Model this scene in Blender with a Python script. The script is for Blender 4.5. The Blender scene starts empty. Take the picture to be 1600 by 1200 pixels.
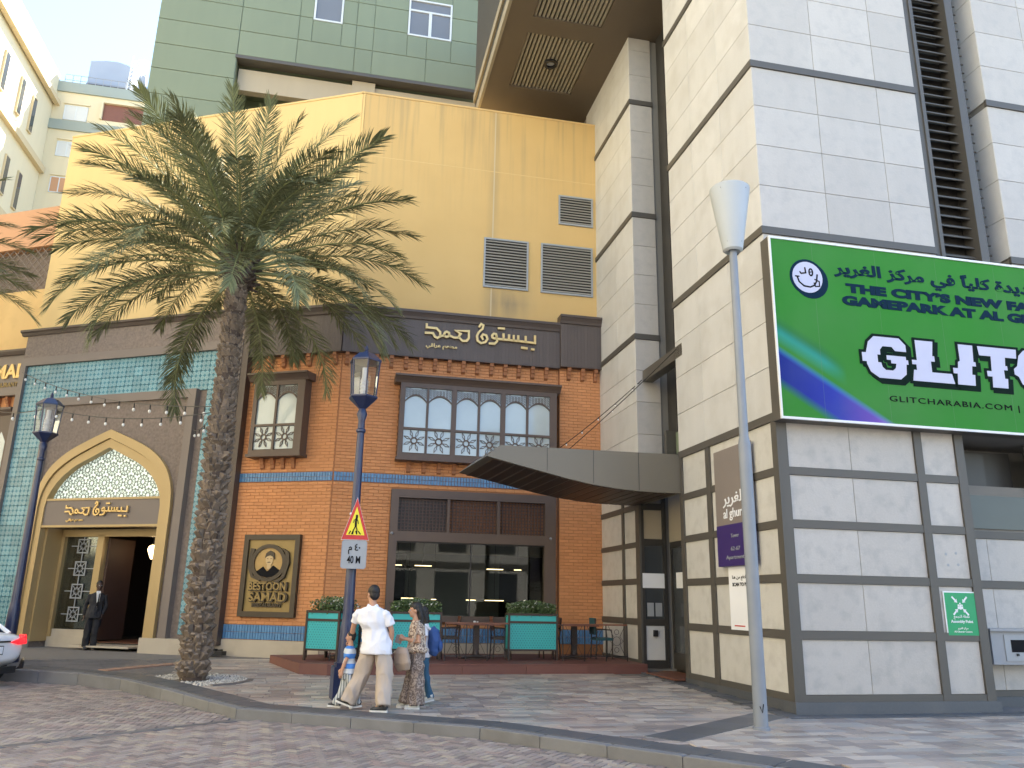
import bpy, bmesh, math, random
from mathutils import Matrix, Vector, noise, Euler
random.seed(11)
R = math.radians
sc = bpy.context.scene
col = sc.collection

# ------------------------------------------------------------------ camera, sky, sun, exposure
cam_d = bpy.data.cameras.new('camera')
cam = bpy.data.objects.new('camera', cam_d); col.objects.link(cam)
cam_d.sensor_width = 36.0
cam_d.lens = 36.0 * 1240.0 / 1600.0
cam_d.clip_end = 1000.0
_p, _r = R(15.29), R(1.10)
_f = Vector((0, math.cos(_p), math.sin(_p))); _u = Vector((0, -math.sin(_p), math.cos(_p))); _x = Vector((1, 0, 0))
_X = _x * math.cos(_r) + _u * math.sin(_r); _U = -_x * math.sin(_r) + _u * math.cos(_r)
cam.matrix_world = Matrix(((_X.x, _U.x, -_f.x, 0), (_X.y, _U.y, -_f.y, 0), (_X.z, _U.z, -_f.z, 1.6), (0, 0, 0, 1)))
sc.camera = cam

SUN_AZ, SUN_EL = R(31), R(49)
world = bpy.data.worlds.new('World'); sc.world = world; world.use_nodes = True
wn = world.node_tree.nodes; wl = world.node_tree.links
for n_ in list(wn): wn.remove(n_)
sky = wn.new('ShaderNodeTexSky'); sky.sky_type = 'NISHITA'; sky.sun_disc = False
sky.sun_elevation = SUN_EL; sky.sun_rotation = SUN_AZ
sky.air_density = 1.0; sky.dust_density = 0.4; sky.ozone_density = 1.0
bg = wn.new('ShaderNodeBackground'); bg.inputs['Strength'].default_value = 0.105
wo = wn.new('ShaderNodeOutputWorld')
wl.new(sky.outputs[0], bg.inputs[0]); wl.new(bg.outputs[0], wo.inputs[0])
sun_d = bpy.data.lights.new('sun', 'SUN'); sun_d.energy = 5.0; sun_d.angle = R(0.5); sun_d.color = (1, .95, .86)
sun = bpy.data.objects.new('sun', sun_d); col.objects.link(sun)
_sd = Vector((math.sin(SUN_AZ) * math.cos(SUN_EL), math.cos(SUN_AZ) * math.cos(SUN_EL), math.sin(SUN_EL)))
sun.rotation_euler = _sd.to_track_quat('Z', 'Y').to_euler(); sun.location = (20, 20, 60)
sc.view_settings.view_transform = 'Standard'; sc.view_settings.look = 'None'
sc.view_settings.gamma = 1.0; sc.view_settings.use_curve_mapping = False
sc.view_settings.exposure = 2.5
sc.render.engine = 'CYCLES'
sc.cycles.max_bounces = 8; sc.cycles.diffuse_bounces = 4; sc.cycles.glossy_bounces = 4
sc.cycles.transparent_max_bounces = 12; sc.cycles.caustics_reflective = False; sc.cycles.caustics_refractive = False

# ------------------------------------------------------------------ materials
MATS = {}
def mat(name, c, rough=.6, var=.08, vs=1.5, bump=0., bs=30., rnd=0., pal=None, streak=0., metal=0., spec=.5, dirt=None, dirt_amt=0., emis=None, coat=0., fine=0., ds=1.7):
    m = bpy.data.materials.new(name); m.use_nodes = True; MATS[name] = m
    nt = m.node_tree; N = nt.nodes; L = nt.links
    b = N['Principled BSDF']
    b.inputs['Roughness'].default_value = rough; b.inputs['Metallic'].default_value = metal
    b.inputs['Specular IOR Level'].default_value = spec; b.inputs['Coat Weight'].default_value = coat
    geo = N.new('ShaderNodeNewGeometry')
    def nz(scale, detail=4, vec=None):
        t = N.new('ShaderNodeTexNoise'); t.inputs['Scale'].default_value = scale; t.inputs['Detail'].default_value = detail
        L.new(vec if vec else geo.outputs['Position'], t.inputs['Vector']); return t
    def mth(op, a, bb=None, c_=None, clamp=False):
        n = N.new('ShaderNodeMath'); n.operation = op; n.use_clamp = clamp
        for i, v in enumerate((a, bb, c_)):
            if v is None: continue
            if hasattr(v, 'links'): L.new(v, n.inputs[i])
            else: n.inputs[i].default_value = v
        return n.outputs[0]
    if pal:
        oi = N.new('ShaderNodeObjectInfo')
        r_ = mth('FRACT', mth('ADD', oi.outputs['Random'], geo.outputs['Random Per Island']))
        cr = N.new('ShaderNodeValToRGB'); cr.color_ramp.interpolation = 'CONSTANT'
        el = cr.color_ramp.elements
        while len(el) > 1: el.remove(el[0])
        el[0].position = 0; el[0].color = (*pal[0], 1)
        for i, pc in enumerate(pal[1:]):
            e = el.new((i + 1) / len(pal)); e.color = (*pc, 1)
        L.new(r_, cr.inputs[0]); base = cr.outputs[0]
    else:
        rgb = N.new('ShaderNodeRGB'); rgb.outputs[0].default_value = (*c, 1); base = rgb.outputs[0]
    k = mth('MULTIPLY_ADD', nz(vs, 5).outputs[0], 2 * var, 1 - var)
    if fine: k = mth('MULTIPLY', k, mth('MULTIPLY_ADD', nz(60, 3).outputs[0], 2 * fine, 1 - fine))
    if rnd:
        oi = N.new('ShaderNodeObjectInfo')
        r_ = mth('FRACT', mth('ADD', mth('MULTIPLY', oi.outputs['Random'], 7.3), mth('MULTIPLY', geo.outputs['Random Per Island'], 3.7)))
        k = mth('MULTIPLY', k, mth('MULTIPLY_ADD', r_, 2 * rnd, 1 - rnd))
    if streak:
        mp = N.new('ShaderNodeMapping'); mp.inputs['Scale'].default_value = (3.5, 3.5, .35)
        L.new(geo.outputs['Position'], mp.inputs[0])
        s_ = nz(1.0, 6, mp.outputs[0])
        k = mth('MULTIPLY', k, mth('MULTIPLY_ADD', s_.outputs[0], 2 * streak, 1 - streak))
    vm = N.new('ShaderNodeVectorMath'); vm.operation = 'SCALE'; L.new(base, vm.inputs[0]); L.new(k, vm.inputs[3])
    out = vm.outputs[0]
    if dirt:
        mx = N.new('ShaderNodeMix'); mx.data_type = 'RGBA'; mx.inputs[7].default_value = (*dirt, 1)
        dn = nz(ds, 10); 
        L.new(mth('MULTIPLY', mth('MULTIPLY_ADD', dn.outputs[0], 5, -2.4, True), dirt_amt), mx.inputs[0]); L.new(out, mx.inputs[6]); out = mx.outputs[2]
    L.new(out, b.inputs['Base Color'])
    if bump:
        bp = N.new('ShaderNodeBump'); bp.inputs['Strength'].default_value = min(1, bump); bp.inputs['Distance'].default_value = .02
        L.new(nz(bs, 6).outputs[0], bp.inputs['Height']); L.new(bp.outputs[0], b.inputs['Normal'])
    if emis:
        b.inputs['Emission Color'].default_value = (*emis[:3], 1); b.inputs['Emission Strength'].default_value = emis[3]
    m['k'] = 1
    return m

M = {}
M['yellow'] = mat('yellow_plaster', (.66, .455, .20), .85, .05, .6, .12, 60, streak=.05, dirt=(.42, .27, .11), dirt_amt=.22)
M['yellow2'] = mat('pale_yellow_plaster', (.69, .495, .22), .85, .05, .6, .12, 60, streak=.04)  # paler copy of the plaster: the left face's brighter light is in the colour
M['orange'] = mat('orange_plaster', (.52, .29, .165), .85, .05, .6, .12, 60)
M['green'] = mat('green_panel_paint', (.195, .235, .160), .6, .05, .5, .05, 40, rnd=.035, streak=.05)
M['beige'] = mat('beige_render', (.43, .37, .27), .8, .06, .8, .1, 60, streak=.05)
M['cream'] = mat('cream_render', (.68, .60, .42), .85, .05, .2, .1, 30, streak=.04)
M['cream_dark'] = mat('grey_green_parapet', (.30, .34, .31), .8, .05, .5)
M['tan'] = mat('tan_render', (.58, .47, .29), .85, .05, .3)
M['brick'] = mat('orange_brick', (.5, .2, .06), .8, .08, .8, .25, 90, pal=[(.63, .285, .118), (.645, .295, .122), (.615, .278, .113), (.655, .30, .126), (.60, .27, .11)], rnd=.02)
M['mortar'] = mat('brick_mortar', (.36, .16, .07), .9, .1, 3)
M['bluetile'] = mat('blue_glazed_tile', (.10, .25, .46), .35, .08, 2, rnd=.12, spec=.5)
M['plinth'] = mat('cream_stone_plinth', (.50, .44, .35), .75, .08, 2, .1, 50, dirt=(.25, .2, .15), dirt_amt=.25)
M['fascia'] = mat('mauve_brown_boards', (.105, .082, .072), .55, .08, 1.2, .05, 60, rnd=.06, streak=.1)
M['cornice'] = mat('dark_brown_cornice', (.085, .062, .052), .5, .08, 2)
M['oriel'] = mat('brown_window_timber', (.115, .080, .062), .5, .1, 3, .08, 50)
M['corbel'] = mat('brick_corbel', (.36, .15, .065), .75, .1, 6, .15, 60, rnd=.1)
M['brownstone'] = mat('brown_carved_stone', (.21, .168, .142), .8, .45, 14, 1., 14)
M['brownframe'] = mat('taupe_frame', (.20, .165, .145), .55, .06, 1.5, .04, 60)
M['gold'] = mat('satin_gold_paint', (.46, .33, .155), .42, .06, 1.5, .03, 40, metal=.15)
M['goldletter'] = mat('gold_letter_metal', (.72, .50, .20), .35, .05, 5, metal=.35)
M['white_lattice'] = mat('tympanum_backing', (.78, .84, .78), .5, .05, 4, emis=(.8, .9, .8, .12))  # emission gives the pale backing a faint glow of its own
M['lattice'] = mat('grey_green_lattice', (.20, .235, .195), .5, .08, 3)
M['stoneL'] = mat('cream_stone_cladding', (.59, .585, .57), .6, .07, 1.3, .10, 25, rnd=.05, streak=.07, dirt=(.42, .40, .36), dirt_amt=.28, fine=.06)  # lighter copy of the cladding, brighter light on left-facing sides put into the colour
M['stoneR'] = mat('grey_marble_cladding', (.475, .445, .405), .55, .05, 1.6, .10, 25, rnd=.075, streak=.07, dirt=(.36, .35, .335), dirt_amt=.30, fine=.07, ds=5.)  # same cladding made darker, duller light on street-facing sides put into the colour
M['stoneLow'] = mat('weathered_marble_panel', (.49, .46, .42), .5, .07, 2.5, .12, 30, rnd=.06, streak=.05, dirt=(.29, .285, .275), dirt_amt=.38, fine=.12, ds=4.2)  # street-face panels, with that side's duller light in the base colour
M['stoneLowL'] = mat('weathered_cream_panel', (.60, .585, .545), .5, .07, 2.5, .12, 30, rnd=.05, streak=.06, dirt=(.42, .40, .36), dirt_amt=.35, fine=.09, ds=4.2)  # left-face panels, lightened in colour for the brighter light there
M['joint'] = mat('stone_joint', (.22, .21, .19), .9)
M['bronze'] = mat('bronze_grey_metal', (.098, .090, .078), .5, .07, 1.5, .03, 60, metal=.1)
M['bronze_dk'] = mat('dark_bronze_metal', (.045, .042, .038), .45, .07, 1.5, metal=.1)
M['soffit'] = mat('brown_soffit', (.125, .098, .07), .6, .08, .8)
M['rib'] = mat('soffit_rib', (.30, .265, .20), .6, .06, 2)
M['granite'] = mat('dark_granite', (.085, .092, .102), .45, .15, 30, .05, 60, rnd=.1, dirt=(.17, .16, .15), dirt_amt=.35)
M['kerb'] = mat('kerb_concrete', (.19, .19, .19), .8, .12, 4, .25, 50, rnd=.08, dirt=(.11, .105, .10), dirt_amt=.5)
M['asphalt'] = mat('pavement_bed', (.185, .172, .160), .9, .15, 8, .3, 60)
tp = [(.398, .339, .292), (.328, .275, .246), (.468, .409, .351), (.269, .228, .211), (.363, .345, .322), (.515, .456, .398), (.316, .302, .292), (.246, .211, .197), (.421, .351, .304)]
M['tile'] = mat('mixed_paving_tile', (.3, .25, .2), .33, .14, 3, .08, 60, pal=tp, dirt=(.2, .175, .16), dirt_amt=.25, fine=.08, ds=.9)
M['paver'] = mat('road_block_paver', (.3, .28, .26), .72, .12, 2, .25, 80, pal=[(0.287, 0.239, 0.213), (0.329, 0.277, 0.246), (0.207, 0.170, 0.155), (0.268, 0.231, 0.199), (0.366, 0.311, 0.269), (0.232, 0.186, 0.170), (0.317, 0.260, 0.230), (0.305, 0.229, 0.199), (0.385, 0.323, 0.252)], dirt=(.15, .138, .13), dirt_amt=.3, fine=.12, ds=.8)
M['greytile'] = mat('grey_paving_tile', (.13, .125, .125), .5, .15, 3, .08, 60, rnd=.15, dirt=(.19, .17, .16), dirt_amt=.4)
M['tactile'] = mat('tactile_tile', (.30, .19, .14), .7, .1, 6, .2, 60, rnd=.1)
M['gravel'] = mat('gravel', (.42, .40, .36), .9, .2, 8, rnd=.45)
M['deck'] = mat('red_brown_decking', (.155, .062, .048), .55, .12, 3, .1, 60, rnd=.1)
M['wood_dk'] = mat('dark_stained_wood', (.045, .028, .022), .45, .12, 5)
M['wood_md'] = mat('reddish_wood', (.19, .075, .045), .45, .12, 5)
M['tealfab'] = mat('teal_upholstery', (.03, .10, .12), .8, .1, 5)
M['black'] = mat('black_metal', (.018, .018, .02), .4, .1, 4)
M['lampblue'] = mat('navy_paint', (.011, .021, .072), .35, .15, 4, .03, 40, coat=.2, dirt=(.05, .06, .10), dirt_amt=.3)
M['pole'] = mat('pale_blue_grey_paint', (.225, .25, .285), .45, .08, 3, .04, 50, dirt=(.30, .31, .33), dirt_amt=.35)
M['polehead'] = mat('white_lamp_head', (.44, .47, .485), .5, .04, 3)
M['trunk'] = mat('palm_trunk', (.20, .155, .115), .9, .3, 7, .8, 30, rnd=.30)
M['trunk2'] = mat('palm_boot_core', (.09, .065, .05), .95, .3, 9, .8, 30)
M['fibre'] = mat('palm_fibre', (.30, .24, .17), .9, .2, 8, rnd=.4)
M['leaf'] = mat('palm_leaflet', (.165, .180, .092), .75, .25, 1.2, rnd=.35, spec=.2)
M['rachis'] = mat('palm_rachis', (.20, .22, .085), .5, .15, 3)
M['hedge'] = mat('box_leaf', (.105, .165, .06), .5, .3, 6, rnd=.35)
M['petal'] = mat('white_flower', (.7, .72, .62), .6, .1, 6)
M['curtain'] = mat('white_blind_behind_glass', (.46, .53, .53), .1, .16, 1.3, spec=.7, coat=.8)
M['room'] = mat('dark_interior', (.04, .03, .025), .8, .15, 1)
M['roomgrey'] = mat('grey_interior_partition', (.16, .18, .18), .6, .1, 1)
M['lampglow'] = mat('warm_lamp_glow', (1, .8, .5), .5, emis=(1, .70, .36, 1.6))
M['bulb'] = mat('bulb_glass', (.85, .85, .82), .15, .02, 5)
M['white'] = mat('white_paint', (.78, .78, .77), .5, .03, 2)
M['upvc'] = mat('white_window_frame', (.62, .66, .68), .4, .03, 2)
M['winglass'] = mat('grey_window_glass', (.055, .062, .068), .12, .1, .6, spec=.8)
M['greypane'] = mat('curtained_window_glass', (.17, .185, .21), .12, .15, .6, spec=.6)
M['paleglass'] = mat('pale_blind_window', (.60, .62, .62), .3, .06, 1)
M['tealpl'] = mat('planter_panel_teal', (.045, .47, .47), .45, .05, 5)
M['tealdot'] = mat('planter_dots', (.02, .22, .24), .5)
M['red'] = mat('sign_red', (.55, .03, .025), .4, .03, 4)
M['sigyel'] = mat('sign_yellow', (.85, .72, .03), .4, .03, 4)
M['signgrey'] = mat('sign_plate_grey', (.33, .35, .37), .45, .05, 6)
M['outline'] = mat('billboard_outline_print', (.006, .016, .012), .85, spec=.12)
M['ink'] = mat('black_print', (.012, .012, .014), .85, spec=.12)
M['purple'] = mat('purple_sign_panel', (.045, .025, .15), .4, .04, 3)
M['taupe'] = mat('taupe_sign_panel', (.24, .205, .185), .45, .04, 3)
M['assembly'] = mat('assembly_green', (.012, .32, .12), .45, .03, 4)
M['whiteprint'] = mat('white_print', (.85, .86, .88), .85, spec=.12)
M['lilacprint'] = mat('billboard_white_print', (.55, .56, .70), .85, spec=.12)
M['navyprint'] = mat('billboard_navy_print', (.006, .024, .050), .85, spec=.12)
M['plaque'] = mat('bronze_gold_plaque', (.27, .19, .07), .45, .15, 5, .05, 40, metal=.3)
M['plaqueframe'] = mat('carved_plaque_frame', (.055, .038, .022), .5, .2, 8, .1, 40)
M['portrait'] = mat('portrait_ochre', (.46, .29, .10), .5, .15, 7)
M['gunmetal'] = mat('grey_metal_box', (.30, .31, .33), .4, .06, 4)
M['carpaint'] = mat('white_car_paint', (.84, .85, .87), .25, .02, 2, coat=.6)
M['carglass'] = mat('car_glass', (.02, .025, .03), .08, .02, 2, spec=.8)
M['taillight'] = mat('tail_light_red', (.7, .01, .02), .2, .05, 9, emis=(1, .02, .03, .25))
M['rubber'] = mat('rubber', (.02, .02, .02), .8)
M['chrome'] = mat('alloy', (.5, .5, .52), .3, metal=.8)
M['skin'] = mat('light_brown_skin', (.50, .27, .17), .55, .05, 20)
M['skindk'] = mat('dark_skin', (.075, .04, .028), .5, .05, 20)
M['hair'] = mat('black_hair', (.012, .010, .010), .5, .2, 50, .3, 90)
M['polo'] = mat('white_polo', (.80, .80, .84), .8, .02, 10, .1, 60)
M['khaki'] = mat('khaki_cotton', (.47, .39, .32), .85, .05, 8, .1, 60)
M['suit'] = mat('charcoal_suit', (.014, .014, .018), .75, .1, 10)
M['shoe'] = mat('dark_shoe', (.035, .038, .042), .6, .2, 30)
M['sole'] = mat('white_sole', (.70, .70, .68), .6)
M['whiteshoe'] = mat('cream_sneaker', (.66, .65, .58), .6)
M['jean'] = mat('teal_blue_jeans', (.03, .10, .17), .8, .15, 20)
M['bagbeige'] = mat('beige_tote', (.36, .28, .22), .8, .1, 12, .1, 60)
M['backpack'] = mat('blue_backpack', (.03, .08, .24), .7, .15, 10)
M['tank'] = mat('roof_box_grey_blue', (.30, .34, .42), .6, .05, 1)
M['grate'] = mat('vent_slat_metal', (.33, .31, .27), .5, .05, 3)
M['recesspanel'] = mat('dark_greenish_glass_panel', (.085, .10, .092), .35, .12, 2)
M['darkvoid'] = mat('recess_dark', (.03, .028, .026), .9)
M['lattbrown'] = mat('brown_grille', (.085, .050, .040), .55, .1, 3)
M['cobl_far'] = M['greytile']

def glass(name, tint, rough=.02, refl=1.0, alpha=.75):
    m = bpy.data.materials.new(name); m.use_nodes = True
    N = m.node_tree.nodes; L = m.node_tree.links
    for n in list(N): N.remove(n)
    o = N.new('ShaderNodeOutputMaterial'); mx = N.new('ShaderNodeMixShader'); t = N.new('ShaderNodeBsdfTransparent')
    g = N.new('ShaderNodeBsdfGlossy'); fr = N.new('ShaderNodeFresnel'); fr.inputs[0].default_value = 1.5
    t.inputs[0].default_value = (*tint, 1); g.inputs['Roughness'].default_value = rough
    mm = N.new('ShaderNodeMath'); mm.operation = 'MULTIPLY_ADD'; mm.inputs[1].default_value = refl; mm.inputs[2].default_value = 0.; mm.use_clamp = True
    L.new(fr.outputs[0], mm.inputs[0]); L.new(mm.outputs[0], mx.inputs[0]); L.new(t.outputs[0], mx.inputs[1]); L.new(g.outputs[0], mx.inputs[2]); L.new(mx.outputs[0], o.inputs[0])
    return m
M['glass'] = glass('shop_glass', (.70, .74, .72), refl=.55)
M['lampglass'] = glass('lantern_glass', (.80, .82, .84), refl=1.5)

def nodes_mat(name, rough=.5):
    m = bpy.data.materials.new(name); m.use_nodes = True
    N = m.node_tree.nodes; L = m.node_tree.links; b = N['Principled BSDF']; b.inputs['Roughness'].default_value = rough
    def mth(op, a, bb=None, c_=None, clamp=False):
        n = N.new('ShaderNodeMath'); n.operation = op; n.use_clamp = clamp
        for i, v in enumerate((a, bb, c_)):
            if v is None: continue
            if hasattr(v, 'links'): L.new(v, n.inputs[i])
            else: n.inputs[i].default_value = v
        return n.outputs[0]
    return m, N, L, b, mth
def mixc(N, L, f, a, bb):
    mx = N.new('ShaderNodeMix'); mx.data_type = 'RGBA'; L.new(f, mx.inputs[0])
    for i, v in ((6, a), (7, bb)):
        if hasattr(v, 'links'): L.new(v, mx.inputs[i])
        else: mx.inputs[i].default_value = (*v, 1)
    return mx.outputs[2]

def make_tealtile():
    m, N, L, b, mth = nodes_mat('teal_star_tile', .35)
    tc = N.new('ShaderNodeTexCoord'); sp = N.new('ShaderNodeSeparateXYZ'); L.new(tc.outputs['Object'], sp.inputs[0])
    x = mth('MULTIPLY', mth('ABSOLUTE', mth('SUBTRACT', mth('FLOORED_MODULO', sp.outputs[0], .14), .07)), 1 / .07); z = mth('MULTIPLY', mth('ABSOLUTE', mth('SUBTRACT', mth('FLOORED_MODULO', sp.outputs[2], .14), .07)), 1 / .07)
    a = mth('ABSOLUTE', mth('SUBTRACT', mth('ADD', x, z), 1.0)); a2 = mth('ABSOLUTE', mth('SUBTRACT', mth('MAXIMUM', x, z), .58))
    a3 = mth('ABSOLUTE', mth('SUBTRACT', mth('SQRT', mth('ADD', mth('MULTIPLY', x, x), mth('MULTIPLY', z, z))), .30))
    d = mth('MINIMUM', mth('MINIMUM', a, a2), a3)
    f = mth('SUBTRACT', 1, mth('MULTIPLY_ADD', d, 9, -.6, True))
    oi = N.new('ShaderNodeObjectInfo'); geo = N.new('ShaderNodeNewGeometry')
    nz = N.new('ShaderNodeTexNoise'); nz.inputs['Scale'].default_value = 2.5; L.new(geo.outputs['Position'], nz.inputs[0])
    base = mixc(N, L, nz.outputs[0], (.028, .150, .205), (.065, .245, .32))
    c2 = mixc(N, L, f, base, (.24, .40, .44))
    hs = N.new('ShaderNodeHueSaturation'); L.new(c2, hs.inputs['Color']); L.new(mth('MULTIPLY_ADD', oi.outputs['Random'], .35, .83), hs.inputs['Value'])
    L.new(hs.outputs[0], b.inputs['Base Color'])
    return m
M['tealtile'] = make_tealtile()

def make_stained_yellow():
    m, N, L, b, mth = nodes_mat('weathered_yellow_plaster', .85)
    tc = N.new('ShaderNodeTexCoord'); sp = N.new('ShaderNodeSeparateXYZ'); L.new(tc.outputs['Object'], sp.inputs[0]); s, z = sp.outputs[0], sp.outputs[2]
    def nz(sx, sz, det=6):
        mp = N.new('ShaderNodeMapping'); mp.inputs['Scale'].default_value = (sx, sx, sz); L.new(tc.outputs['Object'], mp.inputs[0])
        t = N.new('ShaderNodeTexNoise'); t.inputs['Scale'].default_value = 1; t.inputs['Detail'].default_value = det; L.new(mp.outputs[0], t.inputs[0]); return t.outputs[0]
    streak = nz(5, .22); blotch = nz(.8, .8); fine_ = nz(3, 3)
    runs = mth('MULTIPLY', mth('MULTIPLY_ADD', streak, 6, -2.9, True), mth('MULTIPLY_ADD', z, .25, -3.0, True))            # runs below the coping
    pipe = mth('SUBTRACT', 1, mth('MULTIPLY', mth('ABSOLUTE', mth('SUBTRACT', s, 4.0)), 4.5), clamp=True)                    # grey band beside the joint
    pipe = mth('MULTIPLY', pipe, mth('MULTIPLY_ADD', nz(3, .5), 1.6, -.2, True))
    vx = mth('SUBTRACT', 1, mth('MULTIPLY', mth('ABSOLUTE', mth('SUBTRACT', s, 4.5)), 1.1), clamp=True)
    vz = mth('MULTIPLY', mth('SUBTRACT', 1, mth('MULTIPLY', mth('ABSOLUTE', mth('SUBTRACT', z, 9.8)), 1.3), clamp=True), vx)
    under = mth('MULTIPLY', vz, mth('MULTIPLY_ADD', nz(3.5, .6), 2.2, -.3, True))
    d = mth('ADD', mth('ADD', mth('MULTIPLY', runs, .42), mth('MULTIPLY', pipe, .52)), mth('MULTIPLY', under, 1.0), clamp=True)
    base = mixc(N, L, blotch, (.60, .395, .155), (.69, .475, .20))
    L.new(mixc(N, L, d, base, (.30, .235, .14)), b.inputs['Base Color'])
    bp = N.new('ShaderNodeBump'); bp.inputs['Strength'].default_value = .15; bp.inputs['Distance'].default_value = .02; L.new(fine_, bp.inputs['Height']); L.new(bp.outputs[0], b.inputs['Normal'])
    return m
M['yellowstain'] = make_stained_yellow()

def make_billboard():
    m, N, L, b, mth = nodes_mat('billboard_print', .85)
    tc = N.new('ShaderNodeTexCoord'); sp = N.new('ShaderNodeSeparateXYZ'); L.new(tc.outputs['Object'], sp.inputs[0])
    s, z = sp.outputs[0], sp.outputs[2]
    # diagonal light-painting ribbon: runs from (0,1.2) down to (2.3,0) in metres above the board's lower left corner
    # the ribbon band narrows with s; t is the distance below its upper edge
    up = mth('MULTIPLY_ADD', s, -.58, 1.22)       # upper edge of the blue ribbon
    t = mth('SUBTRACT', up, z)                    # positive inside
    wid = mth('MULTIPLY_ADD', s, .02, .62)
    nz = N.new('ShaderNodeTexNoise'); nz.inputs['Scale'].default_value = 1.2; L.new(tc.outputs['Object'], nz.inputs[0])
    inb = mth('MULTIPLY', mth('MULTIPLY_ADD', t, 9, .2, True), mth('SUBTRACT', 1, mth('MULTIPLY_ADD', mth('SUBTRACT', t, wid), 5, .4, True)))
    rc = N.new('ShaderNodeValToRGB'); e = rc.color_ramp.elements
    e[0].position = 0; e[0].color = (.01, .02, .22, 1); e[1].position = 1; e[1].color = (.45, .16, .55, 1)
    k = e.new(.45); k.color = (.035, .05, .36, 1); k = e.new(.75); k.color = (.16, .08, .42, 1)
    L.new(mth('MULTIPLY', s, .43), rc.inputs[0])
    edge = mth('SUBTRACT', 1, mth('MULTIPLY', t, 7), clamp=True)
    rib = mixc(N, L, mth('MULTIPLY', edge, .6), rc.outputs[0], (.06, .32, .60))
    # dark teal stroke above it
    t2 = mth('SUBTRACT', mth('MULTIPLY_ADD', s, -.55, 1.78), z)
    st = mth('MULTIPLY', mth('MULTIPLY_ADD', t2, 4, 0, True), mth('SUBTRACT', 1, mth('MULTIPLY_ADD', t2, 4, -1.1, True)))
    st = mth('MULTIPLY', st, mth('SUBTRACT', 1, mth('MULTIPLY_ADD', s, 2.6, -2.3, True)))
    base = mixc(N, L, nz.outputs[0], (.034, .205, .030), (.046, .245, .040))
    teal = mixc(N, L, mth('MULTIPLY', mth('MULTIPLY_ADD', t2, 5, -.6, True), .9), (.01, .13, .07), (.03, .34, .32))
    c1 = mixc(N, L, mth('MULTIPLY', st, .85), base, teal)
    c2 = mixc(N, L, inb, c1, rib)
    seam = mth('LESS_THAN', mth('ABSOLUTE', mth('SUBTRACT', mth('FLOORED_MODULO', s, 1.25), .8)), .004)
    n2 = N.new('ShaderNodeTexNoise'); n2.inputs['Scale'].default_value = .7; n2.inputs['Detail'].default_value = 6; L.new(tc.outputs['Object'], n2.inputs[0])
    c2 = mixc(N, L, mth('ADD', mth('MULTIPLY', seam, .35), mth('MULTIPLY_ADD', n2.outputs[0], .5, -.18, True), clamp=True), c2, (.16, .22, .15))
    L.new(c2, b.inputs['Base Color']); b.inputs['Specular IOR Level'].default_value = .15
    return m
M['billboard'] = make_billboard()

def make_stripes(name, c1, c2, freq, axis=2, noise_amt=0.0, thr=.5):
    m, N, L, b, mth = nodes_mat(name, .85)
    tc = N.new('ShaderNodeTexCoord'); sp = N.new('ShaderNodeSeparateXYZ'); L.new(tc.outputs['Object'], sp.inputs[0])
    v = mth('MULTIPLY', sp.outputs[axis], freq)
    if noise_amt:
        nz = N.new('ShaderNodeTexNoise'); nz.inputs['Scale'].default_value = 9; nz.inputs['Detail'].default_value = 6; L.new(tc.outputs['Object'], nz.inputs[0])
        v = mth('ADD', v, mth('MULTIPLY', nz.outputs[0], noise_amt))
    f = mth('GREATER_THAN', mth('FRACT', v), thr)
    L.new(mixc(N, L, f, c1, c2), b.inputs['Base Color'])
    return m
M['boyshirt'] = make_stripes('blue_striped_tee', (.06, .22, .62), (.55, .60, .66), 7)
M['boytrack'] = make_stripes('grey_track_stripe', (.20, .23, .24), (.55, .57, .58), 24, 0)
M['snakeskirt'] = make_stripes('patterned_trousers', (.34, .27, .22), (.155, .115, .095), 5, 2, 7.0, .45)
M['floral'] = make_stripes('patterned_blouse', (.62, .50, .38), (.20, .13, .10), 6, 0, 8.0, .6)

# ------------------------------------------------------------------ builders
W = {}
def fr(ox, oy, yaw, oz=0.): return Matrix.Translation((ox, oy, oz)) @ Matrix.Rotation(R(yaw), 4, 'Z')
I4 = Matrix.Identity(4)
def link(o, parent, world):
    col.objects.link(o)
    if parent is not None:
        o.parent = parent; o.matrix_parent_inverse = I4
        o.matrix_basis = W[parent.name].inverted() @ world
    else: o.matrix_basis = world
    W[o.name] = world.copy()
    return o
def tag(o, label=None, cat=None, group=None, kind=None):
    if label: o['label'] = label
    if cat: o['category'] = cat
    if group: o['group'] = group
    if kind: o['kind'] = kind
    return o
def thing(name, label, cat, world=I4, group=None, kind=None):
    if not isinstance(world, Matrix): world = Matrix.Translation(world)
    return tag(link(bpy.data.objects.new(name, None), None, world), label, cat, group, kind)
def struct(o): o['kind'] = 'structure'; return o

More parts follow.
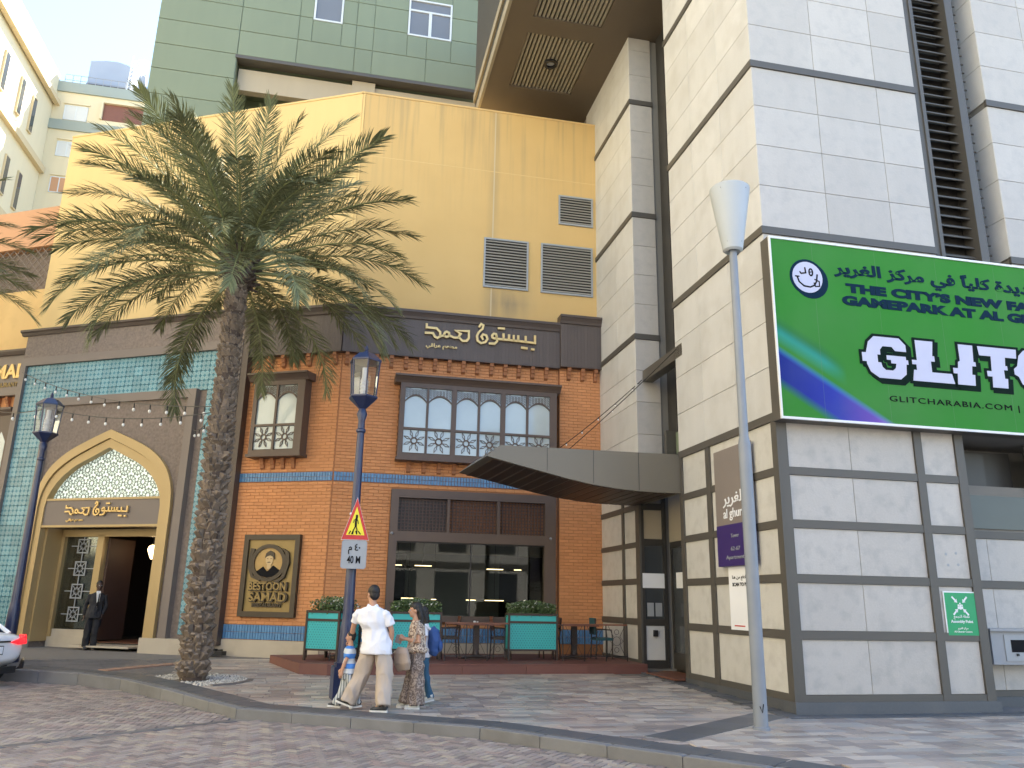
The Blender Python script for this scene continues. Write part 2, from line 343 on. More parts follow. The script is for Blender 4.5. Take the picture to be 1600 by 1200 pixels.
class MB:
    def __init__(s, flip=True): s.v = []; s.f = []; s.g = -1 if flip else 1
    def add(s, vs, fs):
        n = len(s.v); s.v += [(a, s.g * b_, c) for a, b_, c in vs]; s.f += [tuple(i + n for i in f) for f in fs]; return s
    def box(s, x0, x1, y0, y1, z0, z1):
        x0, x1 = min(x0, x1), max(x0, x1); z0, z1 = min(z0, z1), max(z0, z1); y0, y1 = sorted((y0 * s.g, y1 * s.g))
        n = len(s.v); s.v += [(x0, y0, z0), (x1, y0, z0), (x1, y1, z0), (x0, y1, z0), (x0, y0, z1), (x1, y0, z1), (x1, y1, z1), (x0, y1, z1)]
        s.f += [tuple(i + n for i in f) for f in ((0, 3, 2, 1), (4, 5, 6, 7), (0, 1, 5, 4), (1, 2, 6, 5), (2, 3, 7, 6), (3, 0, 4, 7))]; return s
    def quad(s, *p): return s.add(p, [tuple(range(len(p)))])
    def prism(s, poly, d0, d1, ax='d'):     # poly in (s,z) for 'd', (d,z) for 's', (s,d) for 'z'
        n = len(poly)
        def P(p, t): return (p[0], t, p[1]) if ax == 'd' else ((t, p[0], p[1]) if ax == 's' else (p[0], p[1], t))
        vs = [P(p, d0) for p in poly] + [P(p, d1) for p in poly]
        fs = [tuple(range(n)), tuple(range(2 * n - 1, n - 1, -1))] + [(i, (i + 1) % n, n + (i + 1) % n, n + i) for i in range(n)]
        return s.add(vs, fs)
    def strip(s, A, B, d0, d1, closed=False):  # solid band between two polylines in (s,z)
        n = len(A); vs = []
        for a, b_ in zip(A, B): vs += [(a[0], d0, a[1]), (b_[0], d0, b_[1]), (a[0], d1, a[1]), (b_[0], d1, b_[1])]
        fs = []
        for i in range(n if closed else n - 1):
            p, q = 4 * i, 4 * ((i + 1) % n)
            fs += [(p, p + 1, q + 1, q), (p + 2, q + 2, q + 3, p + 3), (p, q, q + 2, p + 2), (p + 1, p + 3, q + 3, q + 1)]
        if not closed: fs += [(0, 2, 3, 1), (4 * n - 4, 4 * n - 3, 4 * n - 1, 4 * n - 2)]
        return s.add(vs, fs)
    def tube(s, pts, r, n=8, cap=True, sq=None):
        pts = [Vector(p) for p in pts]; rs = r if isinstance(r, (list, tuple)) else [r] * len(pts)
        vs = []; prev = None
        for i, p in enumerate(pts):
            t = (pts[min(i + 1, len(pts) - 1)] - pts[max(i - 1, 0)]).normalized()
            if prev is None:
                a = t.cross(Vector((0, 0, 1)));  a = a if a.length > .1 else t.cross(Vector((1, 0, 0)))
            else: a = prev - t * prev.dot(t)
            a.normalize(); prev = a; b_ = t.cross(a); rr = rs[i]; ra, rb = rr if isinstance(rr, (list, tuple)) else (rr, rr)
            for k in range(n):
                w = 2 * math.pi * (k + .5) / n; vs.append(tuple(p + a * (math.cos(w) * ra) + b_ * (math.sin(w) * rb)))
        fs = []
        for i in range(len(pts) - 1):
            for k in range(n): fs.append((i * n + k, i * n + (k + 1) % n, (i + 1) * n + (k + 1) % n, (i + 1) * n + k))
        if cap: fs += [tuple(range(n - 1, -1, -1)), tuple(range((len(pts) - 1) * n, len(pts) * n))]
        return s.add(vs, fs)
    def lathe(s, prof, c=(0, 0), n=16, ph=0., sx=1, sy=1):
        vs = []; fs = []
        for r, z in prof:
            for k in range(n):
                w = 2 * math.pi * k / n + ph; vs.append((c[0] + r * math.cos(w) * sx, c[1] + r * math.sin(w) * sy, z))
        for i in range(len(prof) - 1):
            for k in range(n): fs.append((i * n + k, i * n + (k + 1) % n, (i + 1) * n + (k + 1) % n, (i + 1) * n + k))
        fs += [tuple(range(n - 1, -1, -1)), tuple(range((len(prof) - 1) * n, len(prof) * n))]
        return s.add(vs, fs)
    def ell(s, c, r, n=10, m=8, rot=None):
        vs = []; fs = []
        for i in range(1, m):
            a = math.pi * i / m
            for k in range(n):
                w = 2 * math.pi * k / n; v = Vector((r[0] * math.sin(a) * math.cos(w), r[1] * math.sin(a) * math.sin(w), r[2] * math.cos(a)))
                if rot: v = rot @ v
                vs.append((c[0] + v.x, c[1] + v.y, c[2] + v.z))
        for e in (1, -1):
            v = Vector((0, 0, r[2] * e))
            if rot: v = rot @ v
            vs.append((c[0] + v.x, c[1] + v.y, c[2] + v.z))
        t, b_ = len(vs) - 2, len(vs) - 1
        for i in range(m - 2):
            for k in range(n): fs.append((i * n + k, (i + 1) * n + k, (i + 1) * n + (k + 1) % n, i * n + (k + 1) % n))
        for k in range(n): fs += [(t, k, (k + 1) % n), (b_, (m - 2) * n + (k + 1) % n, (m - 2) * n + k)]
        return s.add(vs, fs)
    def mesh(s, name, recalc=True):
        me = bpy.data.meshes.new(name); me.from_pydata(s.v, [], s.f)
        if recalc and len(s.f) < 60000:
            b_ = bmesh.new(); b_.from_mesh(me); bmesh.ops.recalc_face_normals(b_, faces=b_.faces); b_.to_mesh(me); b_.free()
        return me
    def build(s, name, m, parent, world, smooth=False, recalc=True, kind=None):
        me = s.mesh(name, recalc); me.materials.append(M[m] if isinstance(m, str) else m)
        if smooth:
            me.polygons.foreach_set('use_smooth', [True] * len(me.polygons))
            try: me.set_sharp_from_angle(angle=R(40))
            except Exception: pass
        o = link(bpy.data.objects.new(name, me), parent, world)
        if kind: o['kind'] = kind
        return o

PC = {}
def piece(name, parent, F, x0, x1, d0, d1, z0, z1, m, bev=.006, ax='d', extra=None):
    """one chamfered block; mesh shared between blocks of one size"""
    w, h, t = round(x1 - x0, 3), round(z1 - z0, 3), round(d1 - d0, 3)
    key = (w, h, t, m, bev, ax, name)
    if key not in PC:
        a, b_, c = w / 2, t / 2, h / 2; e = bev
        if ax == 'd':
            vs = [(-a, -b_, -c), (a, -b_, -c), (a, -b_, c), (-a, -b_, c), (-a, b_ - e, -c), (a, b_ - e, -c), (a, b_ - e, c), (-a, b_ - e, c), (-a + e, b_, -c + e), (a - e, b_, -c + e), (a - e, b_, c - e), (-a + e, b_, c - e)]
        else:
            vs = [(-a, -b_, -c), (a, -b_, -c), (a, b_, -c), (-a, b_, -c), (-a, -b_, c - e), (a, -b_, c - e), (a, b_, c - e), (-a, b_, c - e), (-a + e, -b_ + e, c), (a - e, -b_ + e, c), (a - e, b_ - e, c), (-a + e, b_ - e, c)]
        mb = MB(True); mb.add(vs, [(3, 2, 1, 0), (8, 9, 10, 11)] + [(i, (i + 1) % 4, 4 + (i + 1) % 4, 4 + i) for i in range(4)] + [(4 + i, 4 + (i + 1) % 4, 8 + (i + 1) % 4, 8 + i) for i in range(4)])
        me = mb.mesh(name); me.materials.append(M[m]); PC[key] = me
    w_ = F @ Matrix.Translation(((x0 + x1) / 2, -(d0 + d1) / 2, (z0 + z1) / 2))
    if extra is not None: w_ = w_ @ extra
    return link(bpy.data.objects.new(name, PC[key]), parent, w_)

def copy_tree(root, world, label=None, names=None):
    W0 = W[root.name].inverted()
    r = root.copy(); col.objects.link(r); r.matrix_basis = world; W[r.name] = world.copy()
    if label: r['label'] = label
    def rec(src, dst):
        for ch in [o for o in src.children]:
            c = ch.copy(); col.objects.link(c); c.parent = dst; W[c.name] = world @ W0 @ W[ch.name]
            rec(ch, c)
    rec(root, r)
    return r

FORMS = {}
for ch, code, n in (('ا', 0xFE8D, 2), ('أ', 0xFE83, 2), ('ب', 0xFE8F, 4), ('ة', 0xFE93, 2), ('ت', 0xFE95, 4), ('ج', 0xFE9D, 4), ('د', 0xFEA9, 2), ('ر', 0xFEAD, 2), ('ز', 0xFEAF, 2),
                    ('ط', 0xFEC1, 4), ('ع', 0xFEC9, 4), ('غ', 0xFECD, 4), ('ف', 0xFED1, 4), ('ق', 0xFED5, 4), ('ك', 0xFED9, 4), ('ل', 0xFEDD, 4), ('م', 0xFEE1, 4), ('ن', 0xFEE5, 4), ('ه', 0xFEE9, 4), ('و', 0xFEED, 2), ('ي', 0xFEF1, 4), ('ص', 0xFEB9, 4), ('س', 0xFEB1, 4)):
    FORMS[ch] = (code, n)
def shape_ar(t):
    out = []
    for i, ch in enumerate(t):
        if ch not in FORMS: out.append(ch); continue
        code, n = FORMS[ch]
        pj = i > 0 and t[i - 1] in FORMS and FORMS[t[i - 1]][1] == 4
        nj = n == 4 and i + 1 < len(t) and t[i + 1] in FORMS
        out.append(chr(code + (3 if pj and nj else 1 if pj else 2 if nj else 0)))
    return ''.join(reversed(out))

def text(body, h, F, s, z, d, m, parent, name='lettering', ext=.004, off=0., width=None, align='LEFT', arabic=False, space=1., shear=0.):
    """flat lettering whose capitals are h tall; width fixes its length in metres"""
    c = bpy.data.curves.new('text', 'FONT'); c.body = shape_ar(body) if arabic else body
    c.size = h / .70; c.extrude = ext; c.offset = off; c.align_x = 'LEFT'; c.space_character = space; c.shear = shear; c.resolution_u = 3
    t = bpy.data.objects.new('text', c); col.objects.link(t)
    bpy.context.view_layer.update()
    me = bpy.data.meshes.new_from_object(t.evaluated_get(bpy.context.evaluated_depsgraph_get()))
    bpy.data.objects.remove(t); bpy.data.curves.remove(c)
    if not len(me.vertices): return None
    x0 = min(v.co.x for v in me.vertices); x1 = max(v.co.x for v in me.vertices)
    k = width / (x1 - x0) if width else 1.
    for v in me.vertices: v.co.x = (v.co.x - x0) * k
    wd = (x1 - x0) * k; dx = {'LEFT': 0, 'CENTER': -wd / 2, 'RIGHT': -wd}[align]
    me.materials.clear(); me.materials.append(M[m])
    w = F @ Matrix.Translation((s + dx, -d, z)) @ Matrix.Rotation(R(90), 4, 'X')
    return link(bpy.data.objects.new(name, me), parent, w)

def ribbon(mb, pts, w, d0, d1):
    """a stroke of constant width with mitred joins, as a raised letter"""
    n = len(pts); A = []; B = []
    closed = (abs(pts[0][0] - pts[-1][0]) + abs(pts[0][1] - pts[-1][1])) < 1e-6
    for i in range(n):
        p = Vector(pts[i]); a = Vector(pts[i - 1]) if i > 0 else (Vector(pts[-2]) if closed else None); b_ = Vector(pts[i + 1]) if i < n - 1 else (Vector(pts[1]) if closed else None)
        t1 = (p - a).normalized() if a is not None else (b_ - p).normalized(); t2 = (b_ - p).normalized() if b_ is not None else t1
        t = (t1 + t2);  t = t.normalized() if t.length > 1e-3 else t1
        nrm = Vector((-t.y, t.x)); k = min(1.8, 1 / max(.3, nrm.dot(Vector((-t1.y, t1.x)))))
        if i == 0 and not closed: p = p - t1 * w * .5
        if i == n - 1 and not closed: p = p + t2 * w * .5
        A.append(tuple(p + nrm * w / 2 * k)); B.append(tuple(p - nrm * w / 2 * k))
    mb.strip(A, B, d0, d1, closed=False)
def gz(y): return .16 * min(1., max(0., (y - 13) / 7.))
# ------------------------------------------------------------------ emit many blocks: nearest 300 in view as parts, the rest joined
CI = cam.matrix_world.inverted()
def in_view(p, mg=1.03):
    q = CI @ Vector(p)
    if q.z > -.5: return False
    return abs(q.x / -q.z) < 800 / 1240 * mg and abs(q.y / -q.z) < 600 / 1240 * mg
def blocks(name, parent, F, L, m, bev=.004, ax='d', limit=300, stuff_name=None, tilt=None):
    """L: list of (x0,x1,d0,d1,z0,z1) in the frame F"""
    ctr = [F @ Vector(((a + b_) / 2, -(c + d) / 2, (e + g) / 2)) for a, b_, c, d, e, g in L]
    def size(i):
        a, b_, c, d, e, g = L[i]; w = b_ - a; h = (g - e) if ax == 'd' else (d - c)
        dist = (ctr[i] - Vector((0, 0, 1.6))).length
        return (math.sqrt(w * h) / dist) if in_view(ctr[i]) else 0
    order = sorted(range(len(L)), key=size, reverse=True)
    single = set(order[:limit]); 
    for i in sorted(single):
        piece(name, parent, F, *L[i], m, bev, ax, tilt)
    rest = [i for i in range(len(L)) if i not in single]
    if rest:
        mb = MB()
        for i in rest:
            a, b_, c, d, e, g = L[i]; v = bev
            if ax == 'd':
                mb.add([(a, c, e), (b_, c, e), (b_, c, g), (a, c, g), (a + v, d, e + v), (b_ - v, d, e + v), (b_ - v, d, g - v), (a + v, d, g - v)], [(4, 5, 6, 7)] + [(j, (j + 1) % 4, 4 + (j + 1) % 4, 4 + j) for j in range(4)])
            else:
                mb.add([(a, c, e), (b_, c, e), (b_, d, e), (a, d, e), (a + v, c + v, g), (b_ - v, c + v, g), (b_ - v, d - v, g), (a + v, d - v, g)], [(7, 6, 5, 4)] + [(4 + j, 4 + (j + 1) % 4, (j + 1) % 4, j) for j in range(4)])
        me = mb.mesh(stuff_name or name + '_field', recalc=True); me.materials.append(M[m])
        o = link(bpy.data.objects.new(stuff_name or name + '_field', me), parent, F); o['kind'] = 'stuff'

# ------------------------------------------------------------------ sky is the world; ground, road and pavement
rd = MB(False); rd.quad((-400, -400, -.142), (400, -400, -.142), (400, 400, -.142), (-400, 400, -.142))
road = struct(rd.build('road', 'asphalt', None, I4))
KP = [(-30, 23.2), (-14, 18.2), (-10.2, 17.0), (-8.36, 16.49), (-7.19, 15.77), (-5.93, 14.58), (-3.96, 12.54), (-0.33, 11.16), (2.7, 8.86), (7, 4.8), (14, -2.5)]
def offset(P, t):
    out = []
    for i, p in enumerate(P):
        a = Vector(P[max(i - 1, 0)]); b_ = Vector(P[min(i + 1, len(P) - 1)]); p = Vector(p)
        t1 = (p - a).normalized() if i else (b_ - p).normalized(); t2 = (b_ - p).normalized() if i < len(P) - 1 else t1
        n1 = Vector((-t1.y, t1.x)); n2 = Vector((-t2.y, t2.x)); n = (n1 + n2).normalized()
        out.append(p + n * t / max(.5, n.dot(n1)))
    return out
# pavement body (bed under the tiles), sloping gently up to the buildings
edge = offset(KP, .14)
NS = [13 + 7 * k / 6 for k in range(7)]
bed = MB(False)
for i in range(len(edge) - 1):
    a, b_ = edge[i], edge[i + 1]
    ys = sorted({-3.} | {y for y in NS} | {60.})
    ca = [Vector((a.x, a.y))] + [Vector((a.x + .0, y)) for y in ys if y > a.y]; cb = [Vector((b_.x, b_.y))] + [Vector((b_.x, y)) for y in ys if y > b_.y]
    tops = sorted({round(y, 3) for y in [a.y, b_.y] + ys if y >= min(a.y, b_.y)})
    for j in range(len(tops) - 1):
        y0, y1 = tops[j], tops[j + 1]
        P = [(a.x, max(y0, a.y)), (b_.x, max(y0, b_.y)), (b_.x, max(y1, b_.y)), (a.x, max(y1, a.y))]
        bed.quad(*[(x, y, gz(y) - .015) for x, y in P])
pav = struct(bed.build('pavement', 'asphalt', None, I4))
kb_off = [offset(KP, t) for t in (0, .15, .17, .62)]
def strip_pieces(A, B, ln, name, m, zlo, zhi, gap=.005, bev=.01):
    for i in range(len(A) - 1):
        a0, a1, b0, b1 = A[i], A[i + 1], B[i], B[i + 1]; n = max(1, round((a1 - a0).length / ln))
        if (a0.x < -16 or a1.x > 9): continue
        for k in range(n):
            u0, u1 = k / n + gap / (a1 - a0).length, (k + 1) / n - gap / (a1 - a0).length
            P = [a0.lerp(a1, u0), a0.lerp(a1, u1), b0.lerp(b1, u1), b0.lerp(b1, u0)]
            c = sum(P, Vector((0, 0))) / 4
            mb = MB(False)
            Q = [c + (p - c) * (1 - bev / .15) for p in P]
            vs = [(p.x, p.y, zlo) for p in P] + [(p.x, p.y, gz(p.y) + zhi - bev) for p in P] + [(q.x, q.y, gz(q.y) + zhi) for q in Q]
            vs = [(x - c.x, y - c.y, z) for x, y, z in vs]
            mb.add(vs, [(8, 9, 10, 11)] + [(j, (j + 1) % 4, 4 + (j + 1) % 4, 4 + j) for j in range(4)] + [(4 + j, 4 + (j + 1) % 4, 8 + (j + 1) % 4, 8 + j) for j in range(4)] + [(3, 2, 1, 0)])
            mb.build(name, m, pav, Matrix.Translation((c.x, c.y, 0)))
strip_pieces(kb_off[0], kb_off[1], 1.0, 'kerb_stone', 'kerb', -.15, .0)
strip_pieces(kb_off[2], kb_off[3], .75, 'granite_slab', 'granite', -.05, .004, bev=.004)

def sidedist(P, x, y):       # signed distance to polyline, positive on the pavement side
    best = 1e9; sg = 1
    for i in range(len(P) - 1):
        a, b_ = Vector(P[i]), Vector(P[i + 1]); ab = b_ - a; t = max(0, min(1, (Vector((x, y)) - a).dot(ab) / ab.length_squared)); q = a + ab * t
        d = (Vector((x, y)) - q).length
        if d < best: best = d; sg = 1 if (ab.x * (y - a.y) - ab.y * (x - a.x)) > 0 else -1
    return best * sg
T = fr(4.4545, 13.027, 12)             # frame of the stone tower: s right, d towards the street
TI = T.inverted()
B_ = fr(-4.533, 20.234, 12)            # restaurant, right-hand face
C_ = fr(-4.533, 20.234, -15)           # restaurant, left-hand face
D_ = fr(-9.389, 21.463, -17.5)         # entrance portal
PALM = (-5.9, 15.85)
G12 = fr(0, 0, 12)
def region(x, y):
    if sidedist(KP, x, y) < .55: return 0
    t = TI @ Vector((x, y, 0)); s_, d_ = t.x, -t.y
    if s_ > -.3 and d_ < .35 and d_ > -4.3: return 0       # stone tower and its granite apron
    if s_ > -.1 and d_ <= -4.3: return 0
    if d_ < -9: return 0
    u = (B_.inverted() @ Vector((x, y, 0)));
    if u.y > -.1 and x > -4.6: return 0
    u = (D_.inverted() @ Vector((x, y, 0)))
    if u.y > .3: return 0
    if math.hypot(x - PALM[0], y - PALM[1]) < 1.02: return 0
    if x < -6.3 + (y - 15) * -.25: return 2
    return 1
brown, grey = [], []
row = 0; d_ = -24.0
while d_ < -3:
    s_ = -24 + (row * .37) % .6
    while s_ < 14:
        w = random.choice((.3, .3, .45, .6))
        c = G12 @ Vector((s_ + w / 2, -(d_ + .1), 0)); z = gz(c.y)
        if c.y < 24 and c.x > -16 and c.x < 10:
            rg = region(c.x, c.y)
            rec_ = (s_ + .003, s_ + w - .003, d_ + .003, d_ + .197, z - .03, z + random.uniform(-.001, .0015))
            if rg == 1: brown.append(rec_)
            elif rg == 2: grey.append(rec_)
        s_ += w
    d_ += .2; row += 1
# quantise sizes so alike tiles share a mesh
def q_(r): return (r[0], r[1], r[2], r[3], round(r[5], 3) - .03, round(r[5], 3))
tiltm = None
blocks('paving_tile', pav, G12, [q_(r) for r in brown], 'tile', .003, 'z', 300, 'paving_field')
blocks('grey_paving_tile', pav, G12, [q_(r) for r in grey], 'greytile', .003, 'z', 300, 'grey_paving_field')
# granite apron round the tower foot and the strip that crosses the tiles to the kerb
def slabrow(P0, P1, wd, ln, nm, m, zt=.004):
    a, b_ = Vector(P0), Vector(P1); n = max(1, round((b_ - a).length / ln)); t = (b_ - a).normalized(); yaw = math.degrees(math.atan2(t.y, t.x)); 
    for k in range(n):
        c0 = a.lerp(b_, k / n); F = fr(c0.x, c0.y, yaw, gz(c0.y)); piece(nm, pav, F, .003, (b_ - a).length / n - .003, -wd, 0, -.05, zt, m, .003, 'z')
def TP(s, d): v = T @ Vector((s, -d, 0)); return (v.x, v.y)
slabrow(TP(-.32, .34), TP(9, .34), .33, .7, 'granite_slab', 'granite')
slabrow(TP(-.34, -6.3), TP(-.34, .34), .32, .7, 'granite_slab', 'granite')
slabrow((2.15, 10.35), TP(-.25, .2), .55, .6, 'granite_slab', 'granite', .006)
slabrow((3.0, 19.1), (3.9, 16.2), .30, .6, 'granite_slab', 'granite', .007)
# tactile strip by the palm
tc = []
F = fr(-8.15, 16.95, 56)
for i in range(7):
    piece('tactile_tile', pav, fr(-8.0, 16.9, 60, gz(17.5 + .3 * i)), i * .3 + .004, i * .3 + .296, -.3, 0, -.02, .012 + .0, 'tactile', .004, 'z')
    st = MB()
    for k in range(3): st.box(i * .3 + .03, i * .3 + .27, -.26 + k * .1, -.22 + k * .1, .012, .017)
# gravel bed
gv = MB(False)
for _ in range(1500):
    a, r_ = random.uniform(0, 6.28), 1.0 * math.sqrt(random.uniform(.1, 1)); x, y = PALM[0] + r_ * math.cos(a), PALM[1] + r_ * math.sin(a); s_ = random.uniform(.015, .04)
    if sidedist(KP, x, y) < .66: continue
    z = gz(y) - .01; vs = []
    for k in range(4): w = k * 1.57 + a; vs.append((x + s_ * math.cos(w), y + s_ * math.sin(w), z))
    gv.add(vs + [(x, y, z + s_ * .9)], [(0, 1, 4), (1, 2, 4), (2, 3, 4), (3, 0, 4)])
tag(gv.build('gravel', 'gravel', None, I4, recalc=False), 'pale gravel filling the bed round the foot of the palm tree', 'gravel', kind='stuff')
ring = []
for k in range(14):
    a0, a1 = k / 14 * 6.283 + .01, (k + 1) / 14 * 6.283 - .01
    if sidedist(KP, PALM[0] + 1.07 * math.cos(a0), PALM[1] + 1.07 * math.sin(a0)) < .7 or sidedist(KP, PALM[0] + 1.07 * math.cos(a1), PALM[1] + 1.07 * math.sin(a1)) < .7: continue
    mb = MB(False); P = [(1.0 * math.cos(a0), 1.0 * math.sin(a0)), (1.0 * math.cos(a1), 1.0 * math.sin(a1)), (1.14 * math.cos(a1), 1.14 * math.sin(a1)), (1.14 * math.cos(a0), 1.14 * math.sin(a0))]
    mb.prism(P, -.06, .008, 'z'); mb.build('bed_edging', 'greytile', pav, Matrix.Translation((PALM[0], PALM[1], gz(PALM[1]))))

# road block paving: herringbone, square on the left of the seam, turned on the right
SEAM = ((-3.9, 12.3), (-8.3, 7.0))
def herring(F, want):
    out = []
    a = .1
    for i in range(-110, 110):
        for j in range(-110, 110):
            k = (i - j) % 4
            if k == 0: r_ = (i * a, (i + 2) * a, j * a, (j + 1) * a)
            elif k == 3: r_ = (i * a, (i + 1) * a, j * a, (j + 2) * a)
            else: continue
            c = F @ Vector(((r_[0] + r_[1]) / 2, -(r_[2] + r_[3]) / 2, 0))
            if want(c.x, c.y): out.append((r_[0] + .0045, r_[1] - .0045, r_[2] + .0045, r_[3] - .0045, -.160, -.130))
    return out
def seam_side(x, y):
    (ax, ay), (bx, by) = SEAM; L_ = math.hypot(bx - ax, by - ay); return ((bx - ax) * (y - ay) - (by - ay) * (x - ax)) / L_
def rd_ok(x, y): return sidedist(KP, x, y) < -.06 and y > 5.5 and in_view((x, y, -.13), 1.12)
HL = fr(-8, 12, 8); HR = fr(-1, 9, -28)
L1 = herring(HL, lambda x, y: rd_ok(x, y) and seam_side(x, y) < -.09)
L2 = herring(HR, lambda x, y: rd_ok(x, y) and seam_side(x, y) > .09)
blocks('road_paver', road, HL, L1, 'paver', .004, 'z', 150, 'road_paver_field')
blocks('road_paver', road, HR, L2, 'paver', .004, 'z', 150, 'turned_paver_field')
sa, sb = Vector(SEAM[0]), Vector(SEAM[1]); st_ = (sb - sa).normalized(); yw = math.degrees(math.atan2(st_.y, st_.x))
for k in range(12):
    c0 = sa + st_ * (k * .5); piece('edging_block', road, fr(c0.x, c0.y, yw, -.15), .004, .496, -.08, .08, -.02, .021, 'greytile', .003, 'z')

# ------------------------------------------------------------------ stone tower
tower = thing('stone_tower', 'tall stone clad tower with dark metal bands and louvred slots, right half of the street', 'tower', T)
core = MB()
core.box(.031, 3.575, -.031, -3.93, 0, 23); core.box(5.31, 45, -.031, -3.9, 4.75, 23); core.box(3.575, 45, -1.3, -3.9, 0, 23)
core.box(3.6, 45, -.6, -1.4, 0, 3.8); core.box(.73, 45, -3.9, -6, 0, 23); core.box(-.109, 45, -6.06, -14, 0, 23)
core.box(3.6, 45, -.031, -1.3, 4.62, 4.75)
core.build('wall', 'joint', tower, T)
up = MB(); up.box(0, 3.59, 0, -3.96, 22.3, 23); up.box(5.27, 45, 0, -3.9, 22.3, 23); up.build('upper_wall', 'stoneR', tower, T)
def pan(F, S, Z, m, bev=.004, g=.004, t=.03, skip=()):
    for i in range(len(S) - 1):
        for j in range(len(Z) - 1):
            if (i, j) in skip: continue
            piece('stone_panel', tower, F, S[i] + g, S[i + 1] - g, -t, 0, Z[j] + g, Z[j + 1] - g, m, bev)
TL = T @ Matrix.Rotation(R(-90), 4, 'Z')            # left face: s runs towards the street, s<0 is further back
rails = [(.18, .28), (1.10, 1.23), (1.97, 2.10), (2.84, 2.97), (3.71, 3.84)]
RZ = [.28, 1.10, 1.23, 1.97, 2.10, 2.84, 2.97, 3.71, 3.84, 4.62]
def gridpan(F, cols, m, d=-.012, zmax=4.62, zr=None):
    zr = zr or RZ
    for a, b_ in cols:
        for j in range(0, len(zr) - 1, 2):
            if zr[j] < zmax: piece('stone_panel', tower, F, a + .004, b_ - .004, d - .03, d, zr[j] + .004, zr[j + 1] - .004, m, .003)
gridpan(T, [(.17, 1.36), (1.36, 2.61), (2.76, 3.43)], 'stoneLow')
gridpan(TL, [(-3.80, -2.68), (-2.50, -1.35), (-1.35, -.15)], 'stoneLowL')
def frame_grid(F, verts, s0, s1, zr, z1=4.62, z0=.18):
    for a, b_ in verts:
        mb = MB().box(a, b_, -.03, .022, z0, z1); mb.build('frame_post', 'bronze', tower, F)
    vv = sorted(verts)
    for za, zb in zr:
        mb = MB()
        for k in range(len(vv) - 1): mb.box(vv[k][1], vv[k + 1][0], -.03, .014, za, zb)
        mb.build('frame_rail', 'bronze', tower, F)
frame_grid(T, [(.024, .17), (2.61, 2.76), (3.43, 3.60)], 0, 3.6, rails)
frame_grid(TL, [(-3.96, -3.80), (-2.68, -2.50), (-.15, .022)], 0, 0, rails)
# bands every storey
BZ = [4.62, 8.06, 11.55, 15.02, 18.5, 21.97]
for F, a, b_ in ((T, .03, 3.60), (TL, -3.97, .03), (T, 5.24, 14)):
    for z in BZ:
        if z < 5 and a > 5: continue
        MB().box(a, b_, -.03, .03, z, z + .14).build('metal_band', 'bronze', tower, F)
def rows(z0, z1, n=4): return [z0 + (z1 - z0) * k / n for k in range(n + 1)]
for k in range(len(BZ) - 1):
    Z = rows(BZ[k] + .14, BZ[k + 1])
    pan(T, [0, 1.35, 2.70, 3.59], Z, 'stoneR'); pan(TL, [-3.96, -2.68, -1.35, 0], Z, 'stoneL')
    pan(T, [5.27, 6.45, 7.8, 9.1, 10.4], Z, 'stoneR')
    F2 = T @ Matrix.Translation((5.27, 0, 0)) @ Matrix.Rotation(R(-90), 4, 'Z'); pan(F2, [-1.25, 0], Z, 'stoneL')
# louvre slot between the two bays
def louvre(F, s0, s1, z0, z1, d, pitch=.21, depth=.16):
    bk = MB().box(s0, s1, d - .3, d - .22, z0, z1); bk.build('louvre_back', 'bronze_dk', tower, F)
    n = int((z1 - z0) / pitch)
    for k in range(n):
        z = z0 + k * pitch
        key = ('lv', round(s1 - s0, 2), pitch, depth)
        if key not in PC:
            w = (s1 - s0) / 2; mb = MB().prism([(-depth, .11), (-depth, .135), (0, .02), (0, -.005), (-.02, -.01)], -w, w, 's'); me = mb.mesh('louvre_blade'); me.materials.append(M['bronze']); PC[key] = me
        link(bpy.data.objects.new('louvre_blade', PC[key]), tower, F @ Matrix.Translation(((s0 + s1) / 2, -d, z)))
louvre(T, 3.78, 4.62, 4.8, 16.5, -.16); louvre(T, 4.80, 5.2, 4.8, 16.5, -.35)
MB().box(3.6, 3.78, -.3, -.03, 4.7, 22).box(3.72, 3.80, -.25, -.0, 4.7, 22).build('louvre_post', 'bronze', tower, T)
MB().box(4.62, 4.80, -.5, -.02, 4.7, 22).build('louvre_post', 'bronze', tower, T)
# street level to the right of the first bay, set back under the upper bay
TB = T @ Matrix.Translation((0, .55, 0))
Rz2 = [.28, 1.10, 1.23, 1.97, 2.10, 2.84, 2.97, 3.62]
gridpan(TB, [(3.66, 4.35), (4.35, 5.4), (5.55, 6.9), (7.05, 8.4)], 'stoneLow', zr=Rz2, zmax=2.9)
MB().box(3.6, 9, -.03, .012, 2.84, 2.97).build('frame_rail', 'bronze', tower, TB)
for za, zb in rails[:3] : MB().box(3.60, 9, -.03, .012, za, zb).build('frame_rail', 'bronze', tower, TB)
MB().box(3.60, 3.66, -.03, .02, .18, 4.6).box(5.42, 5.55, -.03, .02, .18, 4.6).build('frame_post', 'bronze', tower, TB)
MB().box(3.66, 5.42, -.03, -.02, 3.02, 3.62).build('window_pane', 'recesspanel', tower, TB)
MB().box(3.66, 5.42, -.4, -.35, 3.62, 4.5).box(3.9, 4.6, -.3, -.1, 3.75, 4.4).build('ceiling_void', 'bronze_dk', tower, TB)
MB().box(5.6, 7.5, -.03, -.01, 3.0, 4.5).build('window_pane', 'winglass', tower, TB)
# granite plinth
MB().box(-.03, 3.66, -.3, .045, -.02, .18).build('plinth', 'granite', tower, T)
MB().box(3.66, 10, -.9, -.50, -.02, .18).build('plinth', 'granite', tower, T)
MB().box(-.03, .1, -.3, -3.97, -.02, .18).build('plinth', 'granite', tower, T)
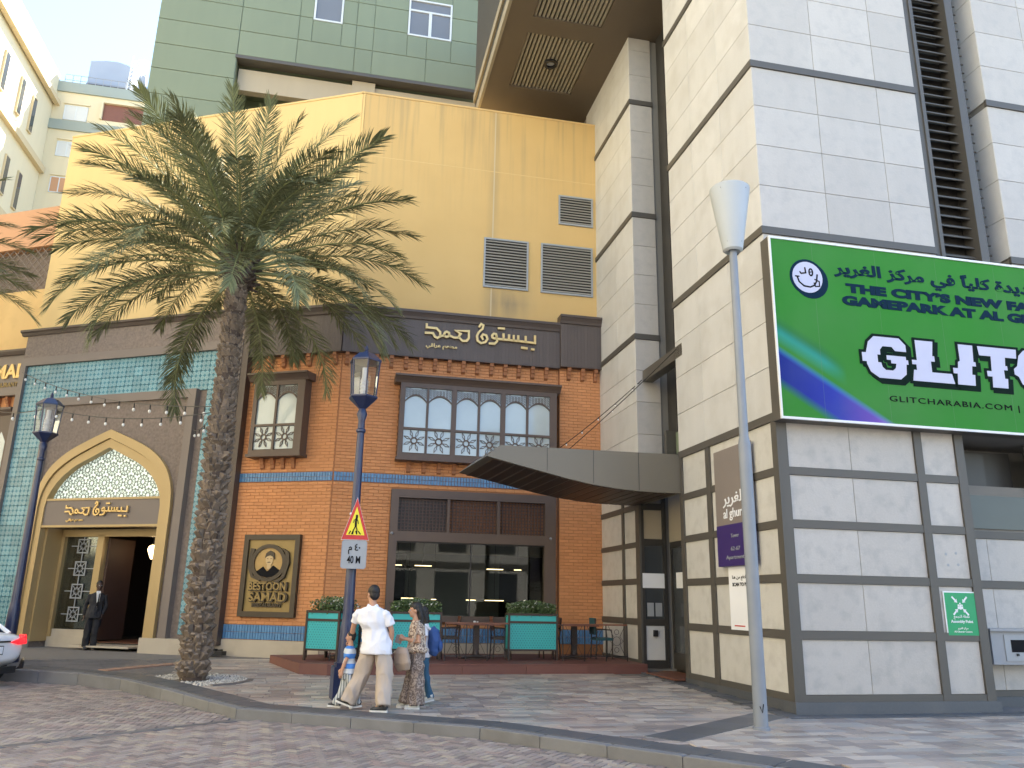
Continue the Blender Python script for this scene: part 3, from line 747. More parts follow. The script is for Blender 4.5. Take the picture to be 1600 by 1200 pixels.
# far part of the left face, beyond the door recess
TL2 = T @ Matrix.Translation((-.14, 8.92, 0)) @ Matrix.Rotation(R(-90), 4, 'Z')     # s=0 at the restaurant, s=2.9 at the corner
r2 = [(.20, .36), (1.12, 1.26), (2.03, 2.16), (2.88, 3.0), (3.76, 3.89)]
RZ3 = [.36, 1.12, 1.26, 2.03, 2.16, 2.88, 3.0, 3.76, 3.89, 4.6]
gridpan(TL2, [(-.2, 1.72), (1.86, 2.68)], 'stoneLowL', zr=RZ3)
frame_grid(TL2, [(-.3, -.2), (1.72, 1.86), (2.68, 2.92)], 0, 0, r2)
B2 = [4.62, 8.0, 11.37, 14.76, 18.1]
TR2 = T @ Matrix.Translation((-.14, 6.02, 0))          # its short return facing the street
for z in B2:
    MB().box(-1.0, 2.93, -.03, .03, z, z + .14).build('metal_band', 'bronze', tower, TL2)
    MB().box(.03, .66, -.03, .03, z, z + .14).build('metal_band', 'bronze', tower, TR2)
for k in range(4):
    Z = rows(B2[k] + .14, B2[k + 1])
    pan(TL2, [-1.0, .35, 1.62, 2.9], Z, 'stoneL'); pan(TR2, [0, .64], Z, 'stoneR')
# slot between return and first bay: louvres looking left
TC = T @ Matrix.Translation((.66, 5.98, 0)) @ Matrix.Rotation(R(-90), 4, 'Z')
louvre(TC, .55, 1.45, 5.6, 16.8, -.05, .24, .2)
MB().box(0, .5, -.3, .0, 0, 17).build('louvre_post', 'bronze_dk', tower, TC)
MB().box(1.47, 2.05, -.3, .02, 0, 17).build('louvre_post', 'bronze', tower, TC)
MB().box(.45, 2.0, -.2, .02, 4.5, 5.55).build('spandrel', 'green', tower, TC)
MB().box(.30, .42, .0, .25, 4.6, 5.6).box(.30, .48, .0, .30, 4.95, 5.0).box(.30, .48, 0, .30, 4.75, 4.79).build('bracket', 'bronze', tower, TC)
MB().box(-5.92, -3.6, -.25, .0, 6.86, 7.14).build('beam', 'bronze', tower, TL)
# overhang with coffered soffit
SO = MB(); SO.box(-3.6, .92, -3.96, -11, 17.05, 23); SO.build('overhang', 'bronze_dk', tower, T)
so = MB()
ds = [(-11, -8.92), (-6.48, -5.85), (-3.41, -2.9)]
so.box(-3.6, -2.92, -3.96, -11, 16.9, 17.04); so.box(-.97, .90, -3.96, -11, 16.9, 17.04)
for a, b_ in ((-11, -8.92), (-6.48, -5.85)): so.box(-2.92, -.97, a, b_, 16.9, 17.04)
so.build('soffit', 'soffit', tower, T)
for a, b_ in ((-8.92, -6.48), (-5.85, -3.96)):
    for k in range(17):
        s_ = -2.92 + 1.95 * (k + .5) / 17
        MB().box(-.033, .033, b_ - a, 0, 0, .06).build('soffit_rib', 'rib', tower, T @ Matrix.Translation((s_, -a, 16.95))) if k == -1 else piece('soffit_rib', tower, T, s_ - .034, s_ + .034, a, b_, 16.945, 17.03, 'rib', .004)
MB().box(-3.68, -3.60, -3.9, -11, 16.88, 17.22).build('fascia_strip', 'rib', tower, T)
MB().box(-3.66, -3.60, -3.9, -11, 17.22, 17.55).build('fascia_groove', 'bronze_dk', tower, T)
MB().box(-3.72, -3.60, -3.9, -11, 17.55, 17.85).build('fascia_strip', 'rib', tower, T)
tx = MB()
for k in range(60): tx.box(-3.70, -3.61, -4 - k * .115, -4.06 - k * .115, 17.9, 23)
tx.build('overhang_slats', 'bronze', tower, T, kind='stuff')
dl = thing('ceiling_light', 'round recessed light in the ribbed panel under the tower overhang', 'ceiling light', T @ Matrix.Translation((-1.95, 7.65, 16.93)))
MB().lathe([(.0, -.0), (.12, -.0), (.12, .03), (0, .03)], n=24).build('lens', 'signgrey', dl, W[dl.name], smooth=True)
mb = MB(); N_ = 24
mb.strip([(.2 * math.cos(k / N_ * 6.2832), .2 * math.sin(k / N_ * 6.2832)) for k in range(N_)], [(.13 * math.cos(k / N_ * 6.2832), .13 * math.sin(k / N_ * 6.2832)) for k in range(N_)], -.02, .06, closed=True)
mb.build('ring', 'black', dl, W[dl.name] @ Matrix.Rotation(R(90), 4, 'X'))
# entrance recess with door and notices
MB().box(-.0, .66, -.05, 0, .20, .36).box(-.0, .66, -.05, 0, 1.12, 1.26).box(0, .66, -.05, 0, 2.92, 3.06).box(0, .1, -.05, .01, .36, 4.6).box(.56, .66, -.05, .01, .36, 4.6).box(.1, .56, -.05, 0, 3.75, 3.9).build('door_frame', 'bronze_dk', tower, TR2)
piece('stone_panel', tower, TR2, .1, .56, -.04, -.02, .37, 1.11, 'stoneL', .003); piece('stone_panel', tower, TR2, .1, .56, -.04, -.02, 3.07, 3.74, 'beige', .003)
MB().box(.1, .56, -.03, -.02, 1.26, 2.92).build('window_pane', 'winglass', tower, TR2)
dr = MB().box(.06, .14, -.04, .03, .2, 3.0).box(1.9, 2.0, -.04, .03, .2, 3.0).box(.14, 1.9, -.04, .03, 2.86, 3.0).box(.14, 1.9, -.04, .03, .2, .55)
TD = T @ Matrix.Translation((.60, 5.98, 0)) @ Matrix.Rotation(R(-90), 4, 'Z')
door = dr.build('door', 'bronze_dk', tower, TD)
MB().box(.14, 1.9, -.01, 0, .55, 2.86).build('window_pane', 'winglass', door, TD)
MB().tube([(1.75, .06, 1.15), (1.75, .06, 1.55)], .014).build('handle', 'chrome', door, TD)
MB().box(.0, 2.02, -.1, .02, 3.0, 4.6).build('door_head', 'beige', tower, TD)
mt_ = MB().box(-.25, .58, -5.95, -4.0, .12, .145).build('doormat', 'wood_md', None, T); tag(mt_, 'brown mat in the doorway beside the stone tower', 'doormat')
for nm, F, a, b_, z0, z1, lab in (('notice', TR2, .04, .58, 1.95, 2.28, 'long white paper notice taped to the glass left of the tower door'), ('notice', TD, .3, 1.0, 1.95, 2.3, 'white paper notice taped to the leaf of the tower door')):
    o = MB().box(a, b_, .005, .012, z0, z1).build(nm, 'whiteprint', None, F); tag(o, lab, 'notice')
tn = MB()
for k in range(2): tn.box(.14 + k * .20, .30 + k * .20, .004, .010, 1.32, 1.62)
o = tn.build('leaflet_holder', 'signgrey', None, TR2); tag(o, 'pair of leaflet panels low on the glass left of the tower door', 'leaflets')
o = MB().box(.27, .37, .0, .05, .88, 1.02).build('key_box', 'black', None, TR2); tag(o, 'small black key box on the stone panel beside the tower door', 'key box')

# canopy over the entrance
cn = thing('entrance_canopy', 'grey bronze wing shaped metal canopy sticking out over the terrace from the stone tower', 'canopy', T @ Matrix.Translation((0, 3.9, 3.87)))
prof = [(0, 3.87), (-.5, 3.865), (-1, 3.875), (-1.5, 3.91), (-2, 3.97), (-2.5, 4.06), (-3, 4.17), (-3.6, 4.30), (-4.22, 4.44), (-3.94, 4.68), (0, 4.70)]
cm = MB(); n = len(prof)
fv = [(s_, -3.90, z) for s_, z in prof]; bv = [(s_ * 1.05, -6.3, z) for s_, z in prof]
cm.add(fv + bv, [tuple(range(n)), tuple(range(2 * n - 1, n - 1, -1))] + [(i, (i + 1) % n, n + (i + 1) % n, n + i) for i in range(n)])
cm.build('shell', mat('canopy_metal', (.165, .15, .12), .42, .06, .7, .03, 30, metal=.3), cn, T)
for k in range(17):
    s0 = -.12 - k * .235; s1 = s0 - .19
    def zz(s_):
        for i in range(8):
            a, b_ = prof[i], prof[i + 1]
            if b_[0] <= s_ <= a[0]: return a[1] + (b_[1] - a[1]) * (a[0] - s_) / (a[0] - b_[0])
        return 4.44
    mb = MB(); mb.add([(s0, -3.98, zz(s0) - .012), (s1, -3.98, zz(s1) - .012), (s1 * 1.04, -6.25, zz(s1) - .012), (s0 * 1.04, -6.25, zz(s0) - .012), (s0, -3.98, zz(s0) + .01), (s1, -3.98, zz(s1) + .01), (s1 * 1.04, -6.25, zz(s1) + .01), (s0 * 1.04, -6.25, zz(s0) + .01)],
        [(0, 1, 2, 3), (4, 7, 6, 5), (0, 4, 5, 1), (1, 5, 6, 2), (2, 6, 7, 3), (3, 7, 4, 0)])
    mb.build('plank', 'wood_dk', cn, T)
for s_ in (-.95, -1.95, -2.95): MB().box(s_ - .006, s_ + .006, -3.92, -3.897, 4.2 if s_ < -2.5 else 3.99 if s_ < -1.5 else 3.89, 4.69).build('panel_seam', 'bronze_dk', cn, T)

# ------------------------------------------------------------------ yellow building above the restaurant
yb = thing('yellow_building', 'yellow plastered upper building above the brown restaurant fascia, with three grey vents', 'building', B_)
Byw = B_ @ Matrix.Translation((0, .12, 0)); 
MB().box(0, 7.24, -6, 0, 8.6, 15.97).build('wall', 'yellowstain', yb, Byw)
Cy = C_ @ Matrix.Translation((0, .12, 0))
MB().box(-10.4, -3.3, -6, 0, 9.28, 15.97).box(-3.3, 0.02, -6, 0, 8.6, 15.97).build('wall', 'yellow2', yb, Cy)
MB().box(-.02, 7.25, -.3, .02, 15.97, 16.03).build('coping', 'yellow', yb, Byw); MB().box(-10.4, 0.0, -.3, .02, 15.97, 16.03).build('coping', 'yellow2', yb, Cy)
MB().box(3.98, 4.02, 0, .004, 9.3, 15.97).build('render_joint', 'tan', yb, Byw)
MB().box(0, 7.2, 0, .003, 13.93, 13.955).build('render_joint', 'yellow2', yb, Byw)
def vent(F, s0, s1, z0, z1):
    v = MB().box(s0 - .05, s1 + .05, 0, .05, z0 - .05, z0).box(s0 - .05, s1 + .05, 0, .05, z1, z1 + .05).box(s0 - .05, s0, 0, .05, z0, z1).box(s1, s1 + .05, 0, .05, z0, z1).build('vent', 'signgrey', yb, F)
    MB().box(s0, s1, 0, .006, z0, z1).build('vent_back', 'darkvoid', v, F)
    n = int((z1 - z0) / .085); key = ('vs', s0, z0)
    mb = MB().prism([(.012, .05), (.045, .0), (.04, -.006), (.008, .042)], -(s1 - s0) / 2, (s1 - s0) / 2, 's'); me = mb.mesh('slat'); me.materials.append(M['grate'])
    for k in range(n): link(bpy.data.objects.new('slat', me), v, F @ Matrix.Translation(((s0 + s1) / 2, 0, z0 + .02 + k * (z1 - z0) / n)))
vent(Byw, 3.80, 5.02, 10.28, 11.72); vent(Byw, 5.50, 6.98, 10.28, 11.74); vent(Byw, 6.03, 7.0, 12.52, 13.38)
# left wing of the yellow building with orange band and lattice screen
EW = fr(-15.0, 23.85, -17, -.55)
ow = thing('orange_wall_building', 'orange and yellow wing with a diagonal lattice screen at the left edge of the photo', 'building', EW)
MB().box(-12, 0, -6, 0, 9.0, 11.55).build('wall', 'yellow', ow, EW)
MB().box(-12, 0, -6, -.35, 11.55, 13.1).build('recess_wall', 'brownstone', ow, EW)
MB().box(-12, 0, -6, 0, 13.1, 14.5).build('upper_wall', 'orange', ow, EW)
la = MB()
for k in range(-24, 28):
    x0 = -6 + k * .3
    a, b_ = max(x0, -6), min(x0 + 1.5, 0)
    if b_ > a: la.tube([(a, -.1, 11.6 + (a - x0)), (b_, -.1, 11.6 + (b_ - x0))], .016, 4)
    x1 = x0 + 1.5; a, b_ = max(x0, -6), min(x1, 0)
    if b_ > a: la.tube([(a, -.1, 13.1 - (a - x0)), (b_, -.1, 13.1 - (b_ - x0))], .016, 4)
la.build('lattice_screen', 'brownframe', ow, EW, kind='stuff')

# ------------------------------------------------------------------ green panelled tower behind
GF = fr(-5.776, 25.95, 12)
gt = thing('green_tower', 'pale green panelled block with white framed windows overhanging the yellow wall', 'building', GF)
MB().box(-7.5, -4.65, -14, -.04, 8, 30).box(-4.65, 4.37, -14, -.04, 20.75, 30).box(-4.65, 4.37, -14, -2.8, 8, 20.75).build('wall', 'green', gt, GF)
MB().box(-4.6, 4.37, -.7, -.39, 19.58, 20.47).box(-.39, 4.37, -2.7, -.34, 17.0, 19.58).box(-.47, .39, -2.7, -.28, 17.0, 20.6).build('beige_beam', 'beige', gt, GF)
MB().box(4.42, 11, -14, -4, 8, 28).build('rear_wall', 'bronze_dk', gt, GF)  # added block, closes the gap that let sun through onto the palm
MB().box(-4.65, -.47, -2.7, -2.6, 15, 19.5).build('void', 'darkvoid', gt, GF)  # dark sheet that paints the deep shade below the beam
MB().box(-4.7, 4.39, -.45, .03, 20.64, 20.77).build('drip_edge', 'bronze', gt, GF)
W1, W2 = (-2.09, -1.01, 22.80, 25.1), (1.48, 3.19, 22.80, 24.50)
gs = [-4.65, -2.58, -.47, .19, 2.24, 4.32]
gzs = [20.79 + 1.04 * k for k in range(6)]
def hits(a, b_, c, d, w): return a < w[1] and b_ > w[0] and c < w[3] and d > w[2]
def gpanel(a, b_, c, d):
    for w in (W1, W2):
        if hits(a, b_, c, d, w):
            if a < w[0]: gpanel(a, w[0], c, d)
            if b_ > w[1]: gpanel(w[1], b_, c, d)
            if c < w[2]: gpanel(max(a, w[0]), min(b_, w[1]), c, w[2])
            if d > w[3]: gpanel(max(a, w[0]), min(b_, w[1]), w[3], d)
            return
    if b_ - a > .05 and d - c > .05: piece('wall_panel', gt, GF, a + .008, b_ - .008, -.04, 0, c + .008, d - .008, 'green', .010)
for i in range(5):
    for j in range(5): gpanel(gs[i], gs[i + 1], gzs[j], gzs[j + 1])
for j in range(11): gpanel(-7.5, -4.66, 14.55 + 1.04 * j, 14.55 + 1.04 * (j + 1))
for w, two in ((W1, False), (W2, True)):
    a, b_, c, d = w; f = .07
    mb = MB().box(a, b_, -.05, .02, c, c + f).box(a, b_, -.05, .02, d - f, d).box(a, a + f, -.05, .02, c + f, d - f).box(b_ - f, b_, -.05, .02, c + f, d - f)
    if two: mb.box(a + f, b_ - f, -.05, .01, d - .56, d - .48).box((a + b_) / 2 - .06, (a + b_) / 2 + .06, -.05, .01, c + f, d - .56)
    wo_ = mb.build('window', 'upvc', gt, GF)
    MB().box(a + f, b_ - f, -.05, -.03, c + f, d - f).build('pane', 'greypane', wo_, GF)

# ------------------------------------------------------------------ far cream buildings at the top left
FF = fr(-35.2, 52.6, 12)       # far block, corner at its left end
cb = thing('far_cream_building', 'cream far block with grey parapets and balcony facing the street, beyond the palm', 'building', FF)
MB().box(-1, 24, -12, 0, 0, 38.45).build('wall', 'cream', cb, FF)
for z, h in ((38.45, .85), (35.2, .8)): MB().box(-.02, 24, -.5, .14, z, z + h).build('parapet', 'cream_dark', cb, FF)
for z in (37.45, 34.4, 31.4, 28.4): MB().box(.75, 2.6, 0, .10, z, z + .14).build('window_hood', 'cream', cb, FF)
def win(par, F, a, b_, c, d, m='paleglass', f=.07, mull=1):
    mb = MB().box(a, b_, -.05, .05, c, c + f).box(a, b_, -.05, .05, d - f, d).box(a, a + f, -.05, .05, c, d).box(b_ - f, b_, -.05, .05, c, d)
    for k in range(mull): x = a + (b_ - a) * (k + 1) / (mull + 1); mb.box(x - f / 2, x + f / 2, -.05, .05, c, d)
    w = mb.build('window', 'upvc', par, F); MB().box(a, b_, .0, .03, c + f, d - f).build('pane', m, w, F)
for (a, b_, c, d, m) in ((.85, 2.5, 36.1, 37.35, 'paleglass'), (.8, 2.2, 33.0, 34.25, 'paleglass'), (.8, 2.05, 30.0, 31.3, 'orange'), (.8, 2.0, 27, 28.2, 'paleglass')): win(cb, FF, a, b_, c, d, m)
MB().box(3.5, 7.5, -.0, .02, 36.45, 37.85).build('balcony_recess', 'wood_md', cb, FF)
MB().box(3.4, 7.6, .0, .25, 37.85, 37.98).box(3.4, 3.55, 0, .25, 36.45, 37.85).build('balcony_frame', 'cream', cb, FF)
LF = FF @ Matrix.Rotation(R(90), 4, 'Z')      # left building facing right: s<0 comes towards the street
lb = thing('left_cream_building', 'sunlit cream building receding along the left side with narrow window bays', 'building', LF)
MB().box(-80, -.02, -12, 0, 0, 37.4).build('wall', 'cream', lb, LF)
MB().box(-80, .0, -.5, .15, 37.4, 39.8).build('parapet', 'cream', lb, LF); MB().box(-80, 0, .15, .5, 37.2, 37.6).build('string_course', 'tan', lb, LF)
for z in (31.4, 25.4, 19.4, 13.4): MB().box(-80, -.1, 0, .35, z, z + .5).build('string_course', 'tan', lb, LF)
for r_ in range(5):
    for k in range(9):
        for e in (0, 2.2):
            s_ = -3.4 - k * 5.0 - e; z = 33.0 - r_ * 6.0
            if s_ > -46:
                w = MB().box(s_ - .06, s_ + .56, .0, .14, z - .1, z + 2.7).build('window', 'tan', lb, LF)
                MB().box(s_, s_ + .5, .1, .16, z, z + 2.6).build('pane', 'winglass', w, LF)
# roof plant
rt = thing('roof_plant_box', 'blue grey plant box with a curved top on the far roof', 'plant box', FF @ Matrix.Translation((3, 2, 39.3)))
mb = MB(); mb.prism([(1.7, 39.3), (4.9, 39.3), (4.9, 42.0), (4.3, 42.25), (3.6, 42.4), (2.8, 42.35), (1.7, 42.15)], -3, -1, 'd'); mb.build('casing', 'tank', rt, FF)
MB().box(1.65, 4.95, -1.0, -.97, 39.3, 40.1).build('louvre_panel', 'bronze', rt, FF)
rl = thing('roof_railing', 'thin metal railing along the far roof edge', 'railing', FF @ Matrix.Translation((.4, .3, 39.3)))
for z in (39.75, 40.2): MB().tube([(.4, -.3, z), (4.7, -.3, z)], .025, 6).build('rail', 'gunmetal', rl, FF)
for k in range(9): MB().tube([(.4 + k * .54, -.3, 39.3), (.4 + k * .54, -.3, 40.2)], .025, 6).build('post', 'gunmetal', rl, FF)
ms = thing('roof_ladder_mast', 'white lattice mast with ladder rungs beside the plant box on the far roof', 'mast', FF @ Matrix.Translation((5.2, .6, 39.3)))
for i, (a, b_) in enumerate(((4.85, -.2), (5.6, -.2), (4.85, -.9), (5.6, -.9))):
    MB().tube([(a, b_, 39.3), (a + (.1 if a < 5 else -.1), b_, 42.6 - (i % 2) * .5)], .04, 6).build('leg', 'white', ms, FF)
mb = MB()
for k in range(8):
    z = 39.4 + k * .38
    mb.tube([(4.87, -.2, z), (5.55, -.2, z + .3)], .024, 5); mb.tube([(5.55, -.2, z), (4.9, -.2, z)], .024, 5); mb.tube([(5.58, -.2, z), (5.55, -.9, z + .3)], .024, 5)
mb.build('bracing', 'white', ms, FF)
mb = MB()
for k in range(5):
    n_ = 12; z = 41.0 + k * .35; mb.tube([(5.75 + .28 * math.cos(q / n_ * 6.2832), -.5 + .28 * math.sin(q / n_ * 6.2832), z) for q in range(n_ + 1)], .02, 4)
for q in range(4): mb.tube([(5.75 + .28 * math.cos(q * 1.57), -.5 + .28 * math.sin(q * 1.57), 40.8), (5.75 + .28 * math.cos(q * 1.57), -.5 + .28 * math.sin(q * 1.57), 42.5)], .02, 4)
mb.build('ladder_cage', 'white', ms, FF)
MB().prism([(5.35, 39.6), (6.1, 39.9), (6.0, 41.2), (5.5, 41.0)], -.7, -.4, 'd').build('panel', 'tank', ms, FF)
# building across the street, only mirrored in the restaurant glass
ob = thing('opposite_building', 'pale stone building across the street behind the camera, only mirrored in the glass', 'building', fr(0, -16, 180))
F = W[ob.name]
MB().box(-30, 30, -8, 0, -.1, 12).build('wall', 'stoneR', ob, F)
for k in range(-7, 8):
    MB().box(k * 4 - 1.3, k * 4 + 1.3, -.05, .02, .5, 3.6).build('window', 'winglass', ob, F); MB().box(k * 4 - 1.1, k * 4 + 1.1, -.05, .02, 5, 7.4).build('window', 'winglass', ob, F)
MB().box(-30, 30, 0, .1, 3.9, 4.3).build('band', 'bronze', ob, F)
# ------------------------------------------------------------------ restaurant
rb = thing('restaurant_building', 'orange brick restaurant with brown board fascia, timber bay windows and blue tile bands', 'restaurant', B_)
OB = [(1.50, 5.87, 1.08, 4.33), (1.57, 5.97, 5.12, 7.2)]          # openings on the right face
def wallbits(F, s0, s1, z0, z1, holes, nm, m, d0=-.25, d1=0.):
    mb = MB(); xs = sorted({s0, s1} | {h[0] for h in holes} | {h[1] for h in holes})
    for i in range(len(xs) - 1):
        a, b_ = xs[i], xs[i + 1]; zs = [z0]
        for h in sorted(holes, key=lambda h: h[2]):
            if h[0] < b_ - 1e-4 and h[1] > a + 1e-4: zs += [h[2], h[3]]
        zs.append(z1)
        for k in range(0, len(zs), 2):
            if zs[k + 1] > zs[k]: mb.box(a, b_, d0, d1, zs[k], zs[k + 1])
    return mb.build(nm, m, rb, F)
wallbits(B_, .0, 7.3, .1, 9.0, OB, 'wall', 'mortar', -.25, -.012)
wallbits(C_, -3.2, -.0, .1, 9.0, [], 'wall', 'mortar', -.25, -.012)
def bricks(F, s0, s1, z0, z1, holes, dd=0.):
    L = []; r_ = 0; z = z0
    while z + .078 <= z1 + .02:
        x = s0 - (r_ % 2) * .128
        while x < s1:
            a, b_ = max(x, s0), min(x + .251, s1)
            for h in holes:
                if a < h[1] and b_ > h[0] and z < h[3] and z + .078 > h[2]:
                    if a < h[0]: b_ = h[0]
                    elif b_ > h[1]: a = h[1]
                    else: b_ = a
            if b_ - a > .02: L.append((a, b_, -.012 + dd, dd, z, z + .077))
            x += .256
        z += .0845; r_ += 1
    return L
PL = (-2.30, -.72, 1.12, 3.1)
LB = bricks(B_, 0.02, 5.95, .92, 4.48, OB) + bricks(B_, 0.02, 5.95, 4.74, 7.9, OB)
LB2 = bricks(B_, 5.98, 7.22, .92, 4.48, OB, .10) + bricks(B_, 5.98, 7.22, 4.74, 7.9, OB, .10)
LC = bricks(C_, -3.10, -.02, .92, 4.48, [PL]) + bricks(C_, -3.10, -.02, 4.74, 7.9, [])
# keep thickness alike so that meshes are shared
LC = [(a, b_, c, 0., e, g) for a, b_, c, d, e, g in LC]; LB = [(a, b_, c, 0., e, g) for a, b_, c, d, e, g in LB]
blocks('brick', rb, C_, LC, 'brick', .006, 'd', 180, 'brickwork')
blocks('brick', rb, B_, LB, 'brick', .006, 'd', 100, 'brickwork')
MB().box(5.97, 7.24, -.2, .088, .1, 9.0).build('pier', 'mortar', rb, B_)
blocks('brick', rb, B_, LB2, 'brick', .006, 'd', 20, 'brickwork')
def bluerow(F, s0, s1, z0, z1, dd=0.):
    mb = MB(); x = s0
    while x < s1 - .02:
        w = min(.075, s1 - x); mb.add([(x, dd - .01, z0), (x + w - .006, dd - .01, z0), (x + w - .006, dd - .01, z1), (x, dd - .01, z1), (x + .004, dd + .012, z0 + .004), (x + w - .01, dd + .012, z0 + .004), (x + w - .01, dd + .012, z1 - .004), (x + .004, dd + .012, z1 - .004)],
               [(4, 5, 6, 7)] + [(j, (j + 1) % 4, 4 + (j + 1) % 4, 4 + j) for j in range(4)]); x += .078
    mb.build('blue_tile_band', 'bluetile', rb, F, kind='stuff')
for z0, z1 in ((4.49, 4.60), (4.605, 4.72), (.56, .73), (.735, .905)):
    bluerow(B_, .02, 5.96, z0, z1); bluerow(B_, 5.98, 7.22, z0, z1, .1); bluerow(C_, -3.1, -.02, z0, z1)
MB().box(-3.2, 0.0, -.2, .05, .0, .55).build('plinth', 'plinth', rb, C_); MB().box(.0, 7.22, -.2, .05, .0, .55).build('plinth', 'plinth', rb, B_)
# fascia: narrow vertical boards
def boards(F, s0, s1, z0, z1, dd):
    mb = MB(); x = s0; w = .098
    while x < s1 - .01:
        b_ = min(x + w, s1); mb.add([(x + .001, dd - .02, z0), (b_ - .001, dd - .02, z0), (b_ - .001, dd - .02, z1), (x + .001, dd - .02, z1), (x + .004, dd - .012, z0), (b_ - .004, dd - .012, z0), (b_ - .004, dd - .012, z1), (x + .004, dd - .012, z1)], [(4, 5, 6, 7), (0, 4, 7, 3), (1, 2, 6, 5), (0, 1, 5, 4), (3, 7, 6, 2)]); x += w
    mb.build('fascia_boards', 'fascia', rb, F, kind='stuff')
def fascia(F, s0, s1, z0, z1, d, e0=0, e1=0):
    MB().box(s0, s1, -.2, d - .015, z0, z1).build('fascia_core', 'cornice', rb, F)
    boards(F, s0, s1, z0 + .0, z1 - .2, d)
    mb = MB(); prof = [(0, z1 - .22), (d + .03, z1 - .22), (d + .05, z1 - .15), (d + .10, z1 - .06), (d + .12, z1 - .05), (d + .12, z1 + .02), (0, z1 + .02)]
    mb.prism(prof, s0 - e0, s1 + e1, 's'); mb.build('cornice', 'cornice', rb, F)
    MB().box(s0, s1, 0, d + .012, z0 - .025, z0 + .0).build('fascia_edge', 'cornice', rb, F)
fascia(B_, -.02, 5.96, 7.93, 9.20, .16); fascia(C_, -3.25, .02, 7.93, 9.20, .16, 0, .04)
fascia(B_, 5.96, 7.3, 7.96, 9.43, .27, .03, .03)
cb_me = MB().prism([(0, 0), (.15, 0), (.15, -.10), (.11, -.10), (.11, -.20), (.07, -.20), (.07, -.31), (.0, -.36)], -.05, .05, 's').mesh('corbel'); cb_me.materials.append(M['corbel'])
cb_ms = MB().prism([(0, 0), (.12, 0), (.12, -.08), (.09, -.08), (.09, -.17), (.055, -.17), (.055, -.26), (.0, -.30)], -.05, .05, 's').mesh('corbel'); cb_ms.materials.append(M['corbel'])
def corbel(F, s, z, d=0., small=False): link(bpy.data.objects.new('corbel', cb_ms if small else cb_me), rb, F @ Matrix.Translation((s, -d, z)))
for k in range(8): corbel(C_, -2.86 + k * .385, 7.92)
for k in range(14): corbel(B_, .52 + k * .39 , 7.92)
corbel(B_, .13, 7.92)
for s_ in (6.22, 6.62, 7.0): corbel(B_, s_, 7.93, .1)
for k in range(4): corbel(C_, -2.05 + k * .30, 5.10, 0, True)
for k in range(10): corbel(B_, 1.9 + k * .40, 5.07, 0, True)

# timber bay (oriel) windows
def light(F, par, a, b_, zt, zr, zs, d):
    """one arched light: a..b wide, zt top, zr transom, zs sill"""
    f = .035; mid = (a + b_) / 2; h = (b_ - a) / 2
    MB().box(a, b_, d - .07, d - .06, zr, zt).build('pane', 'winglass' if False else 'curtain', par, F)
    MB().box(a, b_, d - .07, d - .06, zs, zr).build('pane', 'curtain', par, F)
    # spandrel cut by a pointed arch
    za = zt - .22; zsp = za - .17; A = []; Bt = []
    for k in range(13):
        u = -1 + 2 * k / 12; z = za - (.17) * (abs(u) ** 2.2) * .9 - .03 * abs(u)
        A.append((mid + u * h, z)); Bt.append((mid + u * h * 1.0, z + .045))
    sp_ = MB().strip(Bt, A, d - .055, d - .015); sp_.build('arch', 'oriel', par, F)
    lt = MB(); rr = random.Random(3)
    for k in range(7):
        x = a + (b_ - a) * (k + .5) / 7; z0 = za + .03 - .12 * abs((x - mid) / h) ** 2
        for q in range(4):
            zc = z0 + .03 + q * (zt - z0) / 4
            if zc < zt - .02: lt.tube([(x - .035, d - .045, zc - .03), (x + .035, d - .045, zc + .03)], .008, 4); lt.tube([(x + .035, d - .045, zc - .03), (x - .035, d - .045, zc + .03)], .008, 4)
    # rosette at the foot
    zc = (zs + zr) / 2; R0 = min(h, (zr - zs) / 2)
    N_ = 14; ro = MB()
    ro.strip([(mid + R0 * .34 * math.cos(k / N_ * 6.2832), zc + R0 * .34 * math.sin(k / N_ * 6.2832)) for k in range(N_)], [(mid + R0 * .21 * math.cos(k / N_ * 6.2832), zc + R0 * .21 * math.sin(k / N_ * 6.2832)) for k in range(N_)], d - .05, d - .03, closed=True)
    for k in range(8):
        w = (k + .5) / 8 * 6.2832; e = 1 / max(abs(math.cos(w)), abs(math.sin(w)))
        for dw in (-.16, .16):
            ro.tube([(mid + R0 * .34 * math.cos(w), d - .04, zc + R0 * .34 * math.sin(w)), (mid + h * .68 * math.cos(w + dw), d - .04, zc + R0 * .68 * math.sin(w + dw)), (mid + min(h, h * e * .97) * math.cos(w) , d - .04, zc + R0 * e * .95 * math.sin(w))], .010, 4)
    lt.v += [v for v in ro.v]; n = len(lt.v) - len(ro.v); lt.f += [tuple(i + n for i in f_) for f_ in ro.f]
    lt.build('tracery', 'lattice' if False else 'oriel', par, F)
    MB().box(a, b_, d - .07, d, zr - .03, zr + .03).build('transom', 'oriel', par, F)
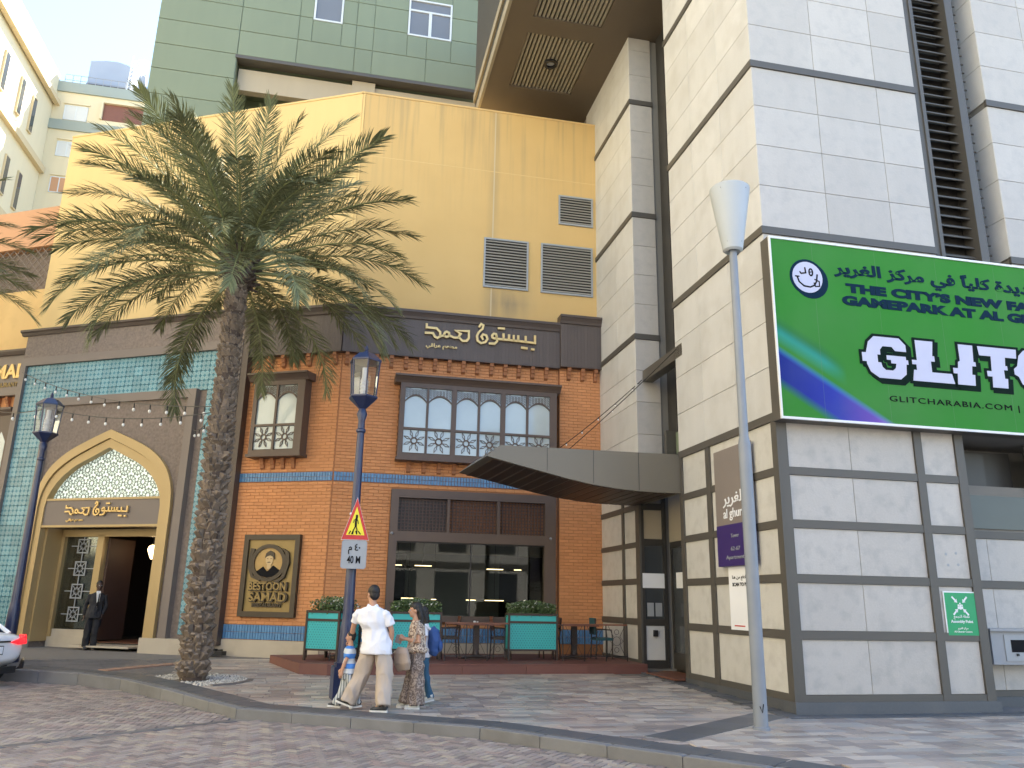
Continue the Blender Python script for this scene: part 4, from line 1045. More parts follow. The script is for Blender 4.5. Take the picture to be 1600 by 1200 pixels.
def oriel(F, s0, s1, z0, z1, groups, d=.34):
    bo = MB().box(s0, s1, -.1, d - .08, z0, z1).box(s0, s1, d - .08, d, z0, z0 + .10).box(s0, s1, d - .08, d, z1 - .12, z1)
    xs = [s0] + [x for g in groups for x in (g[0], g[-1])] + [s1]
    for i in range(0, len(xs), 2): bo.box(xs[i], xs[i + 1], d - .08, d, z0 + .10, z1 - .12)
    w = bo.build('bay_window', 'oriel', rb, F)
    MB().prism([(0, z1), (d + .01, z1), (d + .04, z1 + .05), (d + .12, z1 + .13), (d + .16, z1 + .15), (d + .16, z1 + .20), (0, z1 + .22)], s0 - .16, s1 + .10, 's').build('cornice', 'oriel', w, F)
    MB().box(s0 - .04, s1 + .04, 0, d + .05, z0 - .08, z0).build('sill', 'oriel', w, F)
    for g in groups:
        n = len(g) - 1
        for k in range(n):
            a, b_ = g[k] + (.03 if k else .0), g[k + 1] - (.03 if k < n - 1 else 0)
            light(F, w, a, b_, z1 - .12, z0 + .76, z0 + .13, d)
            if k < n - 1: MB().box(g[k + 1] - .03, g[k + 1] + .03, d - .08, d - .005, z0 + .1, z1 - .12).build('mullion', 'oriel', w, F)
oriel(C_, -2.33, -.83, 5.17, 7.13, [[-2.22, -1.64, -1.04]])
oriel(B_, 1.57, 5.83, 5.14, 7.13, [[1.70, 2.30, 2.94], [3.07, 3.68, 4.27], [4.40, 5.01, 5.64]])

# street window with brown grille panels above
sf = MB().box(1.50, 1.70, -.12, .14, 1.06, 4.33).box(5.57, 5.87, -.12, .14, 1.06, 4.33).box(1.70, 5.57, -.12, .14, 4.12, 4.33).box(1.70, 5.57, -.12, .14, 3.02, 3.27).box(1.70, 5.57, -.12, .14, 1.06, 1.20).box(2.96, 3.03, -.12, .12, 3.27, 4.12).box(4.28, 4.36, -.12, .12, 3.27, 4.12)
sw = sf.build('shop_window', 'oriel', rb, B_)
for a, b_, m in ((1.70, 2.96, 'black'), (3.03, 4.28, 'lattbrown'), (4.36, 5.57, 'lattbrown')):
    MB().box(a, b_, -.06, -.04, 3.27, 4.12).build('grille_back', 'black' if m == 'black' else 'mortar', sw, B_)
    g = MB(); x = a
    n = int((b_ - a) / .085)
    for k in range(n + 1): x = a + (b_ - a) * k / n; g.box(x - .014, x + .014, -.02, .02, 3.27, 4.12)
    for k in range(10): z = 3.27 + .85 * (k + .5) / 10; g.box(a, b_, -.015, .015, z - .012, z + .012)
    g.build('grille', 'lattbrown', sw, B_)
for a, b_ in ((1.70, 3.62), (3.64, 5.57)): MB().box(a, b_, .0, .012, 1.20, 3.02).build('glass_pane', 'glass', sw, B_)
MB().box(3.615, 3.645, -.01, .03, 1.2, 3.02).box(1.70, 5.57, -.02, .05, 2.99, 3.03).build('glass_joint', 'black', sw, B_)
for s_ in (1.56, 5.72):
    o = MB().ell((s_, .17, 3.2), (.04, .04, .04)).build('security_camera', 'gunmetal', None, B_, smooth=True)
    tag(o, 'tiny dome camera at the %s corner of the shop window frame' % ('left' if s_ < 3 else 'right'), 'camera', 'dome cameras on the window frame')
# dining room behind the glass
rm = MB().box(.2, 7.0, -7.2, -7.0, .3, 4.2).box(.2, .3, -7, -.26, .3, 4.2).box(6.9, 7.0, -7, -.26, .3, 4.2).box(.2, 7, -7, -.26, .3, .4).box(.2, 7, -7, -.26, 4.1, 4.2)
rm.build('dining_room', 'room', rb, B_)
MB().box(2.4, 5.4, -5.2, -5.0, .4, 3.0).build('partition', 'roomgrey', rb, B_)
MB().box(.3, 6.9, -5.3, -5.1, 3.0, 4.0).build('bulkhead', 'beige', rb, B_)
for k, (s_, z, w) in enumerate(((2.0, 2.55, .35), (2.75, 2.55, .7), (4.9, 2.5, .7), (5.6, 2.5, .3), (2.35, 1.62, .55), (3.1, 1.60, .2), (4.2, 1.6, .4), (4.9, 1.6, .8))):
    o = thing('pendant_lamp', ['short', 'long', 'wide right hand', 'small right hand', 'low left hand', 'low short', 'low central', 'low wide'][k] + ' warm bar lamp seen inside through the restaurant window', 'pendant lamp', B_ @ Matrix.Translation((s_, 3.2, z)), 'lamps inside the restaurant')
    F = W[o.name]
    MB().box(-w * .35, w * .35, -.03, .03, -.008, .012).build('glow_bar', 'lampglow', o, F); MB().box(-w * .37, w * .37, -.05, .05, .012, .04).tube([(0, 0, .05), (0, 0, 4.1 - z)], .008, 5).build('hanger', 'black', o, F)
tb_ = MB()
for s_ in (2.2, 4.6): tb_.box(s_, s_ + .9, -2.6, -1.8, 1.0, 1.05).box(s_ + .4, s_ + .5, -2.25, -2.15, .4, 1.0)
o = tb_.build('indoor_table', 'wood_dk', rb, B_)

# gold letters over the right face
GOLD = [[(2.18, 8.835), (2.183, 8.751), (2.449, 8.748), (2.555, 8.646), (2.56, 8.525), (2.487, 8.472), (2.415, 8.503), (2.358, 8.6), (2.165, 8.592)], [(2.56, 8.525), (2.665, 8.563)],
 [(2.732, 8.676), (2.799, 8.649), (2.806, 8.594), (2.786, 8.545), (2.738, 8.523), (2.684, 8.541), (2.664, 8.595), (2.684, 8.648), (2.732, 8.676)],
 [(2.807, 8.575), (2.938, 8.522), (3.049, 8.532), (3.121, 8.65), (2.975, 8.731), (3.342, 8.745), (3.349, 8.549), (3.289, 8.455), (3.173, 8.45), (3.081, 8.535)],
 [(3.635, 8.913), (3.679, 8.984), (3.743, 8.952), (3.719, 8.846), (3.622, 8.743), (3.572, 8.63), (3.594, 8.491), (3.695, 8.43), (3.811, 8.468), (3.868, 8.567), (3.833, 8.667), (3.742, 8.687), (3.698, 8.618), (3.737, 8.555)],
 [(4.124, 8.665), (4.105, 8.73), (4.041, 8.733), (3.996, 8.682), (4.007, 8.617), (4.071, 8.595), (4.125, 8.628), (4.124, 8.665), (4.146, 8.535), (4.075, 8.445), (3.939, 8.442)],
 [(4.126, 8.599), (4.336, 8.59), (4.612, 8.586), (4.935, 8.577), (5.222, 8.564), (5.22, 8.763)], [(4.323, 8.589), (4.319, 8.739)], [(4.478, 8.588), (4.476, 8.725)], [(4.612, 8.586), (4.609, 8.718)], [(4.741, 8.583), (4.738, 8.72)], [(4.953, 8.573), (4.951, 8.72)],
 [(4.183, 8.907), (4.224, 8.911)], [(4.283, 8.907), (4.325, 8.911)], [(4.854, 8.399), (4.896, 8.398)], [(4.942, 8.393), (4.984, 8.392)], [(5.141, 8.377), (5.178, 8.375)]]
def goldsign(F, s0, z0, w, h, d, label, sub):
    g = thing('letter_sign', label, 'sign', F @ Matrix.Translation((s0, -d, z0)))
    f = lambda p: ((p[0] - 2.165) / 3.06 * w + s0, (p[1] - 8.375) / .61 * h + z0)
    groups = {'letters_left': GOLD[:4], 'letters_right': GOLD[4:]}
    for nm, st in groups.items():
        mb = MB()
        for q in st: ribbon(mb, [f(p) for p in q], .058 * h / .61 * 1.05, d + .03, d + .075)
        mb.build('letters', 'goldletter', g, F)
    text(sub, .085 * h / .61 * 1.1, F, s0 + .02, z0 - .13 * h / .61 - .02, d + .02, 'goldletter', g, 'small_letters', .01, .004, .86 * w / 3.06, arabic=True)
goldsign(B_, 2.165, 8.375, 3.06, .61, .16, 'gold Arabic letters on the brown fascia above the three part bay window', 'مطعم عراقي')

# carved plaque
pq = thing('wall_plaque', 'carved bronze plaque with a round portrait and raised lettering on the brick wall', 'plaque', C_ @ Matrix.Translation((-1.5, 0, 1.14)))
MB().box(-2.22, -.80, 0, .05, 1.18, 3.05).build('back_board', 'plaque', pq, C_)
MB().strip([(-2.30, 1.10), (-.72, 1.10), (-.72, 3.12), (-2.30, 3.12)], [(-2.17, 1.23), (-.85, 1.23), (-.85, 2.99), (-2.17, 2.99)], 0, .11, closed=True).build('frame', 'plaqueframe', pq, C_)
cx, cz = -1.56, 2.42
cir = lambda rx, rz, n=28: [(cx + rx * math.cos(k / n * 6.2832), cz + rz * math.sin(k / n * 6.2832)) for k in range(n)]
MB().strip(cir(.50, .46), cir(.40, .37), .05, .11, closed=True).build('medallion_ring', 'plaqueframe', pq, C_)
MB().strip([(cx + .42, cz + .34), (cx + .56, cz + .26), (cx + .60, cz), (cx + .5, cz - .36), (cx + .3, cz - .5)], [(cx + .36, cz + .36), (cx + .46, cz + .26), (cx + .5, cz), (cx + .4, cz - .36), (cx + .2, cz - .46)], .05, .12).build('scroll', 'plaqueframe', pq, C_)
MB().strip([(cx - .42, cz + .34), (cx - .54, cz + .36), (cx - .58, cz - .1), (cx - .46, cz - .36), (cx - .2, cz - .46)], [(cx - .42, cz + .28), (cx - .47, cz + .2), (cx - .49, cz - .1), (cx - .4, cz - .32), (cx - .2, cz - .4)], .05, .10).build('scroll', 'plaqueframe', pq, C_)
MB().prism(cir(.40, .37), .05, .07).build('portrait_ground', 'portrait', pq, C_)
fc = MB().prism([(cx + .02 + .105 * math.cos(k / 16 * 6.2832), cz + .08 + .15 * math.sin(k / 16 * 6.2832)) for k in range(16)], .07, .095).box(cx - .04, cx + .08, .07, .085, cz - .16, cz - .04); fc.build('portrait_face', mat('portrait_skin', (.58, .42, .22), .5), pq, C_)
MB().prism([(cx - .10, cz + .12), (cx - .08, cz + .23), (cx + .03, cz + .30), (cx + .15, cz + .24), (cx + .17, cz + .08), (cx + .13, cz + .14), (cx + .04, cz + .18), (cx - .04, cz + .16)], .07, .105).prism([(cx - .05, cz - .0), (cx + .08, cz - .0), (cx + .02, cz + .025)], .07, .102).prism([(cx - .05, cz + .09), (cx - .01, cz + .09), (cx - .01, cz + .105), (cx - .05, cz + .105)], .07, .10).prism([(cx + .05, cz + .09), (cx + .09, cz + .09), (cx + .09, cz + .105), (cx + .05, cz + .105)], .07, .10).build('portrait_hair', 'plaqueframe', pq, C_)
MB().prism([(cx - .32, cz - .22), (cx - .14, cz - .10), (cx - .03, cz - .22), (cx + .02, cz - .19), (cx + .14, cz - .07), (cx + .33, cz - .19), (cx + .2, cz - .32), (cx, cz - .37), (cx - .2, cz - .32)], .07, .10).build('portrait_coat', 'ink', pq, C_)
text('BESTOON', .20, C_, -1.5, 1.74, .09, 'plaqueframe', pq, off=.012, width=1.08, align='CENTER', ext=.03)
text('BESTOON', .18, C_, -1.52, 1.755, .125, 'plaque', pq, off=.004, width=1.04, align='CENTER', ext=.006)
text('SAMAD', .22, C_, -1.47, 1.47, .09, 'plaqueframe', pq, off=.014, width=1.08, align='CENTER', ext=.03)
text('SAMAD', .20, C_, -1.49, 1.485, .125, 'plaque', pq, off=.004, width=1.03, align='CENTER', ext=.006)
text('RESTAURANT', .085, C_, -1.5, 1.345, .08, 'plaqueframe', pq, off=.006, width=.84, align='CENTER', ext=.015)

# ------------------------------------------------------------------ entrance portal
ep = thing('entrance_portal', 'teal tiled portal with gold pointed arch, brown carved surround and glass doors', 'portal', D_)
MB().box(-5.75, 2.1, -1.2, -.06, 6.9, 9.3).box(-5.75, -3.87, -1.2, -.06, 0, 6.9).box(.09, 2.1, -1.2, -.06, 0, 6.9).build('wall', 'brownstone', ep, D_)
MB().box(-3.87, .09, -.35, -.3, 4.05, 6.9).build('wall', 'brownstone', ep, D_)
MB().box(-5.72, 2.1, -.06, .03, 8.42, 9.14).build('carved_band', 'brownstone', ep, D_)
MB().prism([(0, 9.14), (.07, 9.14), (.12, 9.22), (.17, 9.25), (.17, 9.31), (0, 9.31)], -5.9, 2.15, 's').build('cornice', 'cornice', ep, D_)
MB().strip([(-5.75, .5), (-5.75, 8.42), (2.1, 8.42), (2.1, .5)], [(-5.55, .5), (-5.55, 8.18), (1.9, 8.18), (1.9, .5)], -.06, .07).build('outer_frame', 'brownframe', ep, D_)
MB().box(2.1, 2.3, -.9, .05, .4, 9.0).build('side_return', 'cornice', ep, D_)
IF0, IF1, IT = -4.42, .80, 7.08
TS = []
x = -5.55
xs = [-5.55 + .2866 * k for k in range(27)]
zs = [.62 + .28 * k for k in range(28)]
for a in xs[:-1]:
    for z in zs[:-1]:
        b_, c = min(a + .2866, 1.9), z + .28
        if a >= IF0 - .25 and b_ <= IF1 + .25 and c <= IT + .2: continue
        if a < 1.88: TS.append((a + .003, b_ - .003, -.06, -.02, z + .003, c - .003))
for t_ in TS: piece('wall_tile', ep, D_, *[round(v, 3) for v in t_], 'tealtile', .004)
MB().box(-5.55, 1.9, -.1, -.062, .5, 8.2).build('tile_bed', 'tealtile' if False else 'lattice', ep, D_) if False else None
MB().strip([(IF0, .45), (IF0, IT), (IF1, IT), (IF1, .45)], [(IF0 + .24, .45), (IF0 + .24, IT - .24), (IF1 - .24, IT - .24), (IF1 - .24, .45)], -.06, .12).build('inner_frame', 'brownframe', ep, D_)
AC = -1.89
def archpts(pts):
    L = [(AC - x_, z) for x_, z in pts]; return L + [(AC + x_, z) for x_, z in reversed(pts[:-1])]
def dense(P, n=4):
    out = []
    for i in range(len(P) - 1):
        for k in range(n):
            p0 = P[max(i - 1, 0)]; p1 = P[i]; p2 = P[i + 1]; p3 = P[min(i + 2, len(P) - 1)]; t = k / n
            out.append(tuple(.5 * ((2 * p1[j]) + (-p0[j] + p2[j]) * t + (2 * p0[j] - 5 * p1[j] + 4 * p2[j] - p3[j]) * t * t + (-p0[j] + 3 * p1[j] - 3 * p2[j] + p3[j]) * t ** 3) for j in (0, 1)))
    out.append(P[-1]); return out
out_ = archpts([(2.34, .30)] + dense([(2.34, 3.9), (2.26, 4.45), (1.98, 4.98), (1.45, 5.42), (.75, 5.75), (0, 6.04)]))
mid_ = archpts([(2.17, .30)] + dense([(2.17, 3.9), (2.09, 4.37), (1.82, 4.82), (1.33, 5.20), (.68, 5.52), (0, 5.80)]))
inn_ = archpts([(1.97, .30)] + dense([(1.97, 3.9), (1.88, 4.25), (1.60, 4.66), (1.14, 5.02), (.58, 5.28), (0, 5.54)]))
MB().strip(out_, mid_, -.05, .15).build('arch_outer_moulding', 'gold', ep, D_); 
mid2 = [(x_ + (.012 if x_ < AC else -.012 if x_ > AC else 0), z - .012) for x_, z in mid_]
MB().strip(mid2, inn_, -.1, .10).build('arch_inner_moulding', 'gold', ep, D_)
# carved spandrels between frame and arch
top_ = [(max(min(x_ * 1.0, IF1 - .24), IF0 + .24), IT - .24) for x_, z in out_[1:-1]]
top_[0] = (IF0 + .24, IT - .24); top_[-1] = (IF1 - .24, IT - .24)
A_ = [(IF0 + .24, .5)] + [(IF0 + .24, 4.5)] + top_ + [(IF1 - .24, 4.5), (IF1 - .24, .5)]
B2_ = [(AC - 2.33, .5), (AC - 2.33, 3.9)] + [(x_, z) for x_, z in out_[1:-1]] + [(AC + 2.33, 3.9), (AC + 2.33, .5)]
MB().strip(A_, B2_, -.06, .04).build('spandrel', 'brownstone', ep, D_)
# tympanum lattice
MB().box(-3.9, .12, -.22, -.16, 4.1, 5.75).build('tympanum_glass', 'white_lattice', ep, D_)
la = MB(); pt = .44
for i in range(-5, 6):
    for j in range(0, 6):
        x_, z = AC + i * pt + (pt / 2 if j % 2 else 0), 4.2 + j * .381
        if abs(x_ - AC) > 2.0 or z > 5.7: continue
        for k in range(12):
            w = k / 12 * 6.2832; w2 = (k + 1) / 12 * 6.2832
            la.tube([(x_ + .075 * math.cos(w), -.13, z + .075 * math.sin(w)), (x_ + .215 * math.cos(w), -.13, z + .215 * math.sin(w))], .0095, 4, cap=False)
            la.tube([(x_ + .075 * math.cos(w), -.13, z + .075 * math.sin(w)), (x_ + .075 * math.cos(w2), -.13, z + .075 * math.sin(w2))], .013, 4, cap=False)
            la.tube([(x_ + .21 * math.cos(w), -.13, z + .21 * math.sin(w)), (x_ + .165 * math.cos((w + w2) / 2), -.13, z + .165 * math.sin((w + w2) / 2)), (x_ + .21 * math.cos(w2), -.13, z + .21 * math.sin(w2))], .011, 4, cap=False)
la.build('tympanum_lattice', 'lattice', ep, D_, recalc=False, kind='stuff')
MB().box(-3.86, .08, -.2, .06, 3.40, 4.08).build('name_panel', 'brownframe', ep, D_)
MB().box(-3.86, .08, -.2, .085, 4.08, 4.14).box(-3.86, .08, -.2, .085, 3.34, 3.40).build('panel_moulding', 'gold', ep, D_)
goldsign(D_, -3.05, 3.62, 2.1, .40, .06, 'small gold Arabic letters on the panel over the restaurant door', 'مطعم عراقي')
# doors, set back in the arch
V = -.75
MB().box(-3.86, -3.80, V, -.1, .3, 3.34).build('reveal', 'gold', ep, D_); MB().box(.02, .08, V, -.1, .3, 3.34).build('reveal', 'gold', ep, D_)
dj = MB()
for a, b_ in ((-3.80, -3.70), (-2.52, -2.30), (-.56, -.36), (-.02, .02)): dj.box(a, b_, V - .05, V + .12, .42, 3.2)
dj.box(-3.8, .02, V - .05, V + .12, 3.14, 3.34); dj.build('door_frame', 'gold', ep, D_)
MB().box(-3.8, -2.52, V - .05, V + .06, .3, .62).box(-.36, .0, V - .05, V + .06, .3, .62).build('kick_panel', 'plinth', ep, D_)
for a, b_, nm in ((-3.70, -2.52, 'side_glass'), (-.36, -.02, 'side_glass')):
    MB().box(a, b_, V, V + .01, .62, 3.14).build(nm, 'glass', ep, D_)
mb = MB()
for k in range(4):
    zc = 1.02 + k * .62; xc = -3.08; r_ = .2
    mb.strip([(xc - r_, zc - r_), (xc + r_, zc - r_), (xc + r_, zc + r_), (xc - r_, zc + r_)], [(xc - r_ + .035, zc - r_ + .035), (xc + r_ - .035, zc - r_ + .035), (xc + r_ - .035, zc + r_ - .035), (xc - r_ + .035, zc + r_ - .035)], V + .02, V + .035, closed=True)
    for q in range(8):
        w = q / 8 * 6.2832; mb.tube([(xc + .05 * math.cos(w), V + .03, zc + .05 * math.sin(w)), (xc + .21 * math.cos(w), V + .03, zc + .21 * math.sin(w))], .011, 4)
        mb.tube([(xc + .1 * math.cos(w), V + .03, zc + .1 * math.sin(w)), (xc + .1 * math.cos(w + .785), V + .03, zc + .1 * math.sin(w + .785))], .011, 4)
    mb.box(xc - .012, xc + .012, V + .02, V + .035, zc + r_, zc + .42); mb.box(xc - .42, xc - r_, V + .02, V + .035, zc - .012, zc + .012); mb.box(xc + r_, xc + .5, V + .02, V + .035, zc - .012, zc + .012)
mb.build('window_fretwork', 'signgrey', ep, D_)
MB().box(-2.30, -2.22, V - 1.0, V - .05, .35, 3.1).build('open_door_leaf', 'lattbrown', ep, D_)
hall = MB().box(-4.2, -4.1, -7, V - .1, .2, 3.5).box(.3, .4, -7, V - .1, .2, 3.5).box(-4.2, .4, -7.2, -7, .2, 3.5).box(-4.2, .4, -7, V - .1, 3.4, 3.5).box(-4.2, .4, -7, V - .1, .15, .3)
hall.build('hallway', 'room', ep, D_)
MB().box(-1.3, -.5, -3.0, -2.5, .3, 1.05).build('reception_desk', 'lattbrown', ep, D_)
MB().box(-1.25, -.55, -2.9, -2.6, 1.05, 1.2).build('menu_stand', 'mortar', ep, D_)
for k in range(10): MB().box(-2.1 + (k % 2) * 1.15, -1.1 + (k % 2) * 1.15, -4.6, -4.5, .5 + (k // 2) * .52, .92 + (k // 2) * .52).build('wall_panel', 'brick' if k % 3 else 'mortar', ep, D_)
MB().box(-2.4, -.4, V - .1, .0, .22, .262).build('threshold', 'plinth', ep, D_)
MB().box(-2.5, -.4, V - 2.5, V - .1, .30, .312).build('hall_floor', 'wood_md', ep, D_)
MB().box(-4.4, -3.82, -.1, .17, .05, .36).box(.05, 2.1, -.1, .17, .05, .52).box(-5.75, -4.4, -.1, .17, .05, .52).box(-3.82, -2.5, V, V + .1, .1, .42).build('plinth', 'plinth', ep, D_)
wl_ = thing('hall_lamp', 'glowing pear shaped lamp hanging inside the restaurant doorway', 'lamp', D_ @ Matrix.Translation((-1.45, 1.6, 2.85)))
MB().lathe([(.02, -.28), (.05, -.22), (.11, -.08), (.13, 0), (.10, .08), (.03, .12)], n=14).build('shade', 'lampglow', wl_, W[wl_.name], smooth=True); MB().tube([(0, 0, .1), (0, 0, .45)], .012).build('stem', 'black', wl_, W[wl_.name])
# wall of the restaurant beyond the portal, at the left edge
lw = thing('left_restaurant_wing', 'brick and brown fascia wing left of the teal portal with cut off gold letters', 'restaurant wing', D_ @ Matrix.Translation((-5.75, .3, 0)))
MB().box(-12, -5.75, -.8, -.33, 0, 8.6).build('wall', 'brick', lw, D_)
MB().box(-12, -5.75, -.33, -.12, 7.35, 8.62).build('fascia', 'brownframe', lw, D_)
MB().prism([(-.3, 8.62), (-.05, 8.62), (.02, 8.72), (.02, 8.78), (-.3, 8.78)], -12, -5.75, 's').build('cornice', 'cornice', lw, D_)
for k in range(8): link(bpy.data.objects.new('corbel', cb_me), lw, D_ @ Matrix.Translation((-6.0 - k * .39, .33, 7.33)))
wo2 = MB().box(-7.6, -5.85, -.33, -.05, 3.9, 6.7).build('bay_window', 'oriel', lw, D_)
MB().prism([(-.33, 6.7), (-.04, 6.7), (.1, 6.85), (.1, 6.92), (-.33, 6.95)], -7.7, -5.8, 's').build('cornice', 'oriel', wo2, D_)
for a, b_ in ((-6.35, -5.95), (-6.9, -6.45), (-7.45, -7.0)):
    mb = MB().prism([(a, 4.1), (b_, 4.1), (b_, 5.9), ((a + b_) / 2, 6.2), (a, 5.9)], -.06, -.045); mb.build('pane', 'curtain', wo2, D_)
sg = thing('cut_letter_sign', 'gold Latin letters on the fascia at the left edge, cut off by the portal', 'sign', D_ @ Matrix.Translation((-6.2, .1, 7.9)))
text('SAMAD', .42, D_, -5.62, 7.90, -.10, 'goldletter', sg, 'letters', .03, .02, 2.0, 'RIGHT'); text('RESTAURANT', .14, D_, -5.95, 7.62, -.11, 'plaque', sg, 'small_letters', .01, .004, 1.2, 'RIGHT')

# ------------------------------------------------------------------ billboard and signs on the tower
BBF = T @ Matrix.Translation((-.05, -.30, 4.62))
bb = thing('billboard', 'large green advertising billboard on the stone tower with white glitch style lettering', 'billboard', BBF)
mb = MB().box(0, 10.4, -.02, 0, 0, 3.2); mb.build('printed_sheet', 'billboard', bb, BBF)
MB().box(-.03, 10.43, -.27, -.02, -.04, 3.24).build('box', 'bronze', bb, BBF)
MB().box(-.03, .0, -.02, .02, -.04, 3.24).box(0, 10.4, -.02, .02, -.04, 0.).box(0, 10.4, -.02, .02, 3.2, 3.24).build('edge_trim', 'white', bb, BBF)
BZ0 = 4.62
def P_(L, dx=0, dz=0): return [(x_ + .05 + dx, z - BZ0 + dz) for x_, z in L]
def letter(poly, holes=()):
    for nm, grow, dx, dz, d, m in (('letter_shadow', .05, .06, -.05, .006, 'outline'), ('letter_outline', .05, 0, 0, .010, 'outline'), ('letter', 0, 0, 0, .016, 'lilacprint')):
        c = bpy.data.curves.new('l', 'CURVE'); c.dimensions = '2D'; c.fill_mode = 'BOTH'
        for q in (poly,) + tuple(holes):
            s_ = c.splines.new('POLY'); s_.points.add(len(q) - 1); s_.use_cyclic_u = True
            for i, p in enumerate(P_(q, dx, dz)): s_.points[i].co = (*p, 0, 1)
        c.extrude = .002; 
        t = bpy.data.objects.new('l', c); col.objects.link(t); bpy.context.view_layer.update()
        me = bpy.data.meshes.new_from_object(t.evaluated_get(bpy.context.evaluated_depsgraph_get())); bpy.data.objects.remove(t)
        me.materials.clear(); me.materials.append(M[m])
        W_ = BBF @ Matrix.Translation((0, -d, 0)) @ Matrix.Rotation(R(90), 4, 'X')
        if grow:      # outline: thick ribbons round the contour
            mb = MB(); P = P_(poly, dx, dz); ribbon(mb, P + [P[0]], grow * 2, d - .003, d + .002); me2 = mb.mesh(nm); me2.materials.append(M[m]); link(bpy.data.objects.new(nm, me2), bb, BBF)
        link(bpy.data.objects.new(nm, me), bb, W_)
letter([(1.62, 5.86), (1.68, 6.06), (1.80, 6.17), (2.30, 6.17), (2.42, 6.05), (2.42, 5.93), (2.20, 5.93), (2.14, 6.0), (1.96, 6.0), (1.90, 5.93), (1.90, 5.84), (1.84, 5.84), (1.84, 5.70), (1.90, 5.70), (1.92, 5.62), (1.98, 5.57), (2.12, 5.57), (2.18, 5.62), (2.20, 5.70), (2.10, 5.70), (2.10, 5.76), (2.02, 5.76), (2.02, 5.84), (2.40, 5.84), (2.40, 5.78), (2.44, 5.78), (2.44, 5.70), (2.40, 5.70), (2.38, 5.52), (2.26, 5.42), (1.84, 5.42), (1.68, 5.52), (1.62, 5.66), (1.62, 5.70), (1.54, 5.70), (1.54, 5.86)])
letter([(2.62, 6.17), (2.98, 6.17), (2.94, 5.90), (2.98, 5.90), (2.98, 5.80), (2.90, 5.80), (2.90, 5.60), (3.30, 5.60), (3.34, 5.42), (2.50, 5.42), (2.54, 5.62), (2.60, 5.62), (2.60, 5.72), (2.52, 5.72), (2.52, 5.80), (2.62, 5.80)])
letter([(3.50, 6.17), (3.80, 6.17), (3.78, 5.86), (3.82, 5.86), (3.82, 5.78), (3.74, 5.78), (3.72, 5.62), (3.78, 5.62), (3.76, 5.42), (3.40, 5.42), (3.42, 5.62), (3.34, 5.62), (3.34, 5.72), (3.44, 5.72), (3.46, 5.84), (3.50, 5.86)])
letter([(3.90, 6.17), (4.72, 6.17), (4.70, 6.0), (4.46, 6.0), (4.44, 5.84), (4.48, 5.84), (4.48, 5.76), (4.40, 5.76), (4.40, 5.60), (4.46, 5.60), (4.44, 5.42), (4.12, 5.42), (4.14, 5.62), (4.04, 5.62), (4.04, 5.72), (4.14, 5.72), (4.16, 6.0), (3.92, 6.0)])
letter([(4.70, 5.86), (4.76, 6.06), (4.88, 6.17), (5.38, 6.17), (5.50, 6.05), (5.50, 5.93), (5.28, 5.93), (5.22, 6.0), (5.06, 6.0), (4.98, 5.93), (4.96, 5.66), (5.02, 5.57), (5.2, 5.57), (5.28, 5.66), (5.48, 5.66), (5.46, 5.52), (5.34, 5.42), (4.92, 5.42), (4.76, 5.52), (4.70, 5.66), (4.62, 5.70), (4.62, 5.80)])
letter([(5.62, 6.17), (5.9, 6.17), (5.9, 5.9), (6.2, 5.9), (6.2, 6.17), (6.5, 6.17), (6.48, 5.42), (6.2, 5.42), (6.2, 5.7), (5.9, 5.7), (5.9, 5.42), (5.62, 5.42)])
text('THE CITY’S NEW FAVORITE', .15, BBF, 1.36 + .05, 6.96 - BZ0, .006, 'navyprint', bb, off=.014, width=5.25)
text('GAMEPARK AT AL GHURAIR', .155, BBF, 1.26 + .05, 6.72 - BZ0, .006, 'navyprint', bb, off=.014, width=5.2)
text('وجهة الألعاب الجديدة كلياً في مركز الغرير', .20, BBF, 1.15 + .05, 7.30 - BZ0, .006, 'navyprint', bb, off=.010, width=7.0, arabic=True)
text('GLITCHARABIA.COM | #UNLEASH', .10, BBF, 2.00 + .05, 5.02 - BZ0, .006, 'ink', bb, off=.0, width=4.0, space=1.15)
cx, cz = .62 + .05, 7.15 - BZ0; N_ = 28
cc = lambda r_, ox=0, oz=0: [(cx + ox + r_ * math.cos(k / N_ * 6.2832), cz + oz + r_ * math.sin(k / N_ * 6.2832)) for k in range(N_)]
MB().prism(cc(.34, .06, -.05), 0, .006).prism(cc(.34), 0, .007).build('face_shadow', 'navyprint', bb, BBF)
MB().prism(cc(.29), .003, .010).build('face_disc', 'lilacprint', bb, BBF)
fm = MB(); ribbon(fm, [(cx - .2, cz - .01), (cx - .17, cz - .10), (cx - .08, cz - .17), (cx + .04, cz - .18), (cx + .12, cz - .14), (cx + .17, cz - .06), (cx + .19, cz + .06)], .028, .008, .014)
ribbon(fm, [(cx - .23, cz + .0), (cx - .17, cz + .0)], .024, .008, .014); ribbon(fm, [(cx + .14, cz - .03), (cx + .22, cz - .06), (cx + .22, cz - .15), (cx + .14, cz - .16), (cx + .12, cz - .1)], .022, .008, .014)
ribbon(fm, [(cx + .07 + .035 * math.cos(k / 10 * 6.2832), cz + .1 + .065 * math.sin(k / 10 * 6.2832)) for k in range(11)], .026, .008, .014); ribbon(fm, [(cx + .045, cz + .10), (cx + .1, cz + .11)], .018, .008, .014)
ribbon(fm, [(cx - .04, cz + .17), (cx - .03, cz + .08), (cx - .12, cz + .06), (cx - .14, cz + .085)], .026, .008, .014)
fm.build('face_marks', 'ink', bb, BBF)
